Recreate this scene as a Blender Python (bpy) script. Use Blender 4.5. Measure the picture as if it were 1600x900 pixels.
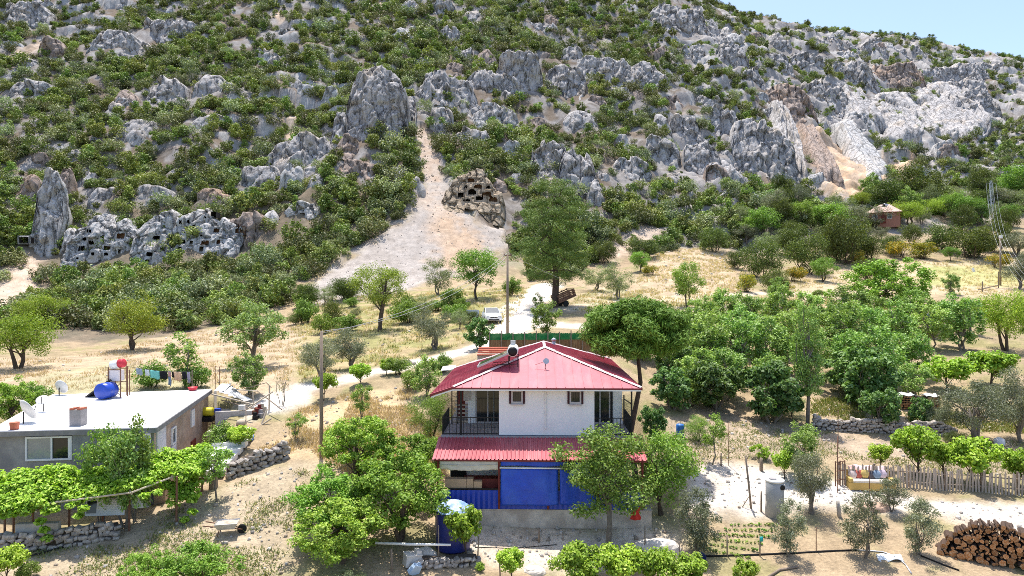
import bpy, math, random
import numpy as np
from mathutils import Vector, Matrix, Euler

for _o in list(bpy.data.objects):
    bpy.data.objects.remove(_o)
SC = bpy.context.scene
COL = SC.collection
R_ = math.radians
random.seed(7)
NR = np.random.RandomState(7)

# ------------------------------------------------------------------ camera, sky, sun, exposure
F = 1067.0                       # focal length in photograph pixels (1600 wide)
HOR = 446.0                      # row of the horizon
CZ = 10.9                        # eye height above the house yard
cam_d = bpy.data.cameras.new('camera')
cam_d.sensor_width = 36.0
cam_d.lens = 36.0 * F / 1600.0
cam_d.clip_start = 0.5
cam_d.clip_end = 5000
cam = bpy.data.objects.new('camera', cam_d)
COL.objects.link(cam)
cam.location = (0, 0, CZ)
cam.rotation_euler = (R_(90) - math.atan((450 - HOR) / F), 0, 0)
SC.camera = cam

SUN_EL, SUN_AZ = R_(73.5), R_(-14)          # azimuth measured from +Y towards +X: behind the house, a little left
sun_dir = Vector((math.cos(SUN_EL) * math.sin(SUN_AZ), math.cos(SUN_EL) * math.cos(SUN_AZ), math.sin(SUN_EL)))
world = bpy.data.worlds.new('World')
SC.world = world
world.use_nodes = True
_nt = world.node_tree
_bg = _nt.nodes['Background']
_sky = _nt.nodes.new('ShaderNodeTexSky')
_sky.sky_type = 'NISHITA'
_sky.sun_disc = False
_sky.sun_elevation = SUN_EL
_sky.sun_rotation = SUN_AZ
_sky.altitude = 600
_sky.air_density = 1.0
_sky.dust_density = 2.6
_sky.ozone_density = 1.0
_nt.links.new(_sky.outputs[0], _bg.inputs[0])
_bg.inputs[1].default_value = 0.15
sun_d = bpy.data.lights.new('sun', 'SUN')
sun_d.energy = 3.9
sun_d.angle = R_(0.5)
sun_d.color = (1.0, 0.95, 0.87)
sun = bpy.data.objects.new('sun', sun_d)
COL.objects.link(sun)
sun.rotation_euler = sun_dir.to_track_quat('Z', 'Y').to_euler()
sun.location = (0, 0, 200)
SC.view_settings.view_transform = 'Standard'
SC.view_settings.look = 'None'
SC.view_settings.gamma = 1.0
SC.view_settings.use_curve_mapping = False
SC.view_settings.exposure = 0.8
SC.render.engine = 'CYCLES'
SC.cycles.max_bounces = 5
SC.cycles.diffuse_bounces = 3
SC.cycles.glossy_bounces = 2
SC.cycles.transmission_bounces = 4
SC.cycles.transparent_max_bounces = 6
SC.cycles.use_denoising = False
SC.cycles.filter_width = 0.9
SC.cycles.sample_clamp_indirect = 4

# ------------------------------------------------------------------ noise
def _hash(ix, iy, iz, seed):
    with np.errstate(over='ignore'):
        h = (ix.astype(np.uint32) * np.uint32(0x9E3779B1)) ^ (iy.astype(np.uint32) * np.uint32(0x85EBCA77)) ^ (iz.astype(np.uint32) * np.uint32(0xC2B2AE3D))
        h = h + np.uint32((seed * 0x27D4EB2F) & 0xFFFFFFFF)
        h ^= h >> np.uint32(15); h *= np.uint32(0x2C1B3C6D)
        h ^= h >> np.uint32(12); h *= np.uint32(0x297A2D39)
        h ^= h >> np.uint32(15)
    return h.astype(np.float64) / 4294967296.0

def vn(x, y, z=0.0, seed=0):
    x, y, z = np.broadcast_arrays(np.asarray(x, float), np.asarray(y, float), np.asarray(z, float))
    xi, yi, zi = np.floor(x), np.floor(y), np.floor(z)
    fx, fy, fz = x - xi, y - yi, z - zi
    fx = fx * fx * (3 - 2 * fx); fy = fy * fy * (3 - 2 * fy); fz = fz * fz * (3 - 2 * fz)
    xi = xi.astype(np.int64); yi = yi.astype(np.int64); zi = zi.astype(np.int64)
    r = 0
    for a in (0, 1):
        for b in (0, 1):
            for c in (0, 1):
                w = (fx if a else 1 - fx) * (fy if b else 1 - fy) * (fz if c else 1 - fz)
                r = r + w * _hash(xi + a, yi + b, zi + c, seed)
    return r

def fbm(x, y, z=0.0, octv=4, seed=0, gain=0.5):
    s, a, t = 0, 1.0, 0
    for o in range(octv):
        s = s + a * vn(np.asarray(x) * 2 ** o, np.asarray(y) * 2 ** o, np.asarray(z) * 2 ** o, seed + o * 17)
        t += a; a *= gain
    return s / t            # 0..1

def cells(x, y, z, seed=0):
    """random value of the nearest jittered lattice seed, and how close its border is (blocky fractures)"""
    x, y, z = np.broadcast_arrays(np.asarray(x, float), np.asarray(y, float), np.asarray(z, float))
    xi, yi, zi = (np.floor(a).astype(np.int64) for a in (x, y, z))
    b1 = np.full(x.shape, 9.0); b2 = np.full(x.shape, 9.0); val = np.zeros(x.shape)
    for a in (-1, 0, 1):
        for b in (-1, 0, 1):
            for c in (-1, 0, 1):
                i, j, k = xi + a, yi + b, zi + c
                h = _hash(i, j, k, seed)
                h2 = (h * 7919.0) % 1.0; h3 = (h * 104729.0) % 1.0
                d = (i + h - x) ** 2 + (j + h2 - y) ** 2 + (k + h3 - z) ** 2
                n = d < b1
                b2 = np.where(n, b1, np.minimum(b2, d)); val = np.where(n, (h * 1299709.0) % 1.0, val); b1 = np.where(n, d, b1)
    return val, np.sqrt(b2) - np.sqrt(b1)

def sstep(a, b, x):
    t = np.clip((x - a) / (b - a), 0, 1)
    return t * t * (3 - 2 * t)

# ------------------------------------------------------------------ terrain height
def W(px, py, D):
    return Vector(((px - 800) / F * D, D, CZ - (py - HOR) / F * D))

CP = [  # (px, py, distance) read from the photograph: points on the ground and how far away they are
 (-300,900,24),(0,900,26),(150,900,26),(300,900,26),(450,900,26.2),(600,900,26.3),(740,900,26.8),(850,900,26.8),(1000,900,26.8),(1150,900,26.8),(1300,900,26.8),(1450,900,26.8),(1600,900,26.8),(1900,900,26.8),
 (100,850,28.2),(250,850,28),(400,830,29),(520,800,30.5),(620,790,31),(420,780,31),(440,720,34.5),(420,690,37),(560,650,40),(600,590,47),(500,700,36.5),
 (0,790,31),(150,790,31),(250,790,31.2),(340,745,33),(335,690,37.5),(390,660,40),(400,625,43),
 (740,835,29.9),(850,835,29.9),(950,835,29.9),(1050,830,29.9),
 (670,740,33.5),(690,690,36.5),(650,650,40),(700,575,50),
 (1085,760,33.5),(1200,760,33.8),(1200,820,30.6),(1330,790,32),(1400,840,29.6),(1600,790,32.6),(1450,760,34.4),(1600,770,34),(1320,760,34.2),(1500,860,28.6),(1100,700,38.5),(1200,690,39.5),(1350,700,39.5),(1500,690,41),(1600,680,41.5),(1900,700,40),
 (1100,660,43),(1050,640,45),(1010,600,50),(1380,672,43),(1250,660,43.5),(1380,645,44.8),(1400,590,52),(1400,540,62),(1400,500,75),(1250,540,60),(1250,500,73),(1150,540,58),(1100,500,70),(1550,600,50),(1570,545,62),(1600,500,75),(1480,475,88),(1400,450,100),(1500,430,112),(1600,430,112),(1900,430,105),(1900,560,58),
 (945,555,50),(850,550,50),(765,560,50),(720,553,56),(800,515,61),(768,506,69),(830,472,80),(867,478,77),(885,478,79),(1000,500,70),(1050,470,88),(1100,440,100),(1200,455,97),(1250,430,112),(950,465,86),
 (620,560,55),(678,545,60),(590,518,70),(520,545,62),(450,575,54),(700,500,76),(740,465,88),(650,480,86),(560,480,90),
 (200,607,45),(100,612,45),(320,605,45),(30,575,58),(205,545,70),(330,560,62),(60,520,80),(-250,575,55),(-250,500,85),(120,535,76),(300,517,84),(400,500,88),(450,470,98),
 (0,480,106),(50,430,120),(-250,420,120),(200,450,110),(300,450,110),(230,415,125),(120,415,126),(330,410,126),(420,400,124),(500,440,108),(560,455,104),(640,435,112),(720,420,118),(790,400,124),(850,400,126),(640,370,126),(600,330,134),(660,280,147),(745,318,141),(800,330,140),(700,340,133),
 (850,330,142),(950,390,130),(1000,400,128),(1050,400,120),(1000,330,152),(1100,350,150),(1200,370,142),(1300,400,130),(1400,400,128),(1500,380,138),(1600,380,138),(1900,370,138),(1380,350,166),(1220,310,178),(1300,300,192),(1390,285,222),(1450,320,190),(1550,300,205),(1600,250,250),(1900,240,260),(1500,225,285),(1570,170,330),(1600,200,300),
 (0,330,142),(-250,330,142),(200,320,140),(330,320,140),(450,320,138),(560,290,144),(0,250,158),(300,250,157),(450,250,157),(580,215,162),(850,250,165),(1000,250,176),(1150,250,192),(1250,230,215),
 (0,150,192),(-250,150,192),(300,150,188),(600,150,188),(850,150,200),(1100,150,222),(1250,150,255),(1400,150,305),(1500,140,345),
 (0,60,232),(-250,60,232),(300,60,228),(600,60,230),(850,60,240),(1100,50,284),(1250,80,310),(1400,90,360),
 (0,0,262),(300,0,262),(600,0,262),(850,0,270),(1060,6,312),(1110,20,330),(1180,38,345),(1250,52,362),(1330,57,395),(1400,62,430),(1480,92,455),(1600,106,500),(1900,150,560),(1700,112,520),
 (0,-150,345),(-400,-100,330),(300,-150,345),(600,-140,350),(800,-110,370),(960,-50,390),
 (-400,300,150),(-600,600,60),(-700,900,24),(2300,600,50),(2300,300,200),(2300,900,26),
]
_P = np.array([list(W(*c)) for c in CP])
_EX = np.array([   # behind the camera, off to the sides, behind the ridge
 (0,0,-3.0),(-40,0,-3.0),(40,0,-3.0),(0,-60,-9),(-90,-60,-9),(90,-60,-9),(0,-150,-16),(-200,-150,-16),(200,-150,-16),
 (160,470,150),(260,560,150),(60,520,185),(-150,520,230),(-350,480,230),(420,700,150),(0,800,200),(-400,800,220),(500,400,100),(-330,260,90),(-330,160,35),(-300,90,8),(420,260,50),(400,120,18),(700,800,150)])
_P = np.vstack([_P, _EX])
_C = 4.0
def _phi(d2):
    return np.sqrt(d2 + _C * _C)
_n = len(_P)
_A = np.zeros((_n + 3, _n + 3))
_d2 = ((_P[:, None, :2] - _P[None, :, :2]) ** 2).sum(-1)
_A[:_n, :_n] = _phi(_d2) - np.eye(_n) * 1.2
_A[:_n, _n] = 1; _A[:_n, _n + 1:] = _P[:, :2]
_A[_n:, :_n] = _A[:_n, _n:].T
_w = np.linalg.lstsq(_A, np.concatenate([_P[:, 2], np.zeros(3)]), rcond=None)[0]

def hbase(x, y):
    x = np.asarray(x, float).ravel(); y = np.asarray(y, float).ravel()
    out = np.empty(len(x))
    for i in range(0, len(x), 20000):
        xs, ys = x[i:i + 20000], y[i:i + 20000]
        d2 = (xs[:, None] - _P[None, :, 0]) ** 2 + (ys[:, None] - _P[None, :, 1]) ** 2
        out[i:i + 20000] = _phi(d2) @ _w[:_n] + _w[_n] + xs * _w[_n + 1] + ys * _w[_n + 2]
    return out

PADS = []   # (cx, cy, half x, half y, rot, z, soft): level ground cut for buildings
def inpoly(x, y, poly):
    n = len(poly); c = np.zeros(len(x), bool); j = n - 1
    for i in range(n):
        xi, yi = poly[i]; xj, yj = poly[j]
        if yi != yj:
            m = ((yi > y) != (yj > y)) & (x < (xj - xi) * (y - yi) / (yj - yi) + xi)
            c ^= m
        j = i
    return c

HILLPOLY = {}
def rough(x, y):
    # how broken the ground is: 0 in the fields, 1 on the mountain, smooth on the scree
    m = sstep(108, 136, y - 0.45 * np.maximum(x - 14, 0))
    for k in ('scree', 'chute'):
        if k in HILLPOLY:
            m = np.where(inpoly(x, y, HILLPOLY[k]), m * 0.12, m)
    return m

def terrace(x, y, z, r):
    # broken limestone bands: the slope climbs in ragged steps, most of all towards the right
    P = 7.5
    k = z / P + 1.6 * fbm(x / 26, y / 26, 0, 3, 131) + .62 * fbm(x / 5, y / 5, 0, 3, 133) + .22 * vn(x / 1.7, y / 1.7, 0, 5)
    f = k - np.floor(k)
    s = sstep(.40, .60, f) - f
    px = 800 + x / np.maximum(y, 1) * F
    a = sstep(.44, .62, fbm(x / 30, y / 30, 0, 3, 137) - .09 + .15 * sstep(850, 1150, px)) * r
    z = z + s * P * .5 * a
    # on the right the beds dip to the lower right in long slanting ribs
    u = (x * .80 + y * .60) / 13.0 + .9 * (fbm(x / 14, y / 14, 0, 3, 141) - .5); w = (x * .60 - y * .80) / 60.0
    rib = 1 - np.abs(2 * fbm(u, w, 0, 3, 143) - 1)
    blk = fbm(x / 2.4, y / 2.4, z / 5, 3, 147) - .5
    rr = r * sstep(930, 1180, px)
    return z + rr * ((rib - .7) * 9.0 + blk * 2.2)

def hz(x, y):
    x = np.atleast_1d(np.asarray(x, float)).ravel(); y = np.atleast_1d(np.asarray(y, float)).ravel()
    z = hbase(x, y)
    for (cx, cy, hx, hy, rot, pz, soft) in PADS:
        c, s = math.cos(rot), math.sin(rot)
        lx = (x - cx) * c + (y - cy) * s; ly = -(x - cx) * s + (y - cy) * c
        d = np.maximum(np.maximum(np.abs(lx) - hx, np.abs(ly) - hy), 0)
        m = 1 - sstep(0, soft, d)
        z = z * (1 - m) + pz * m
    r = rough(x, y)
    z = terrace(x, y, z, r)
    z = z + (fbm(x * .35, y * .35, 0, 3, 5) - .5) * .22
    rid = 1 - np.abs(2 * fbm(x / 16, y / 26, 0, 4, 9) - 1)
    z = z + r * ((rid - .72) * 6.0 + (fbm(x / 4.5, y / 7, 0, 3, 21) - .5) * 2.2)
    return z

def G(px, py, d0=18.0, d1=620.0):
    D = np.concatenate([np.arange(d0, 90, .35), np.arange(90, d1, 1.2)])
    x = (px - 800) / F * D
    zr = CZ - (py - HOR) / F * D
    h = hz(x, D) - zr
    i = int(np.argmax(h > 0))
    if i == 0 or not h[i] > 0:
        i = len(D) - 1
    a, b = h[i - 1], h[i]
    t = 0 if b == a else -a / (b - a)
    d = D[i - 1] + (D[i] - D[i - 1]) * min(max(t, 0), 1)
    return W(px, py, d)

def gz(x, y):
    return float(hz([x], [y])[0])

HX, HY, HROT = 1.60, 31.4, R_(-1.6)      # the red-roofed house: middle of its front eave
PADS.append((1.6, 37.2, 5.2, 6.6, HROT, 0.35, 1.6))
PADS.append((-20.6, 36.0, 3.2, 4.8, R_(12), 0.8, 1.5))
HILLPOLY['scree'] = [tuple(G(*p)[:2]) for p in [(485,442),(520,415),(580,375),(630,335),(655,300),(662,272),(690,278),(720,305),(752,345),(790,372),(795,398),(740,425),(660,445),(560,470),(480,480)]]
HILLPOLY['chute'] = [tuple(G(*p)[:2]) for p in [(662,285),(655,240),(648,200),(660,190),(675,220),(688,250),(688,285)]]

def proj(x, y, z):
    x = np.asarray(x, float); y = np.asarray(y, float); z = np.asarray(z, float)
    yy = np.maximum(y, .1)
    return 800 + x / yy * F, HOR - (z - CZ) / yy * F

# ------------------------------------------------------------------ mesh helpers
def link(o, parent=None):
    COL.objects.link(o)
    if parent is not None:
        o.parent = parent
    return o

def np_mesh(name, V, Q, mats, col=None, smooth=False, T=None, mi=None):
    """V (n,3); Q (m,4) quads; T (k,3) triangles"""
    V = np.asarray(V, np.float32)
    me = bpy.data.meshes.new(name)
    Q = np.zeros((0, 4), np.int32) if Q is None else np.asarray(Q, np.int32)
    T = np.zeros((0, 3), np.int32) if T is None else np.asarray(T, np.int32)
    me.vertices.add(len(V)); me.vertices.foreach_set('co', V.ravel())
    nl = Q.size + T.size
    me.loops.add(nl); me.loops.foreach_set('vertex_index', np.concatenate([Q.ravel(), T.ravel()]).astype(np.int32))
    npoly = len(Q) + len(T)
    me.polygons.add(npoly)
    st = np.concatenate([np.arange(len(Q)) * 4, len(Q) * 4 + np.arange(len(T)) * 3]).astype(np.int32)
    me.polygons.foreach_set('loop_start', st)
    if smooth:
        me.polygons.foreach_set('use_smooth', np.ones(npoly, bool))
    if mi is not None:
        me.polygons.foreach_set('material_index', np.asarray(mi, np.int32))
    for m in (mats if isinstance(mats, (list, tuple)) else [mats]):
        me.materials.append(m)
    if col is not None:
        a = me.attributes.new('Col', 'FLOAT_COLOR', 'POINT')
        c = np.ones((len(V), 4), np.float32); c[:, :3] = col
        a.data.foreach_set('color', c.ravel())
    me.update(calc_edges=True)
    me.validate()
    return me

class MB:
    def __init__(s):
        s.v = []; s.f = []; s.mi = []
    def add(s, vs, fs, m=0, M=None):
        b = len(s.v)
        s.v += [tuple(M @ Vector(v)) if M is not None else tuple(v) for v in vs]
        s.f += [tuple(b + i for i in f) for f in fs]
        s.mi += [m] * len(fs)
        return s
    def box(s, c, size, rz=0, m=0, M=None, taper=1.0):
        x, y, z = size[0] / 2, size[1] / 2, size[2] / 2
        t = taper
        vs = [(-x, -y, -z), (x, -y, -z), (x, y, -z), (-x, y, -z), (-x * t, -y * t, z), (x * t, -y * t, z), (x * t, y * t, z), (-x * t, y * t, z)]
        L = Matrix.Translation(c) @ Matrix.Rotation(rz, 4, 'Z')
        if M is not None: L = L @ M
        return s.add(vs, [(0, 3, 2, 1), (4, 5, 6, 7), (0, 1, 5, 4), (1, 2, 6, 5), (2, 3, 7, 6), (3, 0, 4, 7)], m, L)
    def bar(s, a, b, w, h=None, m=0):
        a, b = Vector(a), Vector(b)
        h = h or w
        d = (b - a); L = d.length
        q = d.to_track_quat('Z', 'Y').to_matrix().to_4x4()
        return s.box((0, 0, 0), (w, h, L), 0, m, None) if L == 0 else s.add(
            [(-w/2, -h/2, 0), (w/2, -h/2, 0), (w/2, h/2, 0), (-w/2, h/2, 0), (-w/2, -h/2, L), (w/2, -h/2, L), (w/2, h/2, L), (-w/2, h/2, L)],
            [(0, 3, 2, 1), (4, 5, 6, 7), (0, 1, 5, 4), (1, 2, 6, 5), (2, 3, 7, 6), (3, 0, 4, 7)], m, Matrix.Translation(a) @ q)
    def tube(s, pts, rad, n=6, m=0, cap=True):
        pts = [Vector(p) for p in pts]
        if not isinstance(rad, (list, tuple)): rad = [rad] * len(pts)
        b = len(s.v); k = len(pts)
        up = None
        for i, p in enumerate(pts):
            d = (pts[min(i + 1, k - 1)] - pts[max(i - 1, 0)])
            if d.length < 1e-6: d = Vector((0, 0, 1))
            d.normalize()
            if up is None:
                up = Vector((1, 0, 0)) if abs(d.x) < .8 else Vector((0, 1, 0))
            a = (up - d * up.dot(d)).normalized(); up = a
            c = d.cross(a)
            for j in range(n):
                t = 2 * math.pi * j / n
                s.v.append(tuple(p + (a * math.cos(t) + c * math.sin(t)) * rad[i]))
        for i in range(k - 1):
            for j in range(n):
                j2 = (j + 1) % n
                s.f.append((b + i * n + j, b + i * n + j2, b + (i + 1) * n + j2, b + (i + 1) * n + j)); s.mi.append(m)
        if cap:
            s.f.append(tuple(b + j for j in range(n))[::-1]); s.mi.append(m)
            s.f.append(tuple(b + (k - 1) * n + j for j in range(n))); s.mi.append(m)
        return s
    def lathe(s, prof, n=20, c=(0, 0, 0), m=0, M=None):
        b = len(s.v)
        L = Matrix.Translation(c)
        if M is not None: L = L @ M
        for (r, z) in prof:
            for j in range(n):
                t = 2 * math.pi * j / n
                s.v.append(tuple(L @ Vector((r * math.cos(t), r * math.sin(t), z))))
        for i in range(len(prof) - 1):
            for j in range(n):
                j2 = (j + 1) % n
                s.f.append((b + i * n + j, b + i * n + j2, b + (i + 1) * n + j2, b + (i + 1) * n + j)); s.mi.append(m)
        s.f.append(tuple(b + j for j in range(n))[::-1]); s.mi.append(m)
        s.f.append(tuple(b + (len(prof) - 1) * n + j for j in range(n))); s.mi.append(m)
        return s
    def prism(s, poly, z0, z1, m=0):
        n = len(poly)
        vs = [(p[0], p[1], z0) for p in poly] + [(p[0], p[1], z1) for p in poly]
        fs = [tuple(range(n))[::-1], tuple(range(n, 2 * n))] + [(i, (i + 1) % n, n + (i + 1) % n, n + i) for i in range(n)]
        return s.add(vs, fs, m)
    def sheet(s, a, b, c, d, nu, nv, fn=None, m=0, thick=0.0):
        """bilinear patch a-b (bottom) d-c (top); fn(u,v)->offset vector"""
        a, b, c, d = map(Vector, (a, b, c, d))
        base = len(s.v)
        nrm = (b - a).cross(d - a).normalized()
        for side in ((0, 1) if thick else (0,)):
            for j in range(nv + 1):
                for i in range(nu + 1):
                    u, v = i / nu, j / nv
                    p = (a * (1 - u) + b * u) * (1 - v) + (d * (1 - u) + c * u) * v
                    if fn: p = p + Vector(fn(u, v))
                    s.v.append(tuple(p - nrm * thick * side))
        N = (nu + 1) * (nv + 1)
        for j in range(nv):
            for i in range(nu):
                k = base + j * (nu + 1) + i
                s.f.append((k, k + 1, k + nu + 2, k + nu + 1)); s.mi.append(m)
                if thick:
                    k2 = k + N
                    s.f.append((k2, k2 + nu + 1, k2 + nu + 2, k2 + 1)); s.mi.append(m)
        if thick:
            rim = [base + i for i in range(nu + 1)] + [base + j * (nu + 1) + nu for j in range(1, nv + 1)] + \
                  [base + nv * (nu + 1) + i for i in range(nu - 1, -1, -1)] + [base + j * (nu + 1) for j in range(nv - 1, 0, -1)]
            for i in range(len(rim)):
                p, q = rim[i], rim[(i + 1) % len(rim)]
                s.f.append((q, p, p + N, q + N)); s.mi.append(m)
        return s
    def mesh(s, name, mats, smooth=False):
        me = bpy.data.meshes.new(name)
        me.from_pydata(s.v, [], s.f)
        for m in (mats if isinstance(mats, (list, tuple)) else [mats]):
            me.materials.append(m)
        me.polygons.foreach_set('material_index', s.mi)
        if smooth:
            me.polygons.foreach_set('use_smooth', [True] * len(s.f))
        me.update()
        return me
    def build(s, name, mats, parent=None, smooth=False):
        return link(bpy.data.objects.new(name, s.mesh(name, mats, smooth)), parent)

def smooth_by_angle(o, deg=40):
    me = o.data
    me.polygons.foreach_set('use_smooth', [True] * len(me.polygons))
    try:
        me.set_sharp_from_angle(angle=R_(deg))
    except Exception:
        pass
    return o

def tag(o, label=None, cat=None, group=None, kind=None):
    if label: o['label'] = label
    if cat: o['category'] = cat
    if group: o['group'] = group
    if kind: o['kind'] = kind
    return o

def empty(name, loc=(0, 0, 0), rz=0, label=None, cat=None, group=None):
    o = bpy.data.objects.new(name, None)
    o.empty_display_size = 0.2
    COL.objects.link(o)
    o.location = loc; o.rotation_euler = (0, 0, rz)
    return tag(o, label, cat, group)

# ------------------------------------------------------------------ materials
MATS = {}
def mat(name, color, rough=.7, var=.18, scale=3.0, bump=.0, bscale=20.0, metal=0.0, spec=.3, color2=None, stretch=None, coords='Object', fac2=(.45, .62), dist=0.02, rnd=0.0, stretch2=None):
    if name in MATS: return MATS[name]
    m = bpy.data.materials.new(name); m.use_nodes = True
    nt = m.node_tree; N = nt.nodes; L = nt.links
    b = N['Principled BSDF']
    b.inputs['Roughness'].default_value = rough
    b.inputs['Metallic'].default_value = metal
    b.inputs['Specular IOR Level'].default_value = spec
    tc = N.new('ShaderNodeTexCoord')
    src = tc.outputs[coords]
    if stretch:
        mp = N.new('ShaderNodeMapping'); mp.inputs['Scale'].default_value = stretch
        L.new(src, mp.inputs['Vector']); src = mp.outputs[0]
    n1 = N.new('ShaderNodeTexNoise'); n1.inputs['Scale'].default_value = scale; n1.inputs['Detail'].default_value = 6; n1.inputs['Roughness'].default_value = .62
    L.new(src, n1.inputs['Vector'])
    r = N.new('ShaderNodeValToRGB')
    lo = [max(0, c * (1 - var)) for c in color]; hi = [min(1, c * (1 + var)) for c in color]
    r.color_ramp.elements[0].position = .3; r.color_ramp.elements[1].position = .7
    r.color_ramp.elements[0].color = (*lo, 1); r.color_ramp.elements[1].color = (*hi, 1)
    L.new(n1.outputs['Fac'], r.inputs[0])
    out = r.outputs[0]
    if color2:
        n2 = N.new('ShaderNodeTexNoise'); n2.inputs['Scale'].default_value = scale * .45; n2.inputs['Detail'].default_value = 5
        s2 = src
        if stretch2:
            mp2 = N.new('ShaderNodeMapping'); mp2.inputs['Scale'].default_value = stretch2; L.new(tc.outputs[coords], mp2.inputs['Vector']); s2 = mp2.outputs[0]
        L.new(s2, n2.inputs['Vector'])
        mr = N.new('ShaderNodeMapRange'); mr.inputs[1].default_value = fac2[0]; mr.inputs[2].default_value = fac2[1]
        L.new(n2.outputs['Fac'], mr.inputs[0])
        mx = N.new('ShaderNodeMix'); mx.data_type = 'RGBA'
        L.new(mr.outputs[0], mx.inputs[0]); L.new(out, mx.inputs[6]); mx.inputs[7].default_value = (*color2, 1)
        out = mx.outputs[2]
    if rnd:                                     # each piece a little lighter or darker than the next
        oi = N.new('ShaderNodeObjectInfo'); hv = N.new('ShaderNodeHueSaturation'); rr = N.new('ShaderNodeMapRange')
        rr.inputs[3].default_value = 1 - rnd; rr.inputs[4].default_value = 1 + rnd
        L.new(oi.outputs['Random'], rr.inputs[0]); L.new(rr.outputs[0], hv.inputs['Value']); L.new(out, hv.inputs['Color']); out = hv.outputs[0]
    L.new(out, b.inputs['Base Color'])
    if bump:
        n3 = N.new('ShaderNodeTexNoise'); n3.inputs['Scale'].default_value = bscale; n3.inputs['Detail'].default_value = 5
        L.new(src, n3.inputs['Vector'])
        bp = N.new('ShaderNodeBump'); bp.inputs['Strength'].default_value = bump; bp.inputs['Distance'].default_value = dist
        L.new(n3.outputs['Fac'], bp.inputs['Height']); L.new(bp.outputs[0], b.inputs['Normal'])
    MATS[name] = m
    return m

def leaf_mat(name, gain=1.0, trans=.27, rough=.55, spec=.25, spread=1.0):
    if name in MATS: return MATS[name]
    m = bpy.data.materials.new(name); m.use_nodes = True
    nt = m.node_tree; N = nt.nodes; L = nt.links
    b = N['Principled BSDF']; out = N['Material Output']
    b.inputs['Roughness'].default_value = rough
    b.inputs['Specular IOR Level'].default_value = spec
    at = N.new('ShaderNodeAttribute'); at.attribute_name = 'Col'
    oi = N.new('ShaderNodeObjectInfo')
    hs = N.new('ShaderNodeHueSaturation')
    m1 = N.new('ShaderNodeMapRange'); m1.inputs[3].default_value = .5 - .018 * spread; m1.inputs[4].default_value = .5 + .015 * spread
    m2 = N.new('ShaderNodeMapRange'); m2.inputs[3].default_value = (1 - .22 * spread) * gain; m2.inputs[4].default_value = (1 + .22 * spread) * gain
    wn = N.new('ShaderNodeTexWhiteNoise'); wn.noise_dimensions = '1D'
    L.new(oi.outputs['Random'], m1.inputs[0]); L.new(oi.outputs['Random'], wn.inputs['W']); L.new(wn.outputs['Value'], m2.inputs[0])
    L.new(m1.outputs[0], hs.inputs['Hue']); L.new(m2.outputs[0], hs.inputs['Value']); L.new(at.outputs['Color'], hs.inputs['Color'])
    L.new(hs.outputs[0], b.inputs['Base Color'])
    tr = N.new('ShaderNodeBsdfTranslucent')
    mu = N.new('ShaderNodeMix'); mu.data_type = 'RGBA'; mu.blend_type = 'MULTIPLY'; mu.inputs[0].default_value = 1
    L.new(hs.outputs[0], mu.inputs[6]); mu.inputs[7].default_value = (1.1, 1.2, .55, 1)
    L.new(mu.outputs[2], tr.inputs['Color'])
    mix = N.new('ShaderNodeMixShader'); mix.inputs[0].default_value = trans
    L.new(b.outputs[0], mix.inputs[1]); L.new(tr.outputs[0], mix.inputs[2]); L.new(mix.outputs[0], out.inputs['Surface'])
    MATS[name] = m
    return m

def terrain_mat():
    m = bpy.data.materials.new('earth'); m.use_nodes = True
    nt = m.node_tree; N = nt.nodes; L = nt.links
    b = N['Principled BSDF']; b.inputs['Roughness'].default_value = .95; b.inputs['Specular IOR Level'].default_value = .1
    at = N.new('ShaderNodeAttribute'); at.attribute_name = 'Col'
    tc = N.new('ShaderNodeTexCoord')
    def noise(sc, det, ro=.6):
        n = N.new('ShaderNodeTexNoise'); n.inputs['Scale'].default_value = sc; n.inputs['Detail'].default_value = det; n.inputs['Roughness'].default_value = ro
        L.new(tc.outputs['Object'], n.inputs['Vector']); return n
    a = noise(.9, 8, .7); c = noise(7, 6, .7)
    mr = N.new('ShaderNodeMapRange'); mr.inputs[1].default_value = .3; mr.inputs[2].default_value = .7; mr.inputs[3].default_value = .72; mr.inputs[4].default_value = 1.25
    L.new(a.outputs['Fac'], mr.inputs[0])
    mr2 = N.new('ShaderNodeMapRange'); mr2.inputs[1].default_value = .3; mr2.inputs[2].default_value = .7; mr2.inputs[3].default_value = .72; mr2.inputs[4].default_value = 1.22
    L.new(c.outputs['Fac'], mr2.inputs[0])
    mu = N.new('ShaderNodeMath'); mu.operation = 'MULTIPLY'; L.new(mr.outputs[0], mu.inputs[0]); L.new(mr2.outputs[0], mu.inputs[1])
    mx = N.new('ShaderNodeVectorMath'); mx.operation = 'SCALE'
    L.new(at.outputs['Color'], mx.inputs[0]); L.new(mu.outputs[0], mx.inputs['Scale'])
    L.new(mx.outputs[0], b.inputs['Base Color'])
    bp = N.new('ShaderNodeBump'); bp.inputs['Strength'].default_value = .7; bp.inputs['Distance'].default_value = .12
    ad = N.new('ShaderNodeMath'); ad.operation = 'ADD'; L.new(a.outputs['Fac'], ad.inputs[0]); L.new(c.outputs['Fac'], ad.inputs[1])
    L.new(ad.outputs[0], bp.inputs['Height']); L.new(bp.outputs[0], b.inputs['Normal'])
    return m

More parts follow.
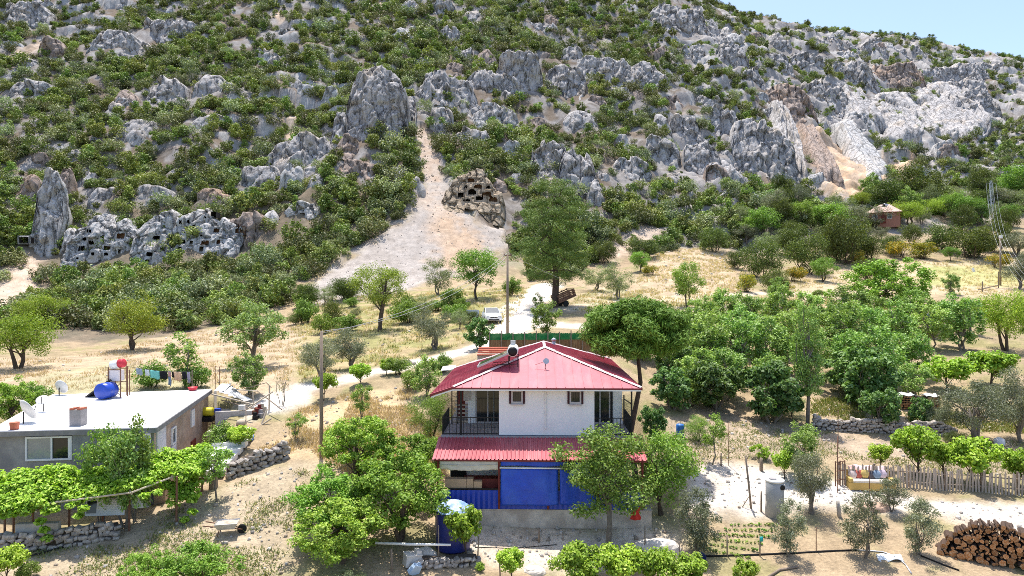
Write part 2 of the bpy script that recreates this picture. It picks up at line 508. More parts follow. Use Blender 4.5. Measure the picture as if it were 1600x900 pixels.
def rock_mat(name, base, stain, light, fs=1.0):
    m = bpy.data.materials.new(name); m.use_nodes = True
    nt = m.node_tree; N = nt.nodes; L = nt.links
    b = N['Principled BSDF']; b.inputs['Roughness'].default_value = .92; b.inputs['Specular IOR Level'].default_value = .15
    tc = N.new('ShaderNodeTexCoord'); oi = N.new('ShaderNodeObjectInfo')
    ge = N.new('ShaderNodeNewGeometry')
    mp = N.new('ShaderNodeMapping'); mp.inputs['Scale'].default_value = (1, 1, .28); L.new(ge.outputs['Position'], mp.inputs['Vector'])
    def noise(src, sc, det, ro=.6):
        n = N.new('ShaderNodeTexNoise'); n.inputs['Scale'].default_value = sc; n.inputs['Detail'].default_value = det; n.inputs['Roughness'].default_value = ro
        L.new(src, n.inputs['Vector']); return n
    st = noise(mp.outputs[0], .9 * fs, 7, .7)
    bg = noise(ge.outputs['Position'], .16, 4)
    fine = noise(ge.outputs['Position'], 2.6 * fs, 7, .75)
    def mix(f, a, bcol):
        x = N.new('ShaderNodeMix'); x.data_type = 'RGBA'
        L.new(f, x.inputs[0])
        for s, v in ((6, a), (7, bcol)):
            if isinstance(v, tuple): x.inputs[s].default_value = (*v, 1)
            else: L.new(v, x.inputs[s])
        return x.outputs[2]
    def rng(n, lo, hi, o0=0, o1=1):
        r = N.new('ShaderNodeMapRange'); r.inputs[1].default_value = lo; r.inputs[2].default_value = hi; r.inputs[3].default_value = o0; r.inputs[4].default_value = o1
        L.new(n, r.inputs[0]); return r.outputs[0]
    c1 = mix(rng(st.outputs['Fac'], .42, .62), tuple(x * .68 for x in base), base)
    c2 = mix(rng(bg.outputs['Fac'], .52, .68, 0, .75), c1, stain)
    c3 = mix(rng(fine.outputs['Fac'], .5, .72, 0, .8), c2, light)
    vo = N.new('ShaderNodeTexVoronoi'); vo.feature = 'DISTANCE_TO_EDGE'; vo.inputs['Scale'].default_value = .42 * fs
    wp = N.new('ShaderNodeVectorMath'); wp.operation = 'MULTIPLY_ADD'
    L.new(fine.outputs['Color'], wp.inputs[0]); wp.inputs[1].default_value = (1.6, 1.6, 1.6); L.new(mp.outputs[0], wp.inputs[2])
    L.new(wp.outputs[0], vo.inputs['Vector'])
    crack = rng(vo.outputs['Distance'], .0, .045)
    c4 = mix(crack, tuple(x * .5 for x in base), c3)
    L.new(c4, b.inputs['Base Color'])
    bp = N.new('ShaderNodeBump'); bp.inputs['Strength'].default_value = .9; bp.inputs['Distance'].default_value = .5
    a1 = N.new('ShaderNodeMath'); a1.operation = 'ADD'; L.new(st.outputs['Fac'], a1.inputs[0]); L.new(fine.outputs['Fac'], a1.inputs[1])
    a2 = N.new('ShaderNodeMath'); a2.operation = 'MULTIPLY_ADD'; L.new(crack, a2.inputs[0]); a2.inputs[1].default_value = .5; L.new(a1.outputs[0], a2.inputs[2])
    L.new(a2.outputs[0], bp.inputs['Height']); L.new(bp.outputs[0], b.inputs['Normal'])
    return m

M_EARTH = terrain_mat()
M_ROCK = rock_mat('grey_limestone', (.60, .57, .56), (.60, .50, .40), (.78, .76, .745))
M_ROCKW = rock_mat('pale_limestone', (.70, .68, .67), (.66, .58, .50), (.84, .83, .82))
M_ROCKT = rock_mat('tan_tuff', (.64, .51, .37), (.68, .52, .35), (.70, .62, .52))
M_ROCKO = rock_mat('reddish_rock', (.52, .41, .35), (.60, .40, .27), (.64, .57, .52))
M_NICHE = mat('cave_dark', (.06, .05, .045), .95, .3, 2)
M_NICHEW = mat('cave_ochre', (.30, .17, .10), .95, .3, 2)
# ------------------------------------------------------------------ terrain sheet, cut into ground, fields, roads, scree and mountain
def PP(pts):
    return [tuple(G(*p)[:2]) for p in pts]
def strip(pts, w):
    c = [Vector(G(*p)[:2]) for p in pts]
    a, b = [], []
    for i, p in enumerate(c):
        d = (c[min(i + 1, len(c) - 1)] - c[max(i - 1, 0)]).normalized()
        n = Vector((-d.y, d.x)) * (w / 2 if not isinstance(w, (list, tuple)) else w[i] / 2)
        a.append(tuple(p + n)); b.append(tuple(p - n))
    return a + b[::-1]

REG = dict(
 scree=HILLPOLY['scree'], chute=HILLPOLY['chute'],
 scree_orange=PP([(668,300),(700,320),(735,350),(760,380),(735,425),(690,425),(672,395),(660,350),(655,320)]),
 road=strip([(385,640),(430,626),(470,607),(520,596),(560,588),(610,577),(660,563),(715,551),(752,541),(785,524),(805,503),(818,485),(834,466),(850,450),(862,442)], [2.4,2.4,2.4,2.4,2.4,2.4,2.6,3,3.4,4.5,5.5,5.0,4.2,3.6,3]),
 road2=strip([(790,512),(860,508),(930,512)], [4, 4, 3]),
 track=strip([(880,486),(930,474),(1000,467),(1100,462),(1200,459),(1300,458)], [2.5,2.2,2,2,2,2]),
 yard=PP([(1075,742),(1110,728),(1180,728),(1240,742),(1310,758),(1400,772),(1500,784),(1600,792),(1640,800),(1640,842),(1560,826),(1490,812),(1430,800),(1380,800),(1300,795),(1250,800),(1200,806),(1140,806),(1085,800),(1060,770)]),
 front=PP([(700,822),(1010,822),(1060,835),(1060,880),(900,893),(760,880),(700,860)]),
 straw=PP([(395,712),(440,672),(470,640),(560,610),(640,598),(655,660),(690,690),(700,730),(650,790),(560,760),(480,700),(430,712)]),
 lfield=PP([(-200,625),(0,600),(160,618),(330,608),(400,640),(450,612),(460,560),(470,500),(380,505),(300,520),(240,530),(100,560),(0,560),(-200,560)]),
 lfieldgreen=PP([(0,625),(60,585),(180,568),(300,572),(330,612),(160,622)]),
 garden=PP([(130,830),(330,775),(440,728),(480,735),(460,840),(440,905),(0,905),(0,880)]),
 rsoil=PP([(1060,735),(1040,660),(1150,650),(1270,672),(1480,684),(1640,690),(1640,742),(1440,738),(1300,712),(1240,722),(1150,716)]),
 terr=PP([(1270,655),(1270,625),(1420,612),(1500,650),(1640,640),(1640,680),(1480,668)]),
 rfield=PP([(1240,470),(1240,440),(1330,420),(1430,408),(1640,402),(1640,450),(1560,462),(1440,462),(1330,470)]),
 rfgreen=PP([(1420,445),(1450,415),(1560,414),(1600,420),(1600,442),(1500,450)]),
 cfield=PP([(990,462),(1000,420),(1040,392),(1120,388),(1150,400),(1150,440),(1190,455),(1100,462)]),
 bank=PP([(880,480),(930,450),(1000,455),(1200,466),(1330,472),(1400,480),(1330,515),(1150,515),(1060,505),(950,500)]),
 clay1=PP([(945,402),(955,380),(1000,358),(1030,352),(1036,368),(990,386),(960,408)]),
 clay2=PP([(-60,520),(-60,470),(0,440),(40,400),(78,398),(62,440),(30,490)]),
 clay3=PP([(1230,180),(1262,190),(1330,238),(1395,290),(1330,318),(1290,296),(1262,250)]),
 clay4=PP([(1390,252),(1430,250),(1432,275),(1400,285)]),
 clay5=PP([(1185,285),(1232,300),(1240,318),(1205,322)]),
 chute2=PP([(12,98),(40,78),(78,58),(82,66),(46,92),(18,108)]),
 chute3=PP([(440,225),(452,180),(470,182),(462,215)]),
 chute4=PP([(583,0),(596,0),(600,52),(590,52)]),
 chute5=PP([(425,40),(438,0),(446,2),(438,42)]),
 scrubsoil=PP([(-150,535),(60,525),(130,540),(300,517),(330,507),(440,474),(480,442),(520,410),(640,320),(560,280),(-150,380)]),
 mid=PP([(455,500),(470,470),(560,462),(700,452),(830,450),(800,500),(720,540),(650,560),(560,580),(470,600)]),
)
BARE = ('scree', 'chute', 'clay1', 'clay2', 'clay3', 'clay4', 'clay5', 'chute2', 'chute3', 'chute4', 'chute5', 'road', 'track')

def grid():
    ys = [-160, -120, -90, -65, -45, -30, -18, -8, 0, 6, 10, 13, 15]
    y = 16.0
    while y < 430:
        ys.append(y); y += min(.0125 * y, .85) if y < 115 or y > 290 else .55
    while y < 900:
        ys.append(y); y += 9
    ys = np.array(ys)
    nin = 430
    uin = np.linspace(-1, 1, nin)
    extra = np.array([1.03, 1.08, 1.15, 1.25, 1.4, 1.6, 1.9, 2.3, 2.9, 3.6])
    Wd = np.maximum(.82 * (np.maximum(ys, 0) + 9), 22)
    far = 260 + np.maximum(ys, 0) * .35
    rows = []
    for Wi, fi in zip(Wd, far):
        e = Wi + (extra - 1) / (extra[-1] - 1) * fi
        rows.append(np.concatenate([-e[::-1], uin * Wi, e]))
    X = np.array(rows); Y = np.repeat(ys[:, None], X.shape[1], 1)
    return X, Y
TX, TY = grid()
TZ = hz(TX.ravel(), TY.ravel()).reshape(TX.shape)
_x, _y = TX.ravel(), TY.ravel()
_jx = _x + (fbm(_x * .5, _y * .5, 0, 3, 31) - .5) * (1.2 + .012 * np.maximum(_y, 0)) * 1.6
_jy = _y + (fbm(_x * .5, _y * .5, 5, 3, 37) - .5) * (1.2 + .012 * np.maximum(_y, 0)) * 1.6
MASK = {k: inpoly(_jx, _jy, v) for k, v in REG.items()}
def sdist(poly, x, y):
    """signed distance to a polygon, positive inside"""
    P_ = np.array(poly); d = np.full(len(x), 1e9)
    for i in range(len(P_)):
        a_, b_ = P_[i - 1], P_[i]; e = b_ - a_; L_ = max((e ** 2).sum(), 1e-9)
        t = np.clip(((x - a_[0]) * e[0] + (y - a_[1]) * e[1]) / L_, 0, 1)
        d = np.minimum(d, np.hypot(x - a_[0] - t * e[0], y - a_[1] - t * e[1]))
    return np.where(inpoly(x, y, poly), d, -d)
_gx = np.gradient(TZ, axis=0) / np.maximum(np.gradient(TY, axis=0), .01)
_slope = np.abs(_gx).ravel()
_n1 = fbm(_x / 9, _y / 9, 0, 4, 41)[:, None]
_n2 = fbm(_x / 1.7, _y / 1.7, 0, 3, 43)[:, None]
_n3 = fbm(_x / 30, _y / 30, 0, 3, 47)[:, None]
def c3(*a): return np.array(a)[None, :]
def mixc(a, b, t): return a * (1 - t) + b * t
_hill = mixc(c3(.19, .15, .115), c3(.155, .135, .115), sstep(.35, .6, _n1))
_hill = mixc(_hill, c3(.29, .268, .255), sstep(.42, .56, .5 * _n1 + .5 * _n2 + .18 * np.clip(_slope[:, None] - .9, -.4, 1)))
_grnd = mixc(c3(.41, .31, .20), c3(.35, .275, .17), sstep(.4, .6, _n1))
_grnd = mixc(_grnd, c3(.27, .26, .11), .6 * sstep(.52, .66, _n2))
_r = rough(_x, _y)[:, None]
COLR = mixc(_grnd, _hill, _r)
_jn = fbm(_x / 3.5, _y / 3.5, 0, 3, 57) - .5
_jn2 = fbm(_x / .9, _y / .9, 0, 2, 59) - .5
def paint(k, ca, cb, lo=.4, hi=.6, n=_n2, soft=None, amt=1.0):
    P_ = np.array(REG[k]); lo_, hi_ = P_.min(0) - 8, P_.max(0) + 8
    m = np.where((_x > lo_[0]) & (_x < hi_[0]) & (_y > lo_[1]) & (_y < hi_[1]))[0]
    s_ = soft if soft is not None else .25 + .012 * max(P_[:, 1].mean(), 20)
    d = sdist(REG[k], _x[m], _y[m]) + _jn[m] * s_ * 3.0 + _jn2[m] * s_ * 1.6
    w = (sstep(-s_, s_, d) * amt)[:, None]
    c = mixc(c3(*ca), c3(*cb), sstep(lo, hi, n[m]))
    COLR[m] = COLR[m] * (1 - w) + c * w
_sl = np.abs(np.gradient(TZ, axis=0) / np.maximum(np.gradient(TY, axis=0), .01)); _sl = (_sl + np.roll(_sl, 1, 0)) / 2
_sl2 = np.abs(np.gradient(TZ, axis=1) / np.maximum(np.gradient(TX, axis=1), .01))
_bare = _r[:, 0] * sstep(960, 1180, 800 + _x / np.maximum(_y, 1) * F) * sstep(.46, .58, fbm(_x / 7, _y / 12, 0, 4, 63))
_rk = np.maximum(_bare[:, None], sstep(1.15, 2.0, (np.hypot(_sl, _sl2)).ravel() + (_n2[:, 0] - .5) * 1.2)[:, None] * _r)
COLR = COLR * (1 - _rk) + mixc(c3(.34, .315, .305), c3(.47, .45, .435), sstep(.4, .65, _n2)) * _rk
paint('scrubsoil', (.22, .175, .125), (.17, .145, .105), soft=2.0)
paint('mid', (.42, .33, .19), (.30, .28, .12))
paint('bank', (.50, .40, .28), (.34, .31, .17), .42, .62)
paint('cfield', (.52, .40, .27), (.44, .34, .23))
paint('rfield', (.52, .41, .28), (.48, .39, .25))
paint('rfgreen', (.47, .42, .20), (.38, .38, .16), .42, .62, _n1)
paint('lfield', (.50, .385, .26), (.43, .335, .23), .4, .62)
paint('lfieldgreen', (.49, .40, .27), (.40, .36, .22), .4, .6, .5 * _n1 + .5 * _n2)
paint('straw', (.56, .42, .245), (.44, .34, .22), .45, .65)
paint('garden', (.45, .365, .255), (.32, .30, .18), .48, .64, .5 * _n1 + .5 * _n2)
paint('rsoil', (.44, .345, .25), (.37, .29, .21))
paint('terr', (.50, .38, .25), (.40, .32, .20))
paint('front', (.60, .48, .36), (.68, .58, .47))
paint('yard', (.62, .54, .46), (.71, .645, .58))
paint('road', (.66, .58, .50), (.74, .68, .61))
paint('road2', (.62, .54, .45), (.70, .62, .53))
paint('track', (.60, .49, .36), (.66, .56, .44))
paint('scree', (.385, .34, .305), (.43, .385, .35), soft=1.5)
paint('scree_orange', (.50, .36, .25), (.50, .40, .32), .35, .65, _n1, soft=3.2, amt=.95)
paint('chute', (.47, .36, .28), (.50, .41, .34), soft=.5)
for k in ('clay1', 'clay2', 'chute2', 'chute3', 'chute4', 'chute5'):
    paint(k, (.52, .40, .30), (.58, .46, .36))
for k in ('clay3', 'clay4', 'clay5'):
    paint(k, (.60, .42, .28), (.60, .46, .34))
_nr, _nc = TX.shape
_idx = np.arange(_nr * _nc).reshape(_nr, _nc)
_q = np.stack([_idx[:-1, :-1], _idx[:-1, 1:], _idx[1:, 1:], _idx[1:, :-1]], -1).reshape(-1, 4)
_fx = _x[_q].mean(1); _fy = _y[_q].mean(1)
_vm = lambda *ks: np.any([MASK[k] for k in ks], 0)[_q[:, 0]]
_reg = np.zeros(len(_q), int)                          # 0 ground
_reg[_r.ravel()[_q[:, 0]] > .35] = 1                    # mountain
for i, ks in enumerate((('scree', 'chute', 'scree_orange'), ('road', 'road2', 'track'), ('yard', 'front'), ('lfield', 'straw', 'lfieldgreen'), ('rfield', 'cfield', 'rfgreen'), ('garden',), ('rsoil',))):
    _reg[_vm(*ks)] = i + 2
_V = np.stack([_x, _y, TZ.ravel()], -1)
for i, nm in enumerate(('ground', 'mountain', 'scree_slope', 'dirt_road', 'ground_yard', 'field_straw', 'field_terrace', 'field_garden', 'field_soil')):
    qq = _q[_reg == i]
    if not len(qq): continue
    used, inv = np.unique(qq, return_inverse=True)
    me = np_mesh(nm, _V[used], inv.reshape(-1, 4), M_EARTH, COLR[used], smooth=True)
    o = link(bpy.data.objects.new(nm, me)); o['kind'] = 'structure'

# ------------------------------------------------------------------ crags
_lab_used = {}
def slope_at(x, y):
    return max(.45, (gz(x, y + 5) - gz(x, y - 1)) / 6)

def crag(px, pyb, wpx, hpx, seed, label, lean=.5, material=None, group=None, tops=.45, flute=1.0, rounded=False, name='limestone_crag'):
    p = G(px, pyb)
    tops *= .5; wpx = wpx * (1.18 if 44 < wpx < 100 else 1.0); hpx *= 1.1
    D = p.y; w = wpx * D / F; h = hpx * D / F
    nu = int(np.clip(w / .27, 26, 110)); nv = int(np.clip(h / .27, 22, 84))
    u = np.linspace(-1, 1, nu)[None, :].repeat(nv, 0); v = np.linspace(0, 1, nv)[:, None].repeat(nu, 1)
    rs = seed * 13.7
    e = np.clip(1 - np.abs(u) ** (2.4 if rounded else 5), 0, 1) ** (.5 if rounded else .55)
    k = max(2.0, w / 3.2)
    cell = np.floor(u * k * .5 + .8 * (fbm(u * 3 + rs, v * 0 + rs, 0, 2, seed) - .5) * 2)
    step = _hash(cell.astype(np.int64) + 50, np.zeros_like(cell, np.int64), np.zeros_like(cell, np.int64) + seed, seed)
    o = e * ((.86 + .22 * (fbm(u * 2 + rs, rs, 0, 2, seed) - .5)) if rounded else (1 - tops + tops * (.55 * step + .75 * fbm(u * k * .45 + rs, rs, 0, 3, seed))))
    vf = np.clip(v / .68, 0, 1); vt = np.clip((v - .68) / .32, 0, 1)
    x = p.x + u * w / 2
    zb = hz(x[0], np.full(nu, D))[None, :]
    zb = zb * .6 + p.z * .4 - .9
    H = (h + .9) * o
    z = zb + H * (np.sin(vf * math.pi / 2) if rounded else vf) + vt * .10 * h * np.sin(vt * math.pi) - vt * vt * .25 * h
    y = D + lean * H * vf + (.18 * w) * np.abs(u) ** 2.4
    if rounded: y = y + .25 * h * (1 - np.cos(vf * math.pi / 2))
    back = H / slope_at(p.x, p.y) * 1.15 + 1.5
    bc = np.minimum(back, max(3.0, .85 * w)); drop = (1 - bc / back) * H * 1.05
    y = y + vt * bc; z = z - vt ** 2 * drop
    # bulges, flutes, blocks
    amp = min(1.0, h / 7)
    xw = x + (fbm(x * .7, z * .5, rs, 2, seed + 11) - .5) * 1.4
    c1, e1 = cells(xw / 3.2 + rs, y / 4, z / 6.0, seed + 1)
    c2, e2 = cells(xw / 1.0, y / 1.3 + rs, z / 1.7, seed + 2)
    bl = .55 if rounded else 1.0
    n = (fbm(x * .16 + rs, y * .1, z * .12, 3, seed + 1) - .5) * 2.6 + (1 - np.abs(2 * fbm(x * .5 + rs, 0, z * .07, 3, seed + 2) - 1) - .6) * 1.1 * flute \
        + ((c1 - .5) * 1.7 + (c2 - .5) * .55 - (e1 < .08) * .5 - (e2 < .08) * .15) * bl + (fbm(x * 1.4, y * 1.4 + rs, z * 1.0, 3, seed + 4) - .5) * .6
    z = z + ((c1 - .5) * .7 + (c2 - .5) * .25) * amp * bl * np.clip(v * 2, 0, 1)
    fade = np.clip(1.3 - vt, 0, 1)
    y = y - n * amp * fade
    x = x + (fbm(x * .5, z * .5, rs, 3, seed + 8) - .5) * .9 * amp
    idx = np.arange(nu * nv).reshape(nv, nu)
    Q = np.stack([idx[:-1, :-1], idx[:-1, 1:], idx[1:, 1:], idx[1:, :-1]], -1).reshape(-1, 4)
    me = np_mesh(name, np.stack([x.ravel() - p.x, y.ravel() - D, z.ravel() - p.z], -1), Q, material or M_ROCK)
    ob = link(bpy.data.objects.new(name, me)); ob.location = p
    tag(ob, label, 'rock crag', group)
    CRAGS.append((p.x - w / 2, p.x + w / 2, D - .3, D + lean * h + .35 * float(back.max()), p.z + h))
    return ob
CRAGS = []; TOMBS = []
GC = 'limestone crags on the mountainside'
_cr = [ # px, base, w, h, label, opts
 (582,222,106,128,'largest grey limestone outcrop, a broad fluted block in the middle of the slope',dict(lean=.36,tops=.3)),
 (525,232,26,60,'narrow shaded rib of rock leaning on the left flank of the largest outcrop',{}),
 (632,205,30,70,'dark rib of rock leaning on the right flank of the largest outcrop',{}),
 (172,78,88,40,'left half of the pale cliff band high in the upper left corner',dict(tops=.3)),
 (252,68,110,44,'right half of the pale cliff band high in the upper left corner',dict(tops=.4)),
 (205,222,64,48,'rounded grey boulder with a flat bushy top on the left slope',dict(rounded=True)),
 (320,205,56,34,'squat rounded boulder right of the flat topped one on the left slope',dict(rounded=True)),
 (250,165,54,52,'pointed grey crag above the two rounded boulders',dict(tops=.5)),
 (318,150,46,44,'smooth square crag above the squat rounded boulder',dict(tops=.2,rounded=True)),
 (352,152,36,28,'small pale crag at the right foot of the smooth square crag',{}),
 (183,180,38,32,'paired small boulders above the flat topped boulder',{}),
 (36,152,66,30,'low pale cliff band near the left edge of the upper slope',dict(tops=.25)),
 (22,42,70,50,'broken dark cliff in the top left corner',dict(tops=.5)),
 (175,8,60,22,'rock ledge cut by the top edge above the pale cliff band',{}),
 (448,148,46,24,'small grey crag left of the largest outcrop',{}),
 (432,110,40,26,'isolated grey ledge high above the small crag left of the largest outcrop',{}),
 (458,262,92,58,'sloping cream crag with small caves above the pinnacles',dict(tops=.5)),
 (694,162,92,56,'tan cliff at the head of the long scree chute',dict(tops=.3)),
 (772,160,100,56,'long tan cliff band right of the scree chute',dict(tops=.25)),
 (688,212,44,52,'dark fluted crag beside the scree chute',{}),
 (812,142,66,62,'white faced cliff with horizontal ledges at mid slope',dict(lean=.15,tops=.3)),
 (886,158,60,66,'reddish cliff left of the long fluted wall',dict(tops=.35)),
 (950,132,94,50,'long fluted wall of rock at mid slope',dict(tops=.25)),
 (1018,142,56,52,'blocky end of the long fluted wall',dict(tops=.4)),
 (908,206,58,44,'pale humped crag below the reddish cliff',dict(rounded=True)),
 (1038,210,34,40,'upright grey stack below the long fluted wall',dict(rounded=True)),
 (1064,206,26,28,'short stack beside the upright grey stack',dict(rounded=True)),
 (1066,58,106,60,'big sloping slab at the top where the skyline begins',dict(tops=.5,lean=.5)),
 (1048,62,24,46,'thin rib left under the big top slab',{}),
 (1150,108,48,48,'pale crag on the ridge below the big top slab',{}),
 (1182,138,40,38,'lower crag on the ridge line right of the pale ridge crag',{}),
 (770,200,76,44,'broken grey crag above the tan tomb face',dict(tops=.5)),
 (735,232,60,34,'low grey crag between scree chute and tomb face',dict(tops=.5)),
 (868,286,70,72,'steep grey buttress behind the tall pine',dict(tops=.5,flute=1.3)),
 (906,318,56,88,'leaning white topped spire right of the tall pine',dict(tops=.6,flute=1.4)),
 (934,325,30,54,'smooth standing stone at the foot of the leaning spire',dict(rounded=True)),
 (992,286,60,44,'pale slabs in low scrub right of the leaning spire',dict(tops=.5,lean=.5)),
 (1040,262,50,54,'grey fin of rock in the middle right slope',dict(tops=.6)),
 (1078,240,50,66,'tall grey fin under the blocky wall on the right slope',dict(tops=.6)),
 (1104,282,56,62,'fluted grey buttress at the foot of the right slope',dict(tops=.5)),
 (1142,236,46,70,'slender fluted tower on the right slope',dict(tops=.6)),
 (1150,288,40,36,'low white rock at the foot of the slope above the green trees',dict(rounded=True)),
 (1186,270,62,92,'broad fluted buttress left of the pale quarry slabs',dict(tops=.5,flute=1.4)),
 (1226,296,64,104,'steep grey buttress left of the reddish slab',dict(tops=.55,lean=.4,flute=1.3)),
 (1245,190,70,64,'dark reddish crag at the head of the clay gully',dict(tops=.5,material=M_ROCKO)),
 (1300,180,76,60,'grey stepped crag above the white slab',dict(tops=.5)),
 (1548,190,50,60,'last shaded buttress of the far right slope',dict(tops=.5)),
 (1345,140,80,48,'grey crag in the upper middle of the far right slope',dict(tops=.5,lean=.4)),
 (1415,136,84,46,'pinkish crag below the far skyline',dict(tops=.5,lean=.4,material=M_ROCKO)),
 (1482,140,74,40,'pale ledges right of the pinkish crag',dict(tops=.5,lean=.4)),
 (1525,128,60,34,'small crags stepping down the far skyline',dict(tops=.5)),
 (1362,92,78,30,'long grey ledge just under the far skyline',dict(tops=.4)),
 (1300,78,56,24,'small ledge left of the long grey ledge',dict(tops=.4)),
 (1270,116,56,40,'white knobby crag on the left of the far slope',dict(tops=.5)),
 (1225,118,46,40,'small grey crag beside the white knobby crag',dict(tops=.5)),
 (1432,92,60,22,'pale broken ledge below the highest point of the skyline',dict(tops=.5)),
 (1560,120,50,26,'pale rock patch close to the right edge under the skyline',dict(tops=.5)),
 (60,400,40,140,'tall pale rock spire standing at the left edge of the cliff',dict(tops=.45,lean=.22,flute=1.3,material=M_ROCKW)),
 (88,330,22,76,'slim tan spire behind the tall pale spire',dict(tops=.3,lean=.15,rounded=True,material=M_ROCKO)),
 (24,330,44,56,'dark reddish crag left of the tall pale spire',dict(tops=.5,material=M_ROCKO)),
 (150,330,44,40,'grey ledge crowning the left lobe of the tomb cliff',dict(tops=.5)),
 (226,322,56,34,'grey ledge behind the triangular lobe of the tomb cliff',dict(tops=.6)),
 (330,330,60,36,'brown ledge above the grid of tomb windows',dict(tops=.6,material=M_ROCKO)),
 (104,412,40,52,'low pale rock joining the spire to the tomb cliff',dict(tops=.5,material=M_ROCKW)),
 (126,295,30,30,'small pointed rock right of the spires',{}),
 (270,250,56,34,'rounded brown crag in scrub above the tomb cliff',dict(rounded=True,material=M_ROCKO)),
 (190,258,40,24,'low brown rock in scrub above the tomb cliff',dict(rounded=True,material=M_ROCKO)),
 (452,300,40,52,'white cone shaped pinnacle with one square cave',dict(rounded=True,material=M_ROCKW,lean=.15)),
 (416,358,34,34,'white boulder at the foot of the small tomb rock',dict(rounded=True,material=M_ROCKW)),
 (490,295,30,28,'small pale knob right of the cone shaped pinnacle',dict(rounded=True)),
 (556,290,60,44,'brown crag with a dark arch above the scrub',dict(tops=.4,material=M_ROCKO)),
 (620,285,26,30,'small white rock at the top of the scree',dict(rounded=True)),
 (538,245,40,40,'brown crag above the arch crag',dict(tops=.4,material=M_ROCKO)),
 (375,392,70,60,'brown broken cliff continuing right of the main tomb cliff',dict(tops=.5,material=M_ROCKO,lean=.4)),
 (395,300,60,40,'grey ledges in the slope right of the tomb cliff',dict(tops=.5,lean=.5)),
 (700,65,40,30,'small grey tooth near the top edge',dict(tops=.6)),
 (738,35,34,30,'conical grey crag near the top edge',dict(rounded=True)),
 (640,22,34,24,'dark grey crag at the top edge in the middle',{}),
 (990,20,40,20,'pale blocks left of the big top slab',dict(tops=.6)),
 (845,50,50,18,'low pale ledge high in the middle of the slope',dict(tops=.5)),
 (1086,95,40,28,'small crag under the ridge crags',dict(tops=.6)),
]
for i, (px, pb, w, h, lab, kw) in enumerate(_cr):
    crag(px, pb, w, h, 100 + i, lab, group=GC, **kw)
# bare slabs lying on the slope, dipping to the lower right
def rock_slab(tl, tr, br, bl, seed, label, material, rough_=1.0, proud=1.6):
    P_ = [G(*q) for q in (tl, tr, br, bl)]
    nu, nv = 46, 60
    u = np.linspace(0, 1, nu)[None, :].repeat(nv, 0); v = np.linspace(0, 1, nv)[:, None].repeat(nu, 1)
    u2 = u + (fbm(v * 5 + seed, u * 2, 0, 3, seed) - .5) * .18; v2 = v + (fbm(u * 5, v * 2 + seed, 0, 3, seed + 1) - .5) * .14
    X = ((P_[0].x * (1 - u2) + P_[1].x * u2) * (1 - v2) + (P_[3].x * (1 - u2) + P_[2].x * u2) * v2)
    Y = ((P_[0].y * (1 - u2) + P_[1].y * u2) * (1 - v2) + (P_[3].y * (1 - u2) + P_[2].y * u2) * v2)
    Zt = hbase(X.ravel(), Y.ravel()).reshape(X.shape)
    Zl = ((P_[0].z * (1 - u2) + P_[1].z * u2) * (1 - v2) + (P_[3].z * (1 - u2) + P_[2].z * u2) * v2)
    Z = .5 * Zt + .5 * Zl
    ed = np.minimum(np.minimum(u, 1 - u) * 5, np.minimum(v, 1 - v) * 7); ed = np.clip(ed, 0, 1) ** .6
    c1, e1 = cells(u * 6 + seed + 1.2 * fbm(v * 4, u * 3, 0, 2, seed), v * 2.2, 0 * u + seed, seed + 2)
    st = (1 - np.abs(2 * fbm(u * 7 + v * 1.0, v * 1.4 + seed, 0, 4, seed + 3) - 1) - .6)
    off = proud * 2.2 * ed - 2.4 * (1 - ed) + rough_ * ((c1 - .5) * 1.5 + st * 1.6 + (fbm(X * .5, Y * .5, Z * .3, 4, seed + 4) - .5) * 1.3 - (e1 < .05) * .35)
    Y = Y - off * .62; Z = Z + off * .62
    idx = np.arange(nu * nv).reshape(nv, nu)
    Q = np.stack([idx[:-1, :-1], idx[1:, :-1], idx[1:, 1:], idx[:-1, 1:]], -1).reshape(-1, 4)
    c = sum(P_, Vector()) / 4
    me = np_mesh('rock_slab', np.stack([X.ravel() - c.x, Y.ravel() - c.y, Z.ravel() - c.z], -1), Q, material)
    ob = link(bpy.data.objects.new('rock_slab', me)); ob.location = c; tag(ob, label, 'rock slab', None, 'thing')
    xs = [q.x for q in P_]; SLABS.append([(q.x, q.y) for q in P_])
SLABS = []
rock_slab((1296,192), (1324,188), (1400,270), (1366,294), 21, 'smooth white slab dipping to the right above the orange clay', M_ROCKW, .45)
rock_slab((1240,192), (1266,188), (1322,284), (1276,292), 22, 'reddish brown slab between grey buttress and white slab', M_ROCKO, .7)
rock_slab((1346,146), (1412,140), (1496,220), (1396,224), 23, 'pale streaked rock wall on the far right slope', M_ROCK, 1.5)
rock_slab((1416,136), (1482,128), (1562,190), (1500,220), 24, 'grey streaked rock wall at the far right above green scrub', M_ROCK, 1.7)
rock_slab((1296,140), (1342,132), (1390,205), (1318,200), 25, 'grey streaked slab above the white slab', M_ROCK, 1.2)
rock_slab((1196,150), (1232,160), (1268,286), (1216,286), 26, 'long grey buttress slab left of the reddish slab', M_ROCK, 1.5)
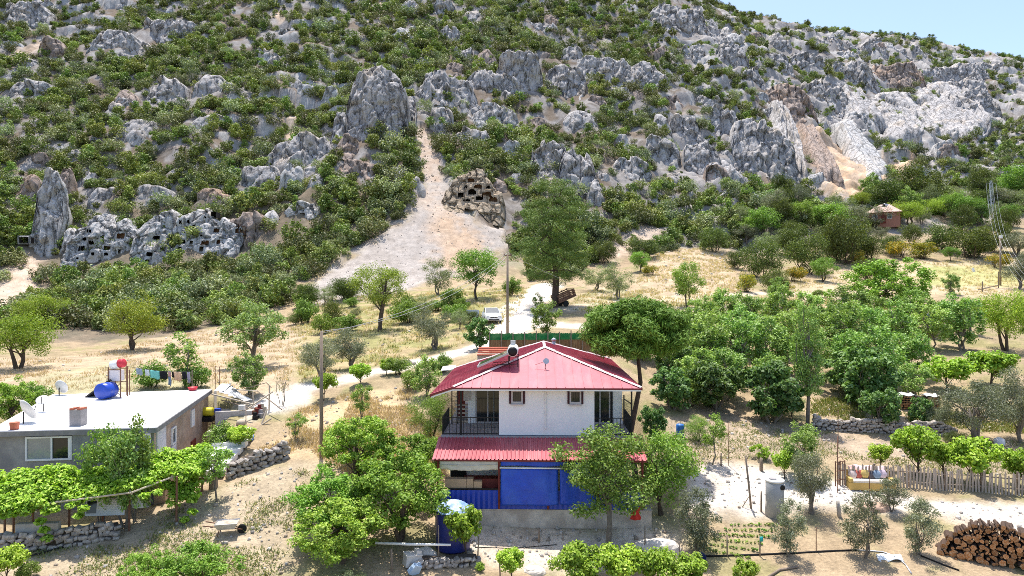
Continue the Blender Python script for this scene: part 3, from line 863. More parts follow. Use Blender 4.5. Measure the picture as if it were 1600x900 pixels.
# many smaller outcrops nobody could name apart
_rng = np.random.RandomState(11)
_k = 0
while _k < 130:
    if _rng.rand() < .6:
        px, py = _rng.uniform(960, 1560), _rng.uniform(30, 300)
        if py < 18 + np.interp(px, [1080, 1250, 1400, 1480, 1560], [5, 36, 48, 84, 96]) or py > 300 - max(0, (px - 1400) * .6): continue
    else:
        px, py = _rng.uniform(0, 960), _rng.uniform(10, 300)
    q = G(px, py)
    if any(inpoly(np.array([q.x]), np.array([q.y]), REG[k])[0] for k in BARE) or q.y > 480: continue
    s = _rng.uniform(.6, 1.4)
    crag(px, py, 30 * s, 18 * s * _rng.uniform(.7, 1.5), 400 + _k, 'small nameless grey outcrop among the scrub of the mountainside', group='small outcrops on the mountainside',
         lean=_rng.uniform(.2, .6), tops=_rng.uniform(.2, .6), rounded=_rng.rand() < .35, material=(M_ROCK, M_ROCK, M_ROCKO, M_ROCKW)[_rng.randint(4)], name='rock_outcrop')
    _k += 1

# ------------------------------------------------------------------ rock-cut tomb cliffs: openings are real holes with a chamber behind
def tomb_cliff(outline, D, seed, label, openings, material, lean=.46, fwd=0.0, ns=1.0, res=.16, base_drop=2.0):
    """outline: [(px, top py)] left to right; foot row follows the ground; openings: (px,py,w,h,arched,ochre)"""
    x0 = (outline[0][0] - 800) / F * D; x1 = (outline[-1][0] - 800) / F * D
    xs = np.arange(x0, x1, res)
    tops = np.interp(xs, [(a - 800) / F * D for a, b in outline], [CZ - (b - HOR) / F * D for a, b in outline])
    tops = tops + (fbm(xs * .6, seed, 0, 3, seed) - .5) * 1.4 + (cells(xs / 1.3, seed, 0, seed)[0] - .5) * 1.1
    zb = hz(xs, np.full(len(xs), D)) - base_drop
    zmin = zb.min(); nv = int((tops.max() - zmin) / res) + 1
    X = np.repeat(xs[None, :], nv, 0)
    V_ = np.linspace(0, 1, nv)[:, None]
    Z = zb[None, :] + (tops - zb)[None, :] * V_
    hh = (Z - zb[None, :])
    big = (fbm(X * .13 + seed, Z * .10, 0, 3, seed + 1) - .5) * 4.0
    Y = D - fwd + lean * hh - big + (1 - np.abs(2 * fbm(X * .33, Z * .07, 0, 3, seed + 2) - 1) - .6) * 1.3 + (fbm(X * .9, Z * .9, 0, 4, seed + 3) - .5) * .6
    _c1, _e1 = cells(X / 1.9 + (fbm(X * .5, Z * .5, 0, 2, seed) - .5), seed, Z / 2.6, seed + 4); _c2, _e2 = cells(X / .75, seed, Z / .9, seed + 5)
    Y = D - fwd + lean * hh + (Y - (D - fwd + lean * hh)) * ns
    Y = Y - ns * (_c1 - .5) * 1.3 - (_c2 - .5) * .25 + (_e1 < .09) * .4
    ed = np.minimum((xs - x0), (x1 - xs)) / 1.2
    Y = Y + (np.clip(1 - ed, 0, 1) ** 2)[None, :] * 1.6
    # smooth the rock round each opening so the cut reads crisp
    hole = np.zeros(X.shape, bool); holes = []
    for (px, py, w, h, arch, och) in openings:
        cx = (px - 800) / F * D; cz = CZ - (py - HOR) / F * D; hw = w / 2 * D / F * 1.12; hh_ = h / 2 * D / F * 1.12
        dx = np.abs(X - cx); dz = Z - cz
        near = (dx < hw + .35) & (np.abs(dz) < hh_ + .35)
        ins = (dx < hw) & (np.abs(dz) < hh_)
        if arch: ins &= ~((dz > 0) & ((dx / hw) ** 2 + (dz / hh_) ** 2 > 1))
        if near.any():
            yf = np.median(Y[near]); Y[near] = Y[near] * .25 + yf * .75
            holes.append((cx, cz, hw, hh_, yf, och))
        hole |= ins
    # top rows turn back into the hill
    bk = 6
    Xb = np.repeat(X[-1][None, :], bk, 0); t = np.linspace(.15, 1, bk)[:, None]
    Yb = Y[-1][None, :] + t * 7.0; Zb = Z[-1][None, :] + np.sin(t * 2.2) * .5 - t * t * 2.2 + (fbm(Xb * .5, Yb * .5, 0, 2, seed + 6) - .5) * .8
    Xa = np.vstack([X, Xb]); Ya = np.vstack([Y, Yb]); Za = np.vstack([Z, Zb])
    idx = np.arange(Xa.size).reshape(Xa.shape)
    hf = np.zeros((Xa.shape[0], Xa.shape[1]), bool); hf[:nv] = hole
    keep = ~(hf[:-1, :-1] & hf[1:, 1:] & hf[1:, :-1] & hf[:-1, 1:])
    Q = np.stack([idx[:-1, :-1], idx[:-1, 1:], idx[1:, 1:], idx[1:, :-1]], -1)[keep]
    root = empty('tomb_cliff', ((x0 + x1) / 2, D, float(np.median(zb))), 0, label, 'tomb cliff')
    c = root.location
    me = np_mesh('rock_face', np.stack([Xa.ravel() - c.x, Ya.ravel() - c.y, Za.ravel() - c.z], -1), Q, material)
    link(bpy.data.objects.new('rock_face', me), root)
    for (cx, cz, hw, hh_, yf, och) in holes:
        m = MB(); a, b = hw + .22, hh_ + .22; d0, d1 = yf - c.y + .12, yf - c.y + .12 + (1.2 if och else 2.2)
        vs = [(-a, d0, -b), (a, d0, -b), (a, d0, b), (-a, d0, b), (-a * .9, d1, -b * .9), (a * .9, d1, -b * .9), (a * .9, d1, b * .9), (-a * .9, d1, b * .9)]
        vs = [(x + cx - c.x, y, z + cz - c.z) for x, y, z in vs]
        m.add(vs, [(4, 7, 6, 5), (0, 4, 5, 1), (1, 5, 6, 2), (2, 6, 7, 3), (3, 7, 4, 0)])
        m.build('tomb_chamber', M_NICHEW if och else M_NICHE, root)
    CRAGS.append((x0, x1, D - 1, D + lean * 6 + 2.5, 99)); TOMBS.append((x0, x1, D, 6.5 if D > 134 else 2.2))
    return root
def z1(z, ox, oy, s): return [(ox + a / s, oy + b / s, w / s, h / s, ar, oc) for (a, b, w, h, ar, oc) in z]
_Dt = G(215, 412).y
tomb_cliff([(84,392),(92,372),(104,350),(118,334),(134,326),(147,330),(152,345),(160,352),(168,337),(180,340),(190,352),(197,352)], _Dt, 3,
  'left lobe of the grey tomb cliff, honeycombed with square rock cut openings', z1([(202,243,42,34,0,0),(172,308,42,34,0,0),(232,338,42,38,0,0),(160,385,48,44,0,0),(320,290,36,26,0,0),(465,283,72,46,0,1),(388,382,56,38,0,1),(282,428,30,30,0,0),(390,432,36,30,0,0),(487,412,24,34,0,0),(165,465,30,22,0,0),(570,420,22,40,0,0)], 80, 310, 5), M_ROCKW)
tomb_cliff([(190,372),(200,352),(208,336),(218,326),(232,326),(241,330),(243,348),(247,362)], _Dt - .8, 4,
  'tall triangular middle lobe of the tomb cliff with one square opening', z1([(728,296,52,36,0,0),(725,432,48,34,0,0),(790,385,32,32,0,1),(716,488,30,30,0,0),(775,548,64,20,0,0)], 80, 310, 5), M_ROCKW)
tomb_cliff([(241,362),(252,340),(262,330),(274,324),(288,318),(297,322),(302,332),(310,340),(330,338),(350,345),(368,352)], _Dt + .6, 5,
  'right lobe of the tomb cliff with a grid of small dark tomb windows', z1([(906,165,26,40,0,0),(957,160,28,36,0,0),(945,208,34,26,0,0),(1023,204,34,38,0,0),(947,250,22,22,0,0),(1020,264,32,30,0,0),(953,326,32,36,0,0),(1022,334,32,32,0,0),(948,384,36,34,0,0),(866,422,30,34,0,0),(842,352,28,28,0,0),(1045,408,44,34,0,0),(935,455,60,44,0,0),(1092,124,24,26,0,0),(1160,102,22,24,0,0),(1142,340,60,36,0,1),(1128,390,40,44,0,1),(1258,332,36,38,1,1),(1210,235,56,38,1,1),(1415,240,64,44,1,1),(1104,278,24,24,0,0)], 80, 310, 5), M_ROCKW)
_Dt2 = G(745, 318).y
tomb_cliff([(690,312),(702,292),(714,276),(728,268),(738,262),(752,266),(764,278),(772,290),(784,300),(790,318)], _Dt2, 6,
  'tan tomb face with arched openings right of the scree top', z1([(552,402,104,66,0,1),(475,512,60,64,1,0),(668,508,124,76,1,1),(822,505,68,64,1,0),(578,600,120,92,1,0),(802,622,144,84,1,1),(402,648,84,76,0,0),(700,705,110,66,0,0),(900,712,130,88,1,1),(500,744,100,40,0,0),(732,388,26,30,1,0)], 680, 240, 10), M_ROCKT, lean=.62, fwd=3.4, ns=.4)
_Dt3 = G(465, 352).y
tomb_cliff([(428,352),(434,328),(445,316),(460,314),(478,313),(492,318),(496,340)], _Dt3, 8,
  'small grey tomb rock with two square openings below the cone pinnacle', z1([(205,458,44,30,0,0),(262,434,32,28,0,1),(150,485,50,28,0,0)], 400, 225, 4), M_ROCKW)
# caves in the pinnacle and the spire: dark chambers with their own rock collar
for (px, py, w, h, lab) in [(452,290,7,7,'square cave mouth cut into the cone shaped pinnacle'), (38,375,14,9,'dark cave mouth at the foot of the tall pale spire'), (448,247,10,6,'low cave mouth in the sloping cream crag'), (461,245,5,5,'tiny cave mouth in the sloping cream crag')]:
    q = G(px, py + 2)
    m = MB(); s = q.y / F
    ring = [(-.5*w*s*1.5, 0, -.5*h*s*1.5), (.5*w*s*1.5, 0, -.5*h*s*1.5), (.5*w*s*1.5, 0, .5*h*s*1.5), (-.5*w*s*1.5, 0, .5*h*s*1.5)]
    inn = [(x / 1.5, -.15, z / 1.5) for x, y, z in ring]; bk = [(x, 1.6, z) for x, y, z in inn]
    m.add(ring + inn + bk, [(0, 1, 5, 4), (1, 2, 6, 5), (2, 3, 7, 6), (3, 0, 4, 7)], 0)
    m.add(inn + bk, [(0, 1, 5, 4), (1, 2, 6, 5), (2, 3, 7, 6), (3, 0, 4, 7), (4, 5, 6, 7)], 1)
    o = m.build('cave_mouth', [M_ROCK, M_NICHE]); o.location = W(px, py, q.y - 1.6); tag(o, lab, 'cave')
# ------------------------------------------------------------------ the two storey house with the red roof
M_WALL = mat('white_render', (.87, .875, .89), .85, .04, 1.2, .25, 30, color2=(.74, .73, .72), fac2=(.52, .8), stretch2=(2.4, 2.4, .35))
M_REDROOF = mat('red_roof_paint', (.43, .08, .11), .47, .14, 1.8, .04, 6, spec=.62, rnd=.09, color2=(.50, .15, .17), fac2=(.5, .72), stretch2=(2.5, .6, 1))
M_REDPORCH = mat('red_porch_paint', (.42, .08, .10), .47, .14, 1.8, .03, 6, spec=.62, rnd=.10, color2=(.50, .16, .17), fac2=(.52, .75), stretch2=(3, .5, 1))
M_CAP = mat('pale_ridge_cap', (.70, .50, .50), .5, .25, 5, .2, 20, color2=(.80, .74, .72))
M_FASC = mat('dark_red_trim', (.20, .03, .035), .5, .15, 4)
M_DKRED = mat('dark_red_wood', (.17, .028, .022), .6, .3, 5)
M_BLACK = mat('black_iron', (.015, .014, .015), .5, .3, 8)
M_DGLASS = mat('dark_glass', (.018, .022, .026), .08, .3, 2, spec=.6)
M_FRAME = mat('white_pvc', (.76, .76, .78), .4, .04, 3)
M_GFRAME = mat('grey_frame', (.50, .47, .48), .5, .08, 4)
M_CONC = mat('old_concrete', (.48, .44, .39), .9, .2, 3, .4, 14, color2=(.36, .32, .28))
M_SLAB = mat('grey_slab', (.33, .31, .31), .85, .18, 4, .3, 14)
M_BLUE = mat('blue_tarp', (.014, .07, .52), .42, .18, 2, .8, 4, spec=.45, dist=.06, color2=(.03, .11, .56), fac2=(.5, .7))
M_BLUEW = mat('blue_sheet_metal', (.012, .05, .40), .4, .15, 2, spec=.5)
M_CANVAS = mat('beige_canvas', (.62, .57, .47), .9, .08, 3, .25, 8)
M_CARD = mat('cardboard', (.50, .33, .20), .9, .1, 4)
M_WHITE = mat('white_paint', (.80, .79, .77), .6, .06, 3)
M_STEEL = mat('galvanised', (.50, .51, .53), .4, .12, 4, metal=.6)
M_WOOD = mat('weathered_wood', (.27, .21, .16), .9, .3, 5, .5, 20, stretch=(8, 8, 1))
M_PALEW = mat('pale_wood', (.52, .44, .34), .9, .2, 5, .4, 20)
M_RUST = mat('rusty_steel', (.20, .10, .065), .8, .35, 6)
M_TYRE = mat('tyre_rubber', (.02, .02, .02), .85, .2, 9)

house = empty('red_roof_house', (HX, HY, 0), HROT, 'white two storey house with a red metal hip roof and balconies', 'house')
def part(mb, name, m, parent=house, smooth=False): return mb.build(name, m, parent, smooth)
# ground storey, plinth, slabs
w = MB(); w.prism([(-4.6, 1.2), (3.9, 1.2), (3.9, 11.9), (-4.6, 11.9)], .1, 3.62); part(w, 'ground_floor_wall', M_WALL)
w = MB(); w.box((-.2, -.12, .63), (9.5, 2.64, .8)); w.box((-.2, -.12, 1.045), (9.56, 2.7, .03)); part(w, 'plinth', M_CONC)
w = MB(); w.box((-.45, 6.2, 3.74), (9.0, 11.44, .22)); part(w, 'floor_slab', M_SLAB)
up = part(MB().prism([(-2.23, .6), (2.24, .6), (2.24, 3.42), (3.9, 3.42), (3.9, 11.9), (-3.95, 11.9), (-3.95, 3.42), (-2.23, 3.42)], 3.853, 6.04), 'upper_wall', M_WALL)
w = MB(); w.box((0, .585, 3.83), (4.5, .06, .10)); part(w, 'wall_foot_strip', mat('dark_blue_grey', (.10, .12, .16), .8, .3, 6))  # thin dark blue-grey strip along the foot of the upper front wall
# soffit and fascia
w = MB(); w.prism([(-4.30, .03), (4.30, .03), (4.30, 12.2), (-3.9, 12.2), (-3.9, 10), (-4.30, 10)], 6.045, 6.075); part(w, 'soffit', M_WALL)
w = MB(); w.box((0, .005, 6.145), (8.70, .05, .075)); w.bar((-4.34, .0, 6.17), (-5.40, .0, 5.82), .05, .10); w.bar((-5.37, -.02, 5.80), (-5.37, 10.2, 5.80), .06, .12); w.bar((4.36, -.02, 6.15), (4.36, 12.35, 6.15), .05, .11); part(w, 'fascia', M_FASC)
w = MB(); w.box((0, .015, 6.075), (8.66, .05, .065)); w.bar((-4.30, .02, 6.085), (-5.36, .02, 5.73), .05, .06); part(w, 'eave_board', M_WHITE)
# roof panels
roof = link(bpy.data.objects.new('roof', MB().prism([(-4.25, .1), (4.25, .1), (0.02, 4.3), (0.0, 4.35), (-.02, 4.3)], 6.08, 6.10).mesh('roof', M_REDROOF)), house)
SL = 1.45 / 4.34
def panel(poly, zf, nrm, rib=None):
    m = MB(); n = len(poly); t = .03
    top = [(x, y, zf(x, y)) for x, y in poly]; bot = [(x, y, z - t) for x, y, z in top]
    m.add(top + bot, [tuple(range(n)), tuple(range(2 * n - 1, n - 1, -1))] + [(i, n + i, n + (i + 1) % n, (i + 1) % n) for i in range(n)])
    if rib:
        a, b = [Vector((x, y, zf(x, y) + .018)) for x, y in rib]
        if (b - a).length > .05: m.bar(a, b, .028, .036)
    m.build('roof_panel', M_REDROOF, roof)
zF = lambda x, y: 6.2 + y * (1.45 / 4.35)
zS = lambda x, y: 7.65 - abs(x) * SL
n = 20; xs = np.linspace(-4.34, 4.34, n + 1)
for i in range(n):
    a, b = xs[i] + .004, xs[i + 1] - .004
    ta, tb = 4.35 * (1 - abs(a) / 4.34), 4.35 * (1 - abs(b) / 4.34)
    pl = [(a, -.03), (b, -.03), (b, max(tb, .0))] + ([(a, ta)] if ta > .02 else [])
    if a < 0 < b: pl = [(a, -.03), (b, -.03), (b, tb), (0, 4.35), (a, ta)]
    panel(pl, zF, None, ((b, -.03), (b, tb)))
def side(x_e, yb, sgn):
    ye = 10.2 if sgn < 0 else 12.35
    ys = np.linspace(-.0, ye, 24)
    for i in range(23):
        a, b = ys[i] + .003, ys[i + 1] - .003
        def top(y):
            if y < 4.35: return 4.34 * (1 - y / 4.35)
            if y < 8: return 0.0
            return (y - 8) / (ye - 8) * x_e
        pl = [(sgn * x_e, a), (sgn * x_e, b), (sgn * min(top(b), x_e), b)]
        if a < 4.35 < b: pl.append((0, 4.35))
        if a < 8 < b: pl.append((0, 8.0))
        if abs(top(a) - x_e) > .02: pl.append((sgn * top(a), a))
        if sgn < 0: pl = pl[::-1]
        panel(pl, zS, None, ((sgn * x_e, b), (sgn * top(b), b)))
side(5.37, 10.2, -1); side(4.34, 12.35, 1)
m = MB(); m.add([(0, 8, 7.64), (-5.37, 10.2, 5.84), (4.34, 12.35, 6.19)], [(0, 1, 2), (0, 2, 1)]); m.build('roof_panel', M_REDROOF, roof)
def cap(a, b, k, wd=.2):
    a, b = Vector(a), Vector(b)
    for i in range(k):
        p, q = a.lerp(b, i / k), a.lerp(b, (i + .97) / k)
        d = (q - p).normalized(); side_ = d.cross(Vector((0, 0, 1))).normalized(); upv = side_.cross(d)
        m = MB(); o = upv * (.03 + .012 * (i % 2))
        m.add([p - side_ * wd / 2, p + o * 1.6, p + side_ * wd / 2, q - side_ * wd / 2, q + o * 1.6, q + side_ * wd / 2],
              [(0, 1, 4, 3), (1, 2, 5, 4), (0, 3, 5, 2), (0, 2, 1), (3, 4, 5)])
        m.build('ridge_cap', M_CAP, roof)
cap((-4.34, .0, 6.23), (0, 4.35, 7.68), 8); cap((4.34, .0, 6.23), (0, 4.35, 7.68), 8); cap((0, 4.35, 7.67), (0, 8, 7.67), 5, .16); cap((0, 8, 7.67), (4.34, 12.35, 6.22), 8, .14); cap((0, 8, 7.67), (-5.37, 10.2, 5.87), 7, .14)
# windows with shutters
def window(cx):
    f = MB()
    for (a, b, c, d) in [(-.26, .26, .32, .26), ]: pass
    z0, z1, y = 5.36, 6.0, .59
    for (x0, x1, za, zb) in [(-.27, -.20, z0, z1), (.20, .27, z0, z1), (-.20, .20, z1 - .07, z1), (-.20, .20, z0, z0 + .10)]:
        f.box((cx + (x0 + x1) / 2, y - .03, (za + zb) / 2), (x1 - x0, .10, zb - za))
    fo = f.build('window', M_GFRAME, house)
    MB().box((cx, y - .005, (z0 + z1) / 2 + .02), (.40, .02, .48)).build('pane', M_DGLASS, fo)
    g = MB(); [g.box((cx - .16 + k * .08, y - .05, 5.70), (.008, .008, .46)) for k in range(5)]; g.build('grille', M_BLACK, fo)
    MB().box((cx, y - .06, z0 - .03), (.62, .16, .05)).build('sill', M_GFRAME, fo)
    for s in (-1, 1):
        MB().box((cx + s * .325, y - .025, (z0 + z1) / 2 + .01), (.09, .05, z1 - z0 + .02)).build('shutter', mat('dark_shutter', (.05, .012, .02), .6, .2, 6), fo)
window(-1.38); window(1.35)
m = MB(); m.tube([(-.04, .54, 5.98), (-.05, .53, 5.6), (-.05, .53, 4.25), (-.05, .45, 4.2)], .035, 8); m.box((-.0, .5, 5.97), (.10, .1, .1)); m.box((-.05, .56, 4.9), (.12, .03, .03)); part(m, 'downpipe', M_WHITE)
# mark on the wall: a looped scribble with a tail and dot
m = MB()
q = [(2.02, 4.03), (2.06, 4.10), (2.13, 4.10), (2.15, 4.03), (2.11, 3.96), (2.03, 3.94), (1.97, 3.97), (1.99, 4.04), (2.08, 4.07), (2.11, 4.03)]
m.tube([(x - .12, .59, z + .06) for x, z in q], .012, 5); m.tube([(1.72, .59, 4.20), (1.75, .59, 4.13), (1.78, .59, 4.08), (1.84, .59, 4.06)], .012, 5)
m.tube([(1.62, .59, 3.97), (1.66, .59, 3.99), (1.70, .59, 3.95), (1.66, .59, 3.91), (1.63, .59, 3.94)], .012, 5); part(m, 'wall_scribble', M_BLACK)
# balconies
def door(cx, wd, y, z0, z1, two=True):
    f = MB(); f.box((cx - wd / 2 + .03, y, (z0 + z1) / 2), (.06, .08, z1 - z0)); f.box((cx + wd / 2 - .03, y, (z0 + z1) / 2), (.06, .08, z1 - z0)); f.box((cx, y, z1 - .03), (wd - .12, .08, .06)); f.box((cx, y, z0 + .04), (wd - .12, .08, .08)); f.box((cx, y - .003, (z0 + z1) / 2), (.06, .08, z1 - z0 - .14))
    d = f.build('balcony_door', M_GFRAME, house)
    for s in (-1, 1): MB().box((cx + s * (wd / 4 - .03), y + .012, (z0 + z1) / 2), (wd / 2 - .10, .02, z1 - z0 - .16)).build('pane', M_DGLASS, d)
    return d
d = door(-2.93, 1.28, 3.38, 3.87, 5.98)
MB().box((-2.62, 3.30, 4.9), (.05, .03, 1.9)).build('curtain', mat('grey_curtain', (.18, .20, .21), .9, .2, 8), d)
MB().box((-2.25, 3.33, 4.9), (.10, .10, 2.1)).build('reveal', M_BLACK, d)
MB().box((-2.85, 2.8, 3.872), (1.5, .9, .02)).build('door_mat', M_SLAB, house)
d2 = door(2.78, 1.05, 3.38, 3.87, 5.98)
MB().box((3.36, 3.36, 4.93), (.12, .06, 2.1)).build('shutter', M_BLACK, d2)
def railing(x0, x1, ys, side_x, h=.82):
    r = MB(); z = 3.86; y = .66
    nb = int((x1 - x0) / .165)
    for i in range(nb + 1): r.box((x0 + (x1 - x0) * i / nb, y, z + h / 2), (.022, .022, h))
    for zz in (z + .06, z + h): r.bar((x0, y, zz), (x1, y, zz), .035)
    k = int((ys - y) / .165)
    for i in range(1, k + 1): r.box((side_x, y + (ys - y) * i / k, z + h / 2), (.022, .022, h))
    for zz in (z + .06, z + h): r.bar((side_x, y, zz), (side_x, ys, zz), .035)
    return r
r = railing(-4.9, -2.26, 3.3, -4.9); part(r, 'balcony_railing', M_BLACK)
r = railing(2.27, 3.98, 3.3, 3.98); r.bar((3.98, .66, 5.35), (3.98, 3.3, 5.15), .04); r.box((3.98, 3.3, 4.6), (.06, .06, 1.5)); part(r, 'balcony_railing', M_BLACK)
for (x, y, s) in [(-4.03, .66, .09), (-4.75, 3.2, .05), (-4.45, 3.25, .05), (3.98, .66, .07)]:
    part(MB().box((x, y, 4.95), (s, s, 2.2)), 'balcony_post', M_BLACK)
part(MB().box((-4.42, 4.6, 4.95), (.42, .12, 2.1)), 'stair_screen', M_DKRED)
st = MB()
for k in range(9): st.box((-4.35, 3.6 + k * .26, 3.9 + k * .17), (.8, .28, .06))
part(st, 'outside_stair', M_PALEW)
m = MB(); m.box((-4.0, 3.35, 5.45), (.34, .10, .85)); part(m, 'meter_box', M_GFRAME)
# porch
porch = link(bpy.data.objects.new('porch_roof', MB().bar((-5.0, -1.55, 3.22), (4.3, -1.55, 3.22), .07, .07).bar((-5.0, .5, 3.66), (4.3, .5, 3.66), .07, .07).bar((-5.0, -1.5, 3.24), (-5.0, .5, 3.68), .06, .06).mesh('porch_roof', M_FASC)), house)
ns = 9; wd = 9.4 / ns
for k in range(ns):
    x0 = -5.06 + k * wd; prof = []
    nr = 6; p_ = wd / nr
    for j in range(nr):
        b = x0 + j * p_
        prof += [(b, 0), (b + p_ * .56, 0), (b + p_ * .66, .042), (b + p_ * .88, .042)]
    prof.append((x0 + wd, 0))
    dz = .006 * (k % 2)
    top = [(x, .58, 3.79 + z + dz) for x, z in prof]; bot = [(x, -1.66, 3.28 + z + dz) for x, z in prof]
    N_ = len(prof)
    m = MB(); m.add(bot + top, [(i, i + 1, N_ + i + 1, N_ + i) for i in range(N_ - 1)])
    o = m.build('roof_sheet', M_REDPORCH, porch)
    o.modifiers.new('thick', 'SOLIDIFY').thickness = .012
    o.modifiers['thick'].offset = -1
for x in (-4.82, -2.13, .03, 2.2, 4.15):
    part(MB().box((x, -1.42, 2.15), (.09, .09, 2.18)), 'porch_post', M_DKRED)
m = MB(); m.box((-.33, -1.40, 1.93), (8.9, .06, .05)); part(m, 'porch_rail', M_BLACK)
for (a, b) in [(-4.78, -2.17), (-2.09, -.01), (.07, 2.16), (2.24, 4.11)]:
    m = MB(); k = int((b - a) / .11); vs = []
    for i in range(k + 1):
        x = a + (b - a) * i / k; y = -1.43 - (.03 if i % 2 else 0)
        vs += [(x, y, 1.07), (x, y, 1.88)]
    m.add(vs, [(2 * i, 2 * i + 2, 2 * i + 3, 2 * i + 1) for i in range(k)])
    o = part(m, 'porch_panel', M_BLUEW); o.modifiers.new('t', 'SOLIDIFY').thickness = .02
m = MB(); m.box((-3.3, 1.16, 2.62), (.9, .06, .34)); m.box((-2.3, 1.16, 2.62), (.7, .06, .34)); part(m, 'porch_window', M_DGLASS)
m = MB(); m.box((-4.2, 1.16, 2.0), (.75, .06, 2.0)); part(m, 'porch_door', M_BLACK)
# things on and about the porch
def sag(a, d): return lambda u, v: (0, d * math.sin(v * 3.1) + .02 * math.sin(u * 23 + v * 5), -a * math.sin(math.pi * u) * (1 - v) - .012 * math.sin(u * 40) * (1 - v))
R = Matrix.Translation((HX, HY, 0)) @ Matrix.Rotation(HROT, 4, 'Z')
def at_house(o): o.matrix_world = R; return o
def thing(mb, name, mats, label, cat, smooth=False, group=None):
    o = mb.build(name, mats, None, smooth); tag(o, label, cat, group); return o
m = MB().sheet((-4.74, -1.50, 2.82), (-2.18, -1.50, 2.82), (-2.18, -1.48, 3.26), (-4.74, -1.48, 3.26), 24, 8, sag(.07, -.05), 0, .012); m.tube([(-4.7, -1.55, 3.03), (-3.4, -1.57, 2.99), (-2.2, -1.55, 3.04)], .018, 6)
at_house(thing(m, 'canvas_awning', M_CANVAS, 'beige canvas awning hanging between the first two porch posts', 'awning', True))
m = MB().sheet((-2.05, -1.56, 1.24), (.45, -1.56, 1.30), (.45, -1.50, 2.84), (-2.05, -1.50, 2.86), 26, 18, lambda u, v: (0, -.035 * math.sin(u * 9 + v * 2) - .05 * math.sin(v * 3), .03 * math.sin(u * 7) * (1 - v)), 0, .01)
at_house(thing(m, 'tarp', M_BLUE, 'bright blue tarpaulin closing the middle of the porch', 'tarpaulin', True))
m = MB().sheet((-2.05, -1.50, 2.98), (2.15, -1.50, 2.96), (2.15, -1.48, 3.25), (-2.05, -1.48, 3.26), 30, 5, lambda u, v: (0, -.02 * math.sin(u * 17), .02 * math.sin(u * 12) * (1 - v)), 0, .01)
at_house(thing(m, 'tarp', M_BLUE, 'narrow blue tarpaulin strip under the porch eave', 'tarpaulin', True))
m = MB().sheet((.55, -1.5, 1.3), (2.12, -1.5, 1.3), (2.12, -1.48, 2.84), (.55, -1.48, 2.84), 20, 14, lambda u, v: (0, -.03 * math.sin(u * 9 + v * 2), 0), 0, .01)
at_house(thing(m, 'tarp', M_BLUE, 'blue tarpaulin behind the apricot tree at the right of the porch', 'tarpaulin', True))
m = MB().tube([(-2.1, -1.52, 2.90), (2.2, -1.52, 2.88)], .035, 8); at_house(thing(m, 'curtain_pole', M_WHITE, 'white pole strung along the porch between two blue tarpaulins', 'pole', True))
m = MB().box((-2.92, -.75, 2.02), (1.6, .5, .42)).box((-2.92, -.75, 2.25), (1.66, .56, .04)).box((-2.92, -.75, 1.42), (1.5, .44, .76)); at_house(thing(m, 'counter', M_DKRED, 'dark red wooden counter inside the open porch', 'counter'))
for (x, sx_, z, lab) in [(-4.05, .95, .40, 'wide cardboard box on the porch ledge'), (-3.42, .28, .42, 'narrow cardboard box in the middle on the porch ledge'), (-3.08, .36, .30, 'small pale cardboard box next to the dark counter')]:
    m = MB().box((x, -1.18, 1.62 + z / 2 + .32), (sx_, .36, z)).box((x, -1.18, 1.94 + z + .012), (sx_ * .92, .07, .02)); at_house(thing(m, 'cardboard_box', M_CARD, lab, 'box'))
    at_house(part(MB().box((x, -1.18, 1.50), (.12, .2, .86)), 'box_support', M_DKRED, house)).matrix_local = Matrix.Identity(4)
# solar water heater on the roof
def solar_heater(loc, rz, label, tank_m, cap_m, tl=1.5, r=.27, drop=.85, run=1.7, th=.62):
    root = empty('solar_water_heater', loc, rz, label, 'solar heater')
    M_ = Matrix.Translation((0, 0, th)) @ Matrix.Rotation(R_(90), 4, 'X')
    MB().lathe([(r * .85, -tl / 2), (r, -tl / 2 + .05), (r, tl / 2 - .05), (r * .85, tl / 2)], 22, m=0, M=M_).build('tank', tank_m, root, True)
    MB().lathe([(r * .80, tl / 2 - .02), (r * .84, tl / 2 + .025), (r * .3, tl / 2 + .04)], 20, M=M_).build('tank_cap', cap_m, root, True)
    a, b = Vector((-run, 0, th - drop + .06)), Vector((-.18, 0, th - .12))
    d = (b - a).normalized(); nrm = Vector((-d.z, 0, d.x)); m = MB(); hw = tl * .55
    m.add([a + Vector((0, -hw, 0)), b + Vector((0, -hw, 0)), b + Vector((0, hw, 0)), a + Vector((0, hw, 0))] + [p + nrm * .09 for p in (a + Vector((0, -hw, 0)), b + Vector((0, -hw, 0)), b + Vector((0, hw, 0)), a + Vector((0, hw, 0)))],
          [(3, 2, 1, 0), (4, 5, 6, 7), (0, 1, 5, 4), (1, 2, 6, 5), (2, 3, 7, 6), (3, 0, 4, 7)])
    m.build('collector_panel', M_STEEL, root)
    m = MB(); a2, b2 = a + nrm * .094 + d * .08, b + nrm * .094 - d * .08
    m.add([a2 + Vector((0, -hw + .08, 0)), b2 + Vector((0, -hw + .08, 0)), b2 + Vector((0, hw - .08, 0)), a2 + Vector((0, hw - .08, 0))], [(0, 1, 2, 3)]); m.build('collector_glass', M_DGLASS, root)
    f = MB()
    for y in (-tl * .4, tl * .4):
        f.bar((-.2, y, th - r * .9), (-.2, y, -.0), .04); f.bar((.25, y, th - r * .9), (.25, y, -.15), .04); f.bar((-.2, y, th - r), (.25, y, th - r), .04); f.bar((.25, y, 0), (-run * .6, y, th - drop * .8), .035)
    f.build('frame', M_BLACK, root)
    return root
hp = R @ Vector((-1.62, 2.55, 7.06))
sh = solar_heater(hp, HROT, 'solar water heater with white tank on the left slope of the red roof', M_WHITE, M_BLACK)
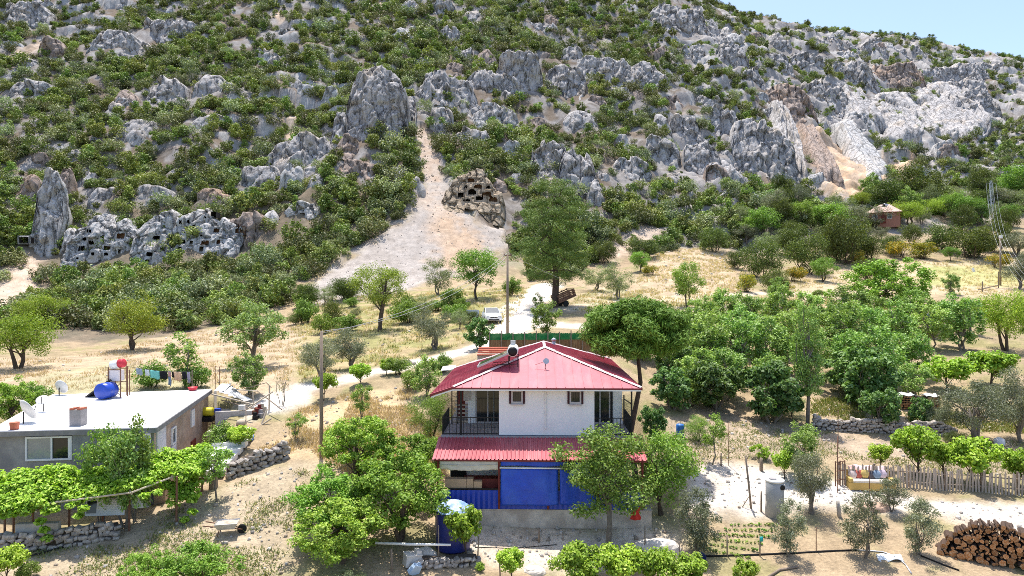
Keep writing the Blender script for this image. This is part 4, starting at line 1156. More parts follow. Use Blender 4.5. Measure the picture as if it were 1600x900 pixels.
m = MB().box((0, 0, .98), (.24, .2, .24)).box((0, 0, .84), (.06, .06, .12)); m.build('header_tank', M_STEEL, sh)
ap = R @ Vector((-.04, 1.9, 6.82))
o = empty('aerial', ap, HROT, 'small television aerial on the front slope of the red roof', 'aerial')
MB().tube([(0, 0, 0), (.03, 0, .42)], .018, 6).bar((.02, 0, .38), (-.5, 0, .20), .015).build('mast', M_BLACK, o)
MB().lathe([(.02, 0), (.11, .02), (.15, .06)], 14, c=(.05, -.03, .38), M=Matrix.Rotation(R_(70), 4, 'X')).build('dish', M_STEEL, o)
m = MB().tube([(0, 0, -.2), (0, 0, .45)], .10, 12).lathe([(.15, .45), (.15, .52), (.03, .6)], 12); o = thing(m, 'flue_pipe', M_STEEL, 'short grey flue pipe rising behind the ridge of the red roof', 'flue', True); o.location = R @ Vector((.6, 8.4, 7.25))

# ------------------------------------------------------------------ reed fence, parasol, little outhouse, car, trailer behind the house
M_REED = mat('brown_reed', (.24, .13, .065), .9, .35, 4, .6, 20, stretch=(10, 10, .6), color2=(.33, .22, .11), rnd=.15)
M_GNET = mat('green_net', (.02, .20, .055), .7, .3, 5, .4, 12, color2=(.10, .28, .10))
fa, fb = W(765, 549, 49.0), W(946, 549, 49.6)
fence = empty('reed_fence', fa, 0, 'brown reed fence with a green net strip along its top', 'fence')
nF = 10; zt = CZ - (521 - HOR) / F * 49.0 - fa.z
for i in range(nF + 1):
    p = fa.lerp(fb, i / nF) - fa
    MB().box((p.x, p.y - .06, zt / 2 - .2 + .1 * (i % 3 == 1)), (.07, .07, zt + .5 + .1)).build('fence_post', M_WOOD, fence)
for i in range(nF):
    p, q = fa.lerp(fb, i / nF) - fa, fa.lerp(fb, (i + 1) / nF) - fa
    for nm, z0, z1, mm, off in (('reed_panel', -.5, zt - .45, M_REED, 0), ('net_panel', zt - .47, zt + .0, M_GNET, -.03)):
        k = 24; vs = []
        for j in range(k + 1):
            x = p.x + .04 + (q.x - p.x - .08) * j / k; y = p.y + (q.y - p.y) * j / k + off + (.02 if j % 2 else 0)
            e = random.uniform(-.03, .03)
            vs += [(x, y, z0), (x, y, z1 + (e if off else e))]
        m = MB().add(vs, [(2 * j, 2 * j + 2, 2 * j + 3, 2 * j + 1) for j in range(k)])
        o = m.build(nm, mm, fence); o.modifiers.new('t', 'SOLIDIFY').thickness = .025
q = W(942, 549, 48.6)
o = empty('folded_parasol', q, 0, 'folded red and green parasol leaning at the right end of the reed fence', 'parasol')
MB().tube([(0, 0, 0), (.03, 0, 1.3)], .02, 6).build('pole', M_STEEL, o)
MB().lathe([(.09, .42), (.13, .6), (.10, .95), (.03, 1.35)], 9, c=(-.14, -.08, 0)).build('cover', mat('red_cloth', (.55, .04, .03), .8, .15, 4), o)
MB().lathe([(.11, -.2), (.12, .3), (.07, .7), (.02, .95)], 9, c=(.10, -.1, 0)).build('cover_panel', mat('green_cloth', (.05, .35, .12), .8, .15, 4), o)
q = W(768, 560, 46.5)
o = empty('outhouse', q, R_(4), 'little outhouse with stepped red tile courses behind the left roof slope', 'outhouse')
MB().box((0, .3, -.3), (1.9, 1.2, 1.1)).build('wall', M_CONC, o)
M_TILE = mat('red_tile', (.50, .16, .10), .8, .2, 6)
for k in range(4): MB().box((.05 * k, -.45 + k * .36, .30 + k * .12), (2.0, .42, .08)).build('tile', M_TILE, o)
o = thing(MB().sheet((-.45, -.3, 0), (.45, -.3, .1), (.4, .4, .25), (-.4, .4, .18), 3, 3, None, 0, .05), 'board', M_WHITE, 'white board lying beside the left eave of the red roof', 'board'); o.location = W(701, 578, 42.5)
# car: white saloon facing the viewer
def car(loc, rz):
    root = empty('parked_car', loc, rz, 'white saloon car parked on the pale dirt road, nose to the viewer', 'car')
    paint = mat('white_car_paint', (.78, .78, .78), .25, .03, 2, spec=.6)
    # profile along y (front at -2.2): (y, half width, z low, z high)
    st = [(-2.2, .66, .32, .62), (-2.08, .80, .24, .74), (-1.6, .86, .2, .86), (-.95, .88, .2, .95), (-.2, .89, .2, .97), (.9, .89, .2, .98), (1.7, .87, .2, 1.0), (2.1, .80, .26, .95), (2.2, .70, .36, .80)]
    m = MB(); b = []
    for (y, hw, z0, z1) in st:
        b.append([(-hw * .93, y, z0), (-hw, y, z0 + .15), (-hw, y, (z0 + z1) / 2 + .05), (-hw * .90, y, z1 - .03), (-hw * .5, y, z1 + .02), (hw * .5, y, z1 + .02), (hw * .90, y, z1 - .03), (hw, y, (z0 + z1) / 2 + .05), (hw, y, z0 + .15), (hw * .93, y, z0)])
    n = 10; vs = [v for r_ in b for v in r_]
    fs = [(i * n + j, i * n + (j + 1) % n, (i + 1) * n + (j + 1) % n, (i + 1) * n + j) for i in range(len(b) - 1) for j in range(n)]
    fs += [tuple(range(n)), tuple((len(b) - 1) * n + j for j in range(n))[::-1]]
    m.add(vs, fs); smooth_by_angle(m.build('body', paint, root), 45)
    cab = [(-.98, .74, .95), (-.25, .62, 1.42), (.75, .62, 1.45), (1.5, .70, 1.0)]
    m = MB(); vs = []
    for (y, hw, z) in cab: vs += [(-hw, y, z), (hw, y, z)]
    base = [(-.80, -.9, .93), (.80, -.9, .93), (-.82, 1.6, .95), (.82, 1.6, .95)]
    m.add(vs, [(2, 3, 5, 4)]); m.box((0, .25, 1.425), (1.22, .98, .05)); m.build('roof', paint, root)
    m = MB(); m.add(vs, [(0, 1, 3, 2)]); m.build('windscreen', M_DGLASS2, root)
    m = MB(); m.add(vs, [(4, 5, 7, 6)]); m.build('rear_window', M_DGLASS2, root)
    for s in (0, 1):
        m = MB(); k = [vs[s], vs[2 + s], vs[4 + s], vs[6 + s]]
        m.add(k, [(0, 1, 2, 3) if s else (3, 2, 1, 0)]); m.build('side_window', M_DGLASS2, root)
        for a, b2 in ((0, 2), (4, 6)): MB().bar(vs[a + s], vs[b2 + s], .05).build('pillar', paint, root)
        sx_ = -1 if s == 0 else 1
        MB().box((sx_ * .56, -2.10, .62), (.34, .16, .14)).build('headlight', M_STEEL, root)
        MB().box((sx_ * .95, -.62, 1.0), (.2, .1, .13)).build('mirror', paint, root)
        for y in (-1.35, 1.35):
            w_ = MB().lathe([(.31, -.1), (.33, -.07), (.33, .07), (.31, .1)], 18, M=Matrix.Translation((sx_ * .80, y, .32)) @ Matrix.Rotation(R_(90), 4, 'Y')).build('wheel', M_TYRE, root)
            MB().lathe([(.2, -.108), (.21, .108)], 14, M=Matrix.Translation((sx_ * .80, y, .32)) @ Matrix.Rotation(R_(90), 4, 'Y')).build('rim', M_STEEL, w_)
    MB().box((0, -2.16, .58), (.72, .12, .10)).build('grille', M_BLACK, root)
    MB().box((0, -2.18, .33), (1.05, .08, .13)).build('lower_grille', M_BLACK, root)
    MB().box((0, -2.235, .44), (.5, .02, .10)).build('number_plate', M_WHITE, root)
    return root
M_DGLASS2 = mat('car_glass', (.10, .12, .13), .08, .1, 2, spec=.8)
car(G(768, 503), R_(8))
# tipping trailer under the pine
q = G(882, 479)
o = empty('trailer', q, R_(-62), 'dark slatted farm trailer tipped on its drawbar under the tall pine', 'trailer')
tm = MB(); tm.box((0, 0, 0), (1.5, 2.4, .1))
T_ = Matrix.Translation((0, 0, .85)) @ Matrix.Rotation(R_(20), 4, 'X')
MB().box((0, 0, 0), (1.5, 2.4, .10), M=None).build('bed', M_RUST, o).matrix_local = T_
for s in (-1, 1):
    for k in range(4):
        MB().box((s * .73, 0, .18 + k * .2), (.04, 2.4, .12)).build('slat', M_RUST, o).matrix_local = T_
    for y in (-1.1, -.4, .4, 1.1): MB().box((s * .76, y, .45), (.05, .06, .9)).build('stake', M_RUST, o).matrix_local = T_
for k in range(4): MB().box((0, 1.18, .18 + k * .2), (1.42, .04, .12)).build('slat', M_RUST, o).matrix_local = T_
for s in (-1, 1):
    MB().lathe([(.3, -.1), (.36, -.06), (.36, .06), (.3, .1)], 16, M=Matrix.Translation((s * .62, -.2, .36)) @ Matrix.Rotation(R_(90), 4, 'Y')).build('wheel', M_TYRE, o)
MB().bar((0, -1.1, .5), (0, -2.3, .05), .08).bar((0, -.2, .36), (0, 0, .85), .1).build('drawbar', M_RUST, o)

# ------------------------------------------------------------------ firewood
M_END = mat('log_end', (.38, .155, .05), .9, .35, 7, .3, 30, color2=(.48, .31, .18), rnd=.3)
M_LBARK = mat('log_bark', (.085, .055, .04), .95, .4, 8, .5, 20)
def log_mesh(rs, kind, ln):
    n = 12 if kind == 0 else 9
    if kind == 0: prof = [(math.cos(6.283 * i / n) * rs.uniform(.88, 1.1), math.sin(6.283 * i / n) * rs.uniform(.85, 1.1)) for i in range(n)]
    elif kind == 1: prof = [(math.cos(3.1416 * i / (n - 1)) * rs.uniform(.92, 1.08), math.sin(3.1416 * i / (n - 1)) * rs.uniform(.85, 1.05) - .4) for i in range(n)]
    else: prof = [(-.75, -.6), (.15, -.85), (.9, -.2), (.75, .5), (.1, .85), (-.7, .55)]; n = 6
    n = len(prof)
    vs = [(x, -ln / 2, z) for x, z in prof] + [(x * rs.uniform(.9, 1.05), ln / 2, z) for x, z in prof]
    m = MB(); m.add(vs, [(i, n + i, n + (i + 1) % n, (i + 1) % n) for i in range(n)], 0); m.add(vs, [tuple(range(n)), tuple(range(2 * n - 1, n - 1, -1))], 1)
    return m.mesh('firewood_log', [M_LBARK, M_END])
_rs = np.random.RandomState(3)
LOGS = [log_mesh(_rs, k, 1.0) for k in (0, 0, 0, 1, 2, 0, 1)]
def woodpile(px0, px1, pyb, ptop, label, group, n_try=3800, rmax=.17, rmin=.045, ln=.55, lim=150):
    p = G((px0 + px1) / 2, pyb); D = p.y
    hw = (px1 - px0) / 2 * D / F; hh = (pyb - ptop) * D / F * .97
    placed = []
    for t in range(n_try):
        f = t / n_try
        x = _rs.uniform(-hw, hw); zmax = hh * (1 - abs(x / hw) ** 2.6)
        z = _rs.uniform(.02, max(.03, zmax))
        r = max(rmin, rmax * (1 - .85 * f ** .5) * _rs.uniform(.75, 1.1)) * (1.1 - .5 * z / hh)
        if z > .05 and z - r < 0: z = r
        if any((x - a) ** 2 + (z - b) ** 2 < ((r + c) * .86) ** 2 for a, b, c, *_ in placed): continue
        placed.append((x, z, r))
        if len(placed) >= lim: break
    fa_ = math.atan2(-p.x, p.y) * .8 if hw > 1.5 else 0.0
    for (x, z, r) in placed:
        o = link(bpy.data.objects.new('firewood_log', LOGS[_rs.randint(len(LOGS))]))
        yv = z * .10 + _rs.uniform(-.10, .10)
        o.location = (p.x + x * math.cos(fa_) - yv * math.sin(fa_), D + x * math.sin(fa_) + yv * math.cos(fa_), p.z + z)
        o.scale = (r, ln * _rs.uniform(.85, 1.15) * 1.2, r); o.rotation_euler = (_rs.uniform(-.08, .08), _rs.uniform(0, 6.28), fa_ + _rs.uniform(-.2, .2))
        tag(o, label, 'log', group)
    return p, hw, hh
p, hw, hh = woodpile(1478, 1632, 880, 818, 'split log in the big woodpile at the bottom right corner', 'logs of the big woodpile', lim=190)
# a darker second layer and crooked branches on top
for k in range(46):
    o = link(bpy.data.objects.new('firewood_log', LOGS[k % 7])); x = _rs.uniform(-hw * .95, hw * .95); z = _rs.uniform(.1, hh * .93 * (1 - abs(x / hw) ** 2.4)); r = _rs.uniform(.09, .16)
    fa_ = math.atan2(-p.x, p.y) * .8; yv = .6 + z * .1; o.location = (p.x + x * math.cos(fa_) - yv * math.sin(fa_), p.y + x * math.sin(fa_) + yv * math.cos(fa_), p.z + z); o.scale = (r, .7, r); o.rotation_euler = (0, _rs.uniform(0, 6), fa_ + _rs.uniform(-.2, .2)); tag(o, 'split log in the back row of the big woodpile at the bottom right corner', 'log', 'back logs of the big woodpile')
for (a, b, c, lab) in [(-.55, 1.55, .5, 'crooked dark branch sticking up from the woodpile'), (.15, 1.5, .35, 'short bent branch lying on top of the woodpile'), (-.2, 1.45, .3, 'pale crooked stick on the front of the woodpile')]:
    m = MB().tube([(0, 0, 0), (.03, 0, c * .5), (-.08, .05, c)], [.045, .035, .02], 6); o = thing(m, 'branch', M_LBARK, lab, 'branch', True); o.location = (p.x + a, p.y - .1, p.z + hh * .86)
woodpile(712, 735, 497, 482, 'log in the small woodpile beside the dirt road', 'logs of the small roadside woodpile', 300, .2, .08, .6, 34)
m = MB().sheet((-.75, 0, 0), (.75, 0, 0), (.70, .35, .85), (-.72, .35, .9), 8, 6, lambda u, v: (0, .03 * math.sin(u * 25), 0), 0, .03); o = thing(m, 'metal_sheet', M_STEEL, 'blue grey metal sheet leaning on the small roadside woodpile', 'sheet'); o.location = G(738, 497)

# ------------------------------------------------------------------ dry stone walls: every stone an object
M_STONE = mat('wall_stone', (.34, .30, .265), .92, .35, 3, .5, 16, color2=(.46, .42, .38), rnd=.25)
M_GAP = mat('wall_shadow_earth', (.09, .07, .055), .95, .3, 4)
def stone_mesh(rs):
    m = MB(); n = 4
    b = [(-.5,-.5,-.5),(.5,-.5,-.5),(.5,.5,-.5),(-.5,.5,-.5),(-.5,-.5,.5),(.5,-.5,.5),(.5,.5,.5),(-.5,.5,.5)]
    vs = [Vector([c * rs.uniform(.72, 1.05) for c in v]) for v in b]
    fs = [(0,3,2,1),(4,5,6,7),(0,1,5,4),(1,2,6,5),(2,3,7,6),(3,0,4,7)]
    # one bulge vertex per face
    out = list(vs); T = []
    for f in fs:
        c = sum((vs[i] for i in f), Vector()) / 4
        out.append(c * rs.uniform(1.12, 1.35)); k = len(out) - 1
        T += [(f[i], f[(i + 1) % 4], k) for i in range(4)]
    return m.add(out, T).mesh('stone', M_STONE)
STONES = [stone_mesh(_rs) for _ in range(8)]
def stone_wall(a, b, h, size, label, depth=.45, name='dry_stone_wall', drop=.25, hvar=.3):
    a, b = Vector(a), Vector(b)
    root = empty(name, a, math.atan2(b.y - a.y, b.x - a.x), label, 'wall')
    L = math.hypot(b.x - a.x, b.y - a.y)
    core = MB(); nseg = max(4, int(L / .6)); zs = []
    for i in range(nseg + 1):
        t = i / nseg; w_ = a.lerp(b, t); zs.append(gz(w_.x, w_.y) - a.z)
    hs = [h * (1 - hvar * random.random()) for _ in range(nseg + 1)]
    vs = []
    for i in range(nseg + 1):
        x = L * i / nseg
        vs += [(x, -depth * .32, zs[i] - drop), (x, depth * .5, zs[i] - drop), (x, depth * .5, zs[i] + hs[i] * .88), (x, -depth * .32, zs[i] + hs[i] * .88)]
    fs = [(4 * i + j, 4 * i + 4 + j, 4 * i + 4 + (j + 1) % 4, 4 * i + (j + 1) % 4) for i in range(nseg) for j in range(4)] + [(0, 1, 2, 3), tuple(4 * nseg + j for j in (3, 2, 1, 0))]
    core.add(vs, fs).build('wall_core', M_GAP, root)
    z = -.05; 
    while z < h:
        sh_ = size * random.uniform(.7, 1.1); x = random.uniform(-.2, 0)
        while x < L:
            sw = size * random.uniform(.6, 2.1)
            i = min(nseg - 1, int(max(0, x) / L * nseg)); t = max(0, x) / L * nseg - i
            zb = zs[i] * (1 - t) + zs[i + 1] * t; hh_ = hs[i] * (1 - t) + hs[i + 1] * t
            if z + sh_ * .5 < hh_ * 1.02:
                o = link(bpy.data.objects.new('stone', STONES[random.randrange(8)]), root)
                o.location = (x + sw / 2, -depth * .32 + random.uniform(-.05, .04), zb + z + sh_ / 2 + random.uniform(-.28, .28) * sh_)
                o.scale = (sw * .98, depth * .8, sh_ * random.uniform(.7, 1.25)); o.rotation_euler = (random.uniform(-.2, .2), random.uniform(-.45, .45), random.uniform(-.3, .3))
            x += sw
        z += sh_
    return root
def on(px, py): return G(px, py)
stone_wall(on(-30, 862), on(182, 838), .75, .20, 'dry stone retaining wall at the bottom left below the vine pergola')
stone_wall(on(356, 746), on(442, 716), .95, .21, 'rough stone wall climbing the bank right of the white steps')
stone_wall(on(1272, 668), on(1484, 678), .8, .19, 'long low rubble wall below the orchard terrace')
stone_wall(on(1452, 484), on(1526, 484), .75, .62, 'row of pale squared blocks on the upper terrace', .7, 'block_wall', .25, .1)
stone_wall(on(1425, 501), on(1522, 500), .5, .35, 'low rubble line with a blue rag below the pale block wall')
stone_wall(on(336, 700), on(372, 698), .85, .20, 'brown rubble wall under the lean-to terrace')
stone_wall(on(600, 578), on(640, 570), .4, .25, 'few rubble stones edging the lane under the round olive')
stone_wall(on(640, 886), on(745, 880), .35, .2, 'rubble border in front of the blue water tank')
m = MB().sheet((-.5, 0, 0), (.5, 0, .05), (.4, .4, .3), (-.4, .4, .25), 5, 4, lambda u, v: (0, 0, .06 * math.sin(9 * u + 5 * v)), 0, .03); o = thing(m, 'rag', M_BLUE, 'blue rag lying on the low rubble line', 'rag'); o.location = G(1450, 494)
# ------------------------------------------------------------------ foliage
def leaves(rs, P, N, ln, wd, pal, var=.22, fold=.25):
    """one bent diamond per leaf; P (n,3) places, N (n,3) facing, ln/wd sizes, pal list of colours"""
    n = len(P)
    N = N / np.maximum(np.linalg.norm(N, axis=1, keepdims=True), 1e-6)
    t = rs.normal(size=(n, 3)); t -= (t * N).sum(1, keepdims=True) * N
    t /= np.maximum(np.linalg.norm(t, axis=1, keepdims=True), 1e-6)
    b = np.cross(N, t)
    l = ln * rs.uniform(.65, 1.35, (n, 1)); w = wd * rs.uniform(.7, 1.3, (n, 1))
    v0 = P - t * l * .5; v2 = P + t * l * .5 - N * l * .12
    v1 = P + b * w * .5 + N * w * fold; v3 = P - b * w * .5 + N * w * fold
    V = np.stack([v0, v1, v2, v3], 1).reshape(-1, 3)
    Q = np.arange(n * 4).reshape(-1, 4)
    pal = np.array(pal); k = rs.randint(len(pal), size=n)
    c = pal[k] * rs.uniform(1 - var, 1 + var, (n, 1))
    return V, Q, np.repeat(c, 4, 0)

def crown_mesh(name, rs, C, Rr, per, ln, wd, pal, mat_, up=.55, outw=.6, rnd=.7, squash=.8, power=.42, var=.22):
    """leaf clumps: C centres, Rr radii, per leaves each"""
    Ps, Ns, Cl = [], [], []
    for c, r in zip(C, Rr):
        n = max(6, int(per * rs.uniform(.75, 1.25)))
        d = rs.normal(size=(n, 3)); d /= np.linalg.norm(d, axis=1, keepdims=True)
        rad = r * rs.uniform(0, 1, (n, 1)) ** power
        p = d * rad; p[:, 2] *= squash
        Ps.append(np.array(c)[None, :] + p)
        Ns.append(d * outw + np.array([0, 0, up]) + rs.normal(size=(n, 3)) * rnd)
    P = np.vstack(Ps); Nn = np.vstack(Ns)
    V, Q, col = leaves(rs, P, Nn, ln, wd, pal, var)
    return np_mesh(name, V, Q, mat_, col)

def clumps(rs, n, cx, rx, rz, cz, rmin=.35, shell=.75, mind=None, shape='round', H=1, zb=0):
    out = []
    tries = 0
    while len(out) < n and tries < n * 60:
        tries += 1
        d = rs.normal(size=3); d /= np.linalg.norm(d)
        r = rs.uniform(rmin ** 3, 1) ** (1 / 3)
        p = np.array([d[0] * rx * r, d[1] * rx * r, cz + d[2] * rz * r])
        if shape == 'umbrella' and p[2] < cz - rz * .45: continue
        if shape == 'cone':
            t = (p[2] - (cz - rz)) / (2 * rz); lim = rx * (1.06 - .62 * t ** 1.3)
            if math.hypot(p[0], p[1]) > lim: continue
        if shape == 'column':
            p[0] *= .8
        if mind and any(np.linalg.norm(p - q) < mind for q in out): continue
        out.append(p)
    out = np.array(out)
    if shape == 'round' and n >= 20:
        k = rs.rand(3) * 50
        f = fbm(out[:, 0] / rx * 1.1 + k[0], out[:, 1] / rx * 1.1 + k[1], out[:, 2] / rz * 1.1 + k[2], 2, 7)
        far = np.linalg.norm((out - [0, 0, cz]) / [rx, rx, rz], axis=1)
        keep = (f > np.quantile(f, .14)) | (far < .55)
        out = out[keep]
        lift = rs.rand(len(out)) < .22
        out = np.where(lift[:, None], [0, 0, cz] + (out - [0, 0, cz]) * rs.uniform(1.08, 1.32, (len(out), 1)), out)
        out[:, 2] = np.maximum(out[:, 2], cz - rz * 1.05)
    return out + np.array([cx, 0, 0])

def trunk_mesh(name, rs, H, zc, C, rad, mat_, stems=1, spread=.25, nbr=12, lean=0.0, fork=.4, bw=.42):
    m = MB()
    if len(C) > nbr:
        sel = [C[i] for i in rs.permutation(len(C))[:nbr]]
    else: sel = list(C)
    tops = []
    for s in range(stems):
        a = rs.uniform(0, 6.28); o = spread * (0 if stems == 1 else 1)
        b = Vector((o * .35 * math.cos(a), o * .35 * math.sin(a), -.35))
        t = Vector((o * math.cos(a) + lean, o * math.sin(a), zc))
        mid1 = b.lerp(t, .35) + Vector((rs.uniform(-1, 1), rs.uniform(-1, 1), 0)) * .05 * H
        mid2 = b.lerp(t, .7) + Vector((rs.uniform(-1, 1), rs.uniform(-1, 1), 0)) * .05 * H
        r = rad / math.sqrt(stems)
        m.tube([b, b + Vector((0, 0, .4)), mid1, mid2, t], [r * 1.35, r * 1.05, r * .9, r * .7, r * .4], 7)
        tops.append((b, mid1, mid2, t, r))
    for i, c in enumerate(sel):
        b, m1, m2, t, r = tops[i % stems]
        c = Vector(c)
        f = rs.uniform(0, 1)
        st = m1.lerp(m2, f) if rs.rand() < fork else m2.lerp(t, f if fork > 0 else .55 + .45 * f)
        st = st if st.z < c.z + .3 * H else m1
        md = st.lerp(c, .5) + Vector((rs.uniform(-1, 1), rs.uniform(-1, 1), rs.uniform(0, 1))) * .05 * H
        m.tube([st, md, c], [r * bw, r * bw * .6, r * bw * .22], 5, cap=False)
    return m.mesh(name, mat_, True)

BARK = mat('bark_brown', (.10, .075, .055), .95, .35, 6, .6, 18)
BARKG = mat('bark_grey', (.20, .17, .14), .95, .3, 6, .6, 18)
BARKP = mat('bark_pine', (.085, .055, .042), .95, .35, 5, .7, 14)
LEAF = leaf_mat('leaf', 1.08); LEAFS = leaf_mat('leaf_scrub', 1.12, .14, spread=1.6); LEAFD = leaf_mat('leaf_needle', 1.0, .1, .6, .2); LEAFO = leaf_mat('leaf_olive', 1.0, .2, .5, .3)

PAL = dict(
 maquis=[(.18,.235,.06),(.23,.28,.07),(.135,.19,.05),(.27,.29,.10),(.19,.23,.075)],
 maquis3=[(.13,.155,.06),(.17,.18,.075),(.10,.13,.045)],
 maquis2=[(.20,.28,.06),(.25,.31,.075),(.16,.235,.05)],
 almond=[(0.264,0.372,0.042),(0.324,0.420,0.048),(0.204,0.312,0.036),(0.360,0.432,0.072)],
 olive=[(0.213,0.237,0.144),(0.263,0.281,0.188),(0.156,0.188,0.100),(0.338,0.350,0.250)],
 mulberry=[(0.200,0.350,0.044),(0.263,0.413,0.062),(0.150,0.275,0.037),(0.325,0.463,0.088)],
 fig=[(.115,.215,.05),(.165,.275,.075),(.08,.16,.04),(.23,.33,.14)],
 vine=[(0.253,0.414,0.040),(0.322,0.483,0.052),(0.196,0.333,0.034),(0.380,0.506,0.092)],
 fresh=[(.20,.34,.055),(.25,.39,.065),(.155,.275,.045),(.30,.42,.11)],
 pine=[(.085,.175,.035),(.125,.22,.045),(.06,.13,.03),(.18,.27,.06)],
 pineb=[(.125,.27,.03),(.165,.31,.04),(.09,.205,.028),(.21,.35,.06)],
 broom=[(0.528,0.396,0.039),(0.440,0.363,0.044),(0.220,0.253,0.044),(0.176,0.220,0.044)],
 grey=[(0.250,0.300,0.150),(0.312,0.350,0.200),(0.188,0.237,0.106)],
 walnut=[(0.200,0.300,0.088),(0.263,0.350,0.125),(0.150,0.237,0.062),(0.338,0.413,0.188)],
 apricot=[(0.213,0.338,0.056),(0.275,0.400,0.088),(0.163,0.263,0.044),(0.350,0.450,0.138)],
 dry=[(0.330,0.242,0.121),(0.264,0.187,0.099),(0.396,0.297,0.154)],
 feather=[(0.175,0.300,0.062),(0.225,0.338,0.075),(0.138,0.237,0.056)],
)
PROTO = {}
def species(key, n_var, fn):
    PROTO[key] = [fn(np.random.RandomState(abs(hash_s(key)) % 100000 + i)) for i in range(n_var)]
def hash_s(s):
    h = 7
    for ch in s: h = (h * 131 + ord(ch)) & 0x7FFFFFFF
    return h

def mk(key, H, Rx, zb, ncl, clr, per, ln, wd, pal, bark=BARK, leafm=LEAF, stems=1, rad=.12, shape='round', up=.5, rnd=.7, mind=None, squash=.8, rmin=.35, nbr=12, zt=.6, var=.22, power=.42, spread=.3, outw=.6, fork=.4):
    def f(rs):
        cz = (H + zb) / 2; rz = (H - zb) / 2
        C = clumps(rs, ncl, 0, Rx - clr * .75, rz - clr * .5, cz, rmin, mind=mind, shape=shape)
        Rr = clr * rs.uniform(.7, 1.25, len(C))
        cm = crown_mesh(key + '_crown', rs, C, Rr, per, ln, wd, pal, leafm, up, outw, rnd, squash, power, var)
        tm = trunk_mesh(key + '_trunk', rs, H, zb + (H - zb) * zt, C, rad, bark, stems, spread * Rx, nbr, 0, fork)
        return (tm, cm, H, Rx)
    return f

species('almond', 3, mk('almond', 5.0, 3.4, 1.1, 46, .95, 210, .17, .085, PAL['almond'], BARK, stems=2, rad=.26, up=.6, mind=.55, zt=.35, spread=.18, nbr=16))
species('oak', 2, mk('oak', 7.2, 3.6, 2.6, 44, .95, 210, .17, .09, [(.21,.29,.05),(.26,.34,.06),(.16,.23,.04)], BARK, stems=2, rad=.3, up=.55, mind=.6, zt=.3, spread=.25, nbr=22))
species('olive', 4, mk('olive', 3.4, 1.75, .55, 34, .58, 300, .125, .034, PAL['olive'], BARKG, LEAFO, stems=3, rad=.16, up=.25, rnd=1.0, mind=.35, zt=.4, spread=.2, nbr=14, outw=.8, power=.5))
species('olive_young', 4, mk('olive_young', 2.7, 1.12, .12, 36, .36, 180, .12, .034, PAL['olive'], BARKG, LEAFO, stems=2, rad=.07, up=.25, rnd=1.0, mind=.25, zt=.5, spread=.15, nbr=14, outw=.8, power=.6))
species('mulberry', 3, mk('mulberry', 4.6, 2.6, .7, 96, .46, 125, .16, .105, PAL['mulberry'], BARK, stems=3, rad=.2, up=.75, rnd=.6, mind=.34, zt=.45, spread=.3, nbr=22, power=.6))
species('fig', 3, mk('fig', 3.8, 2.1, .3, 58, .46, 95, .25, .17, PAL['fig'], BARKG, stems=4, rad=.18, up=.75, rnd=.55, mind=.36, zt=.5, spread=.3, nbr=20, power=.5))
species('fruit', 5, mk('fruit', 3.8, 1.5, .25, 52, .34, 110, .15, .085, [(.25,.39,.09),(.32,.46,.13),(.19,.31,.06),(.38,.48,.19)], BARKG, stems=3, rad=.1, up=.5, rnd=.8, mind=.26, zt=.5, spread=.3, nbr=24, power=.7, squash=1.25, rmin=.2))
species('apricot', 2, mk('apricot', 5.2, 2.0, 1.15, 64, .46, 165, .125, .07, PAL['apricot'], BARKG, stems=1, rad=.11, up=.5, rnd=.8, mind=.3, zt=.55, nbr=26, power=.55, rmin=.2))
species('vine', 4, mk('vine', 2.0, 1.3, .65, 30, .36, 110, .155, .125, PAL['vine'], BARK, stems=1, rad=.06, up=.95, rnd=.5, mind=.25, zt=.5, nbr=12, power=.5))
species('bush', 4, mk('bush', 1.7, 1.15, .05, 26, .42, 120, .12, .075, [(.17,.26,.055),(.22,.32,.07),(.13,.21,.04)], BARK, stems=4, rad=.08, up=.55, mind=.25, zt=.4, spread=.4, nbr=12))
species('fresh', 3, mk('fresh', 4.8, 2.2, .8, 44, .68, 170, .15, .09, PAL['fresh'], BARK, stems=2, rad=.13, up=.55, mind=.45, zt=.45, spread=.12, nbr=16, power=.5))
species('poplar', 2, mk('poplar', 6.5, 1.25, .8, 50, .42, 120, .12, .08, [(.27,.42,.11),(.34,.49,.15),(.21,.33,.08)], BARKG, stems=1, rad=.12, up=.4, mind=.4, zt=.8, nbr=24, shape='column', power=.5, fork=.7))
species('grey', 3, mk('grey', 3.8, 1.8, .5, 36, .58, 170, .12, .05, PAL['grey'], BARKG, stems=3, rad=.12, up=.4, rnd=.9, mind=.4, zt=.45, spread=.22, nbr=18, power=.6))
species('walnut', 2, mk('walnut', 5.2, 2.9, 1.2, 50, .62, 130, .2, .10, PAL['walnut'], BARKG, stems=1, rad=.2, up=.6, rnd=.7, mind=.5, zt=.5, nbr=24, power=.5))
species('sapling', 3, mk('sapling', 2.4, .8, .8, 18, .26, 90, .11, .06, PAL['apricot'], BARKG, stems=1, rad=.035, up=.4, mind=.2, zt=.65, nbr=14, power=.6))
species('slim', 3, mk('slim', 3.2, .85, .5, 22, .3, 90, .12, .065, PAL['apricot'], BARKG, stems=3, rad=.05, up=.4, mind=.2, zt=.7, nbr=16, power=.6, spread=.3))
species('broom', 2, mk('broom', 1.4, 1.0, .0, 22, .36, 120, .12, .05, PAL['broom'], BARK, stems=4, rad=.06, up=.5, mind=.22, zt=.4, spread=.4, nbr=10))
species('darkbush', 3, mk('darkbush', 2.6, 1.9, .0, 34, .62, 190, .13, .06, [(.10,.14,.035),(.14,.18,.045),(.08,.11,.03)], BARK, stems=4, rad=.1, up=.55, mind=.4, zt=.4, spread=.4, nbr=12))
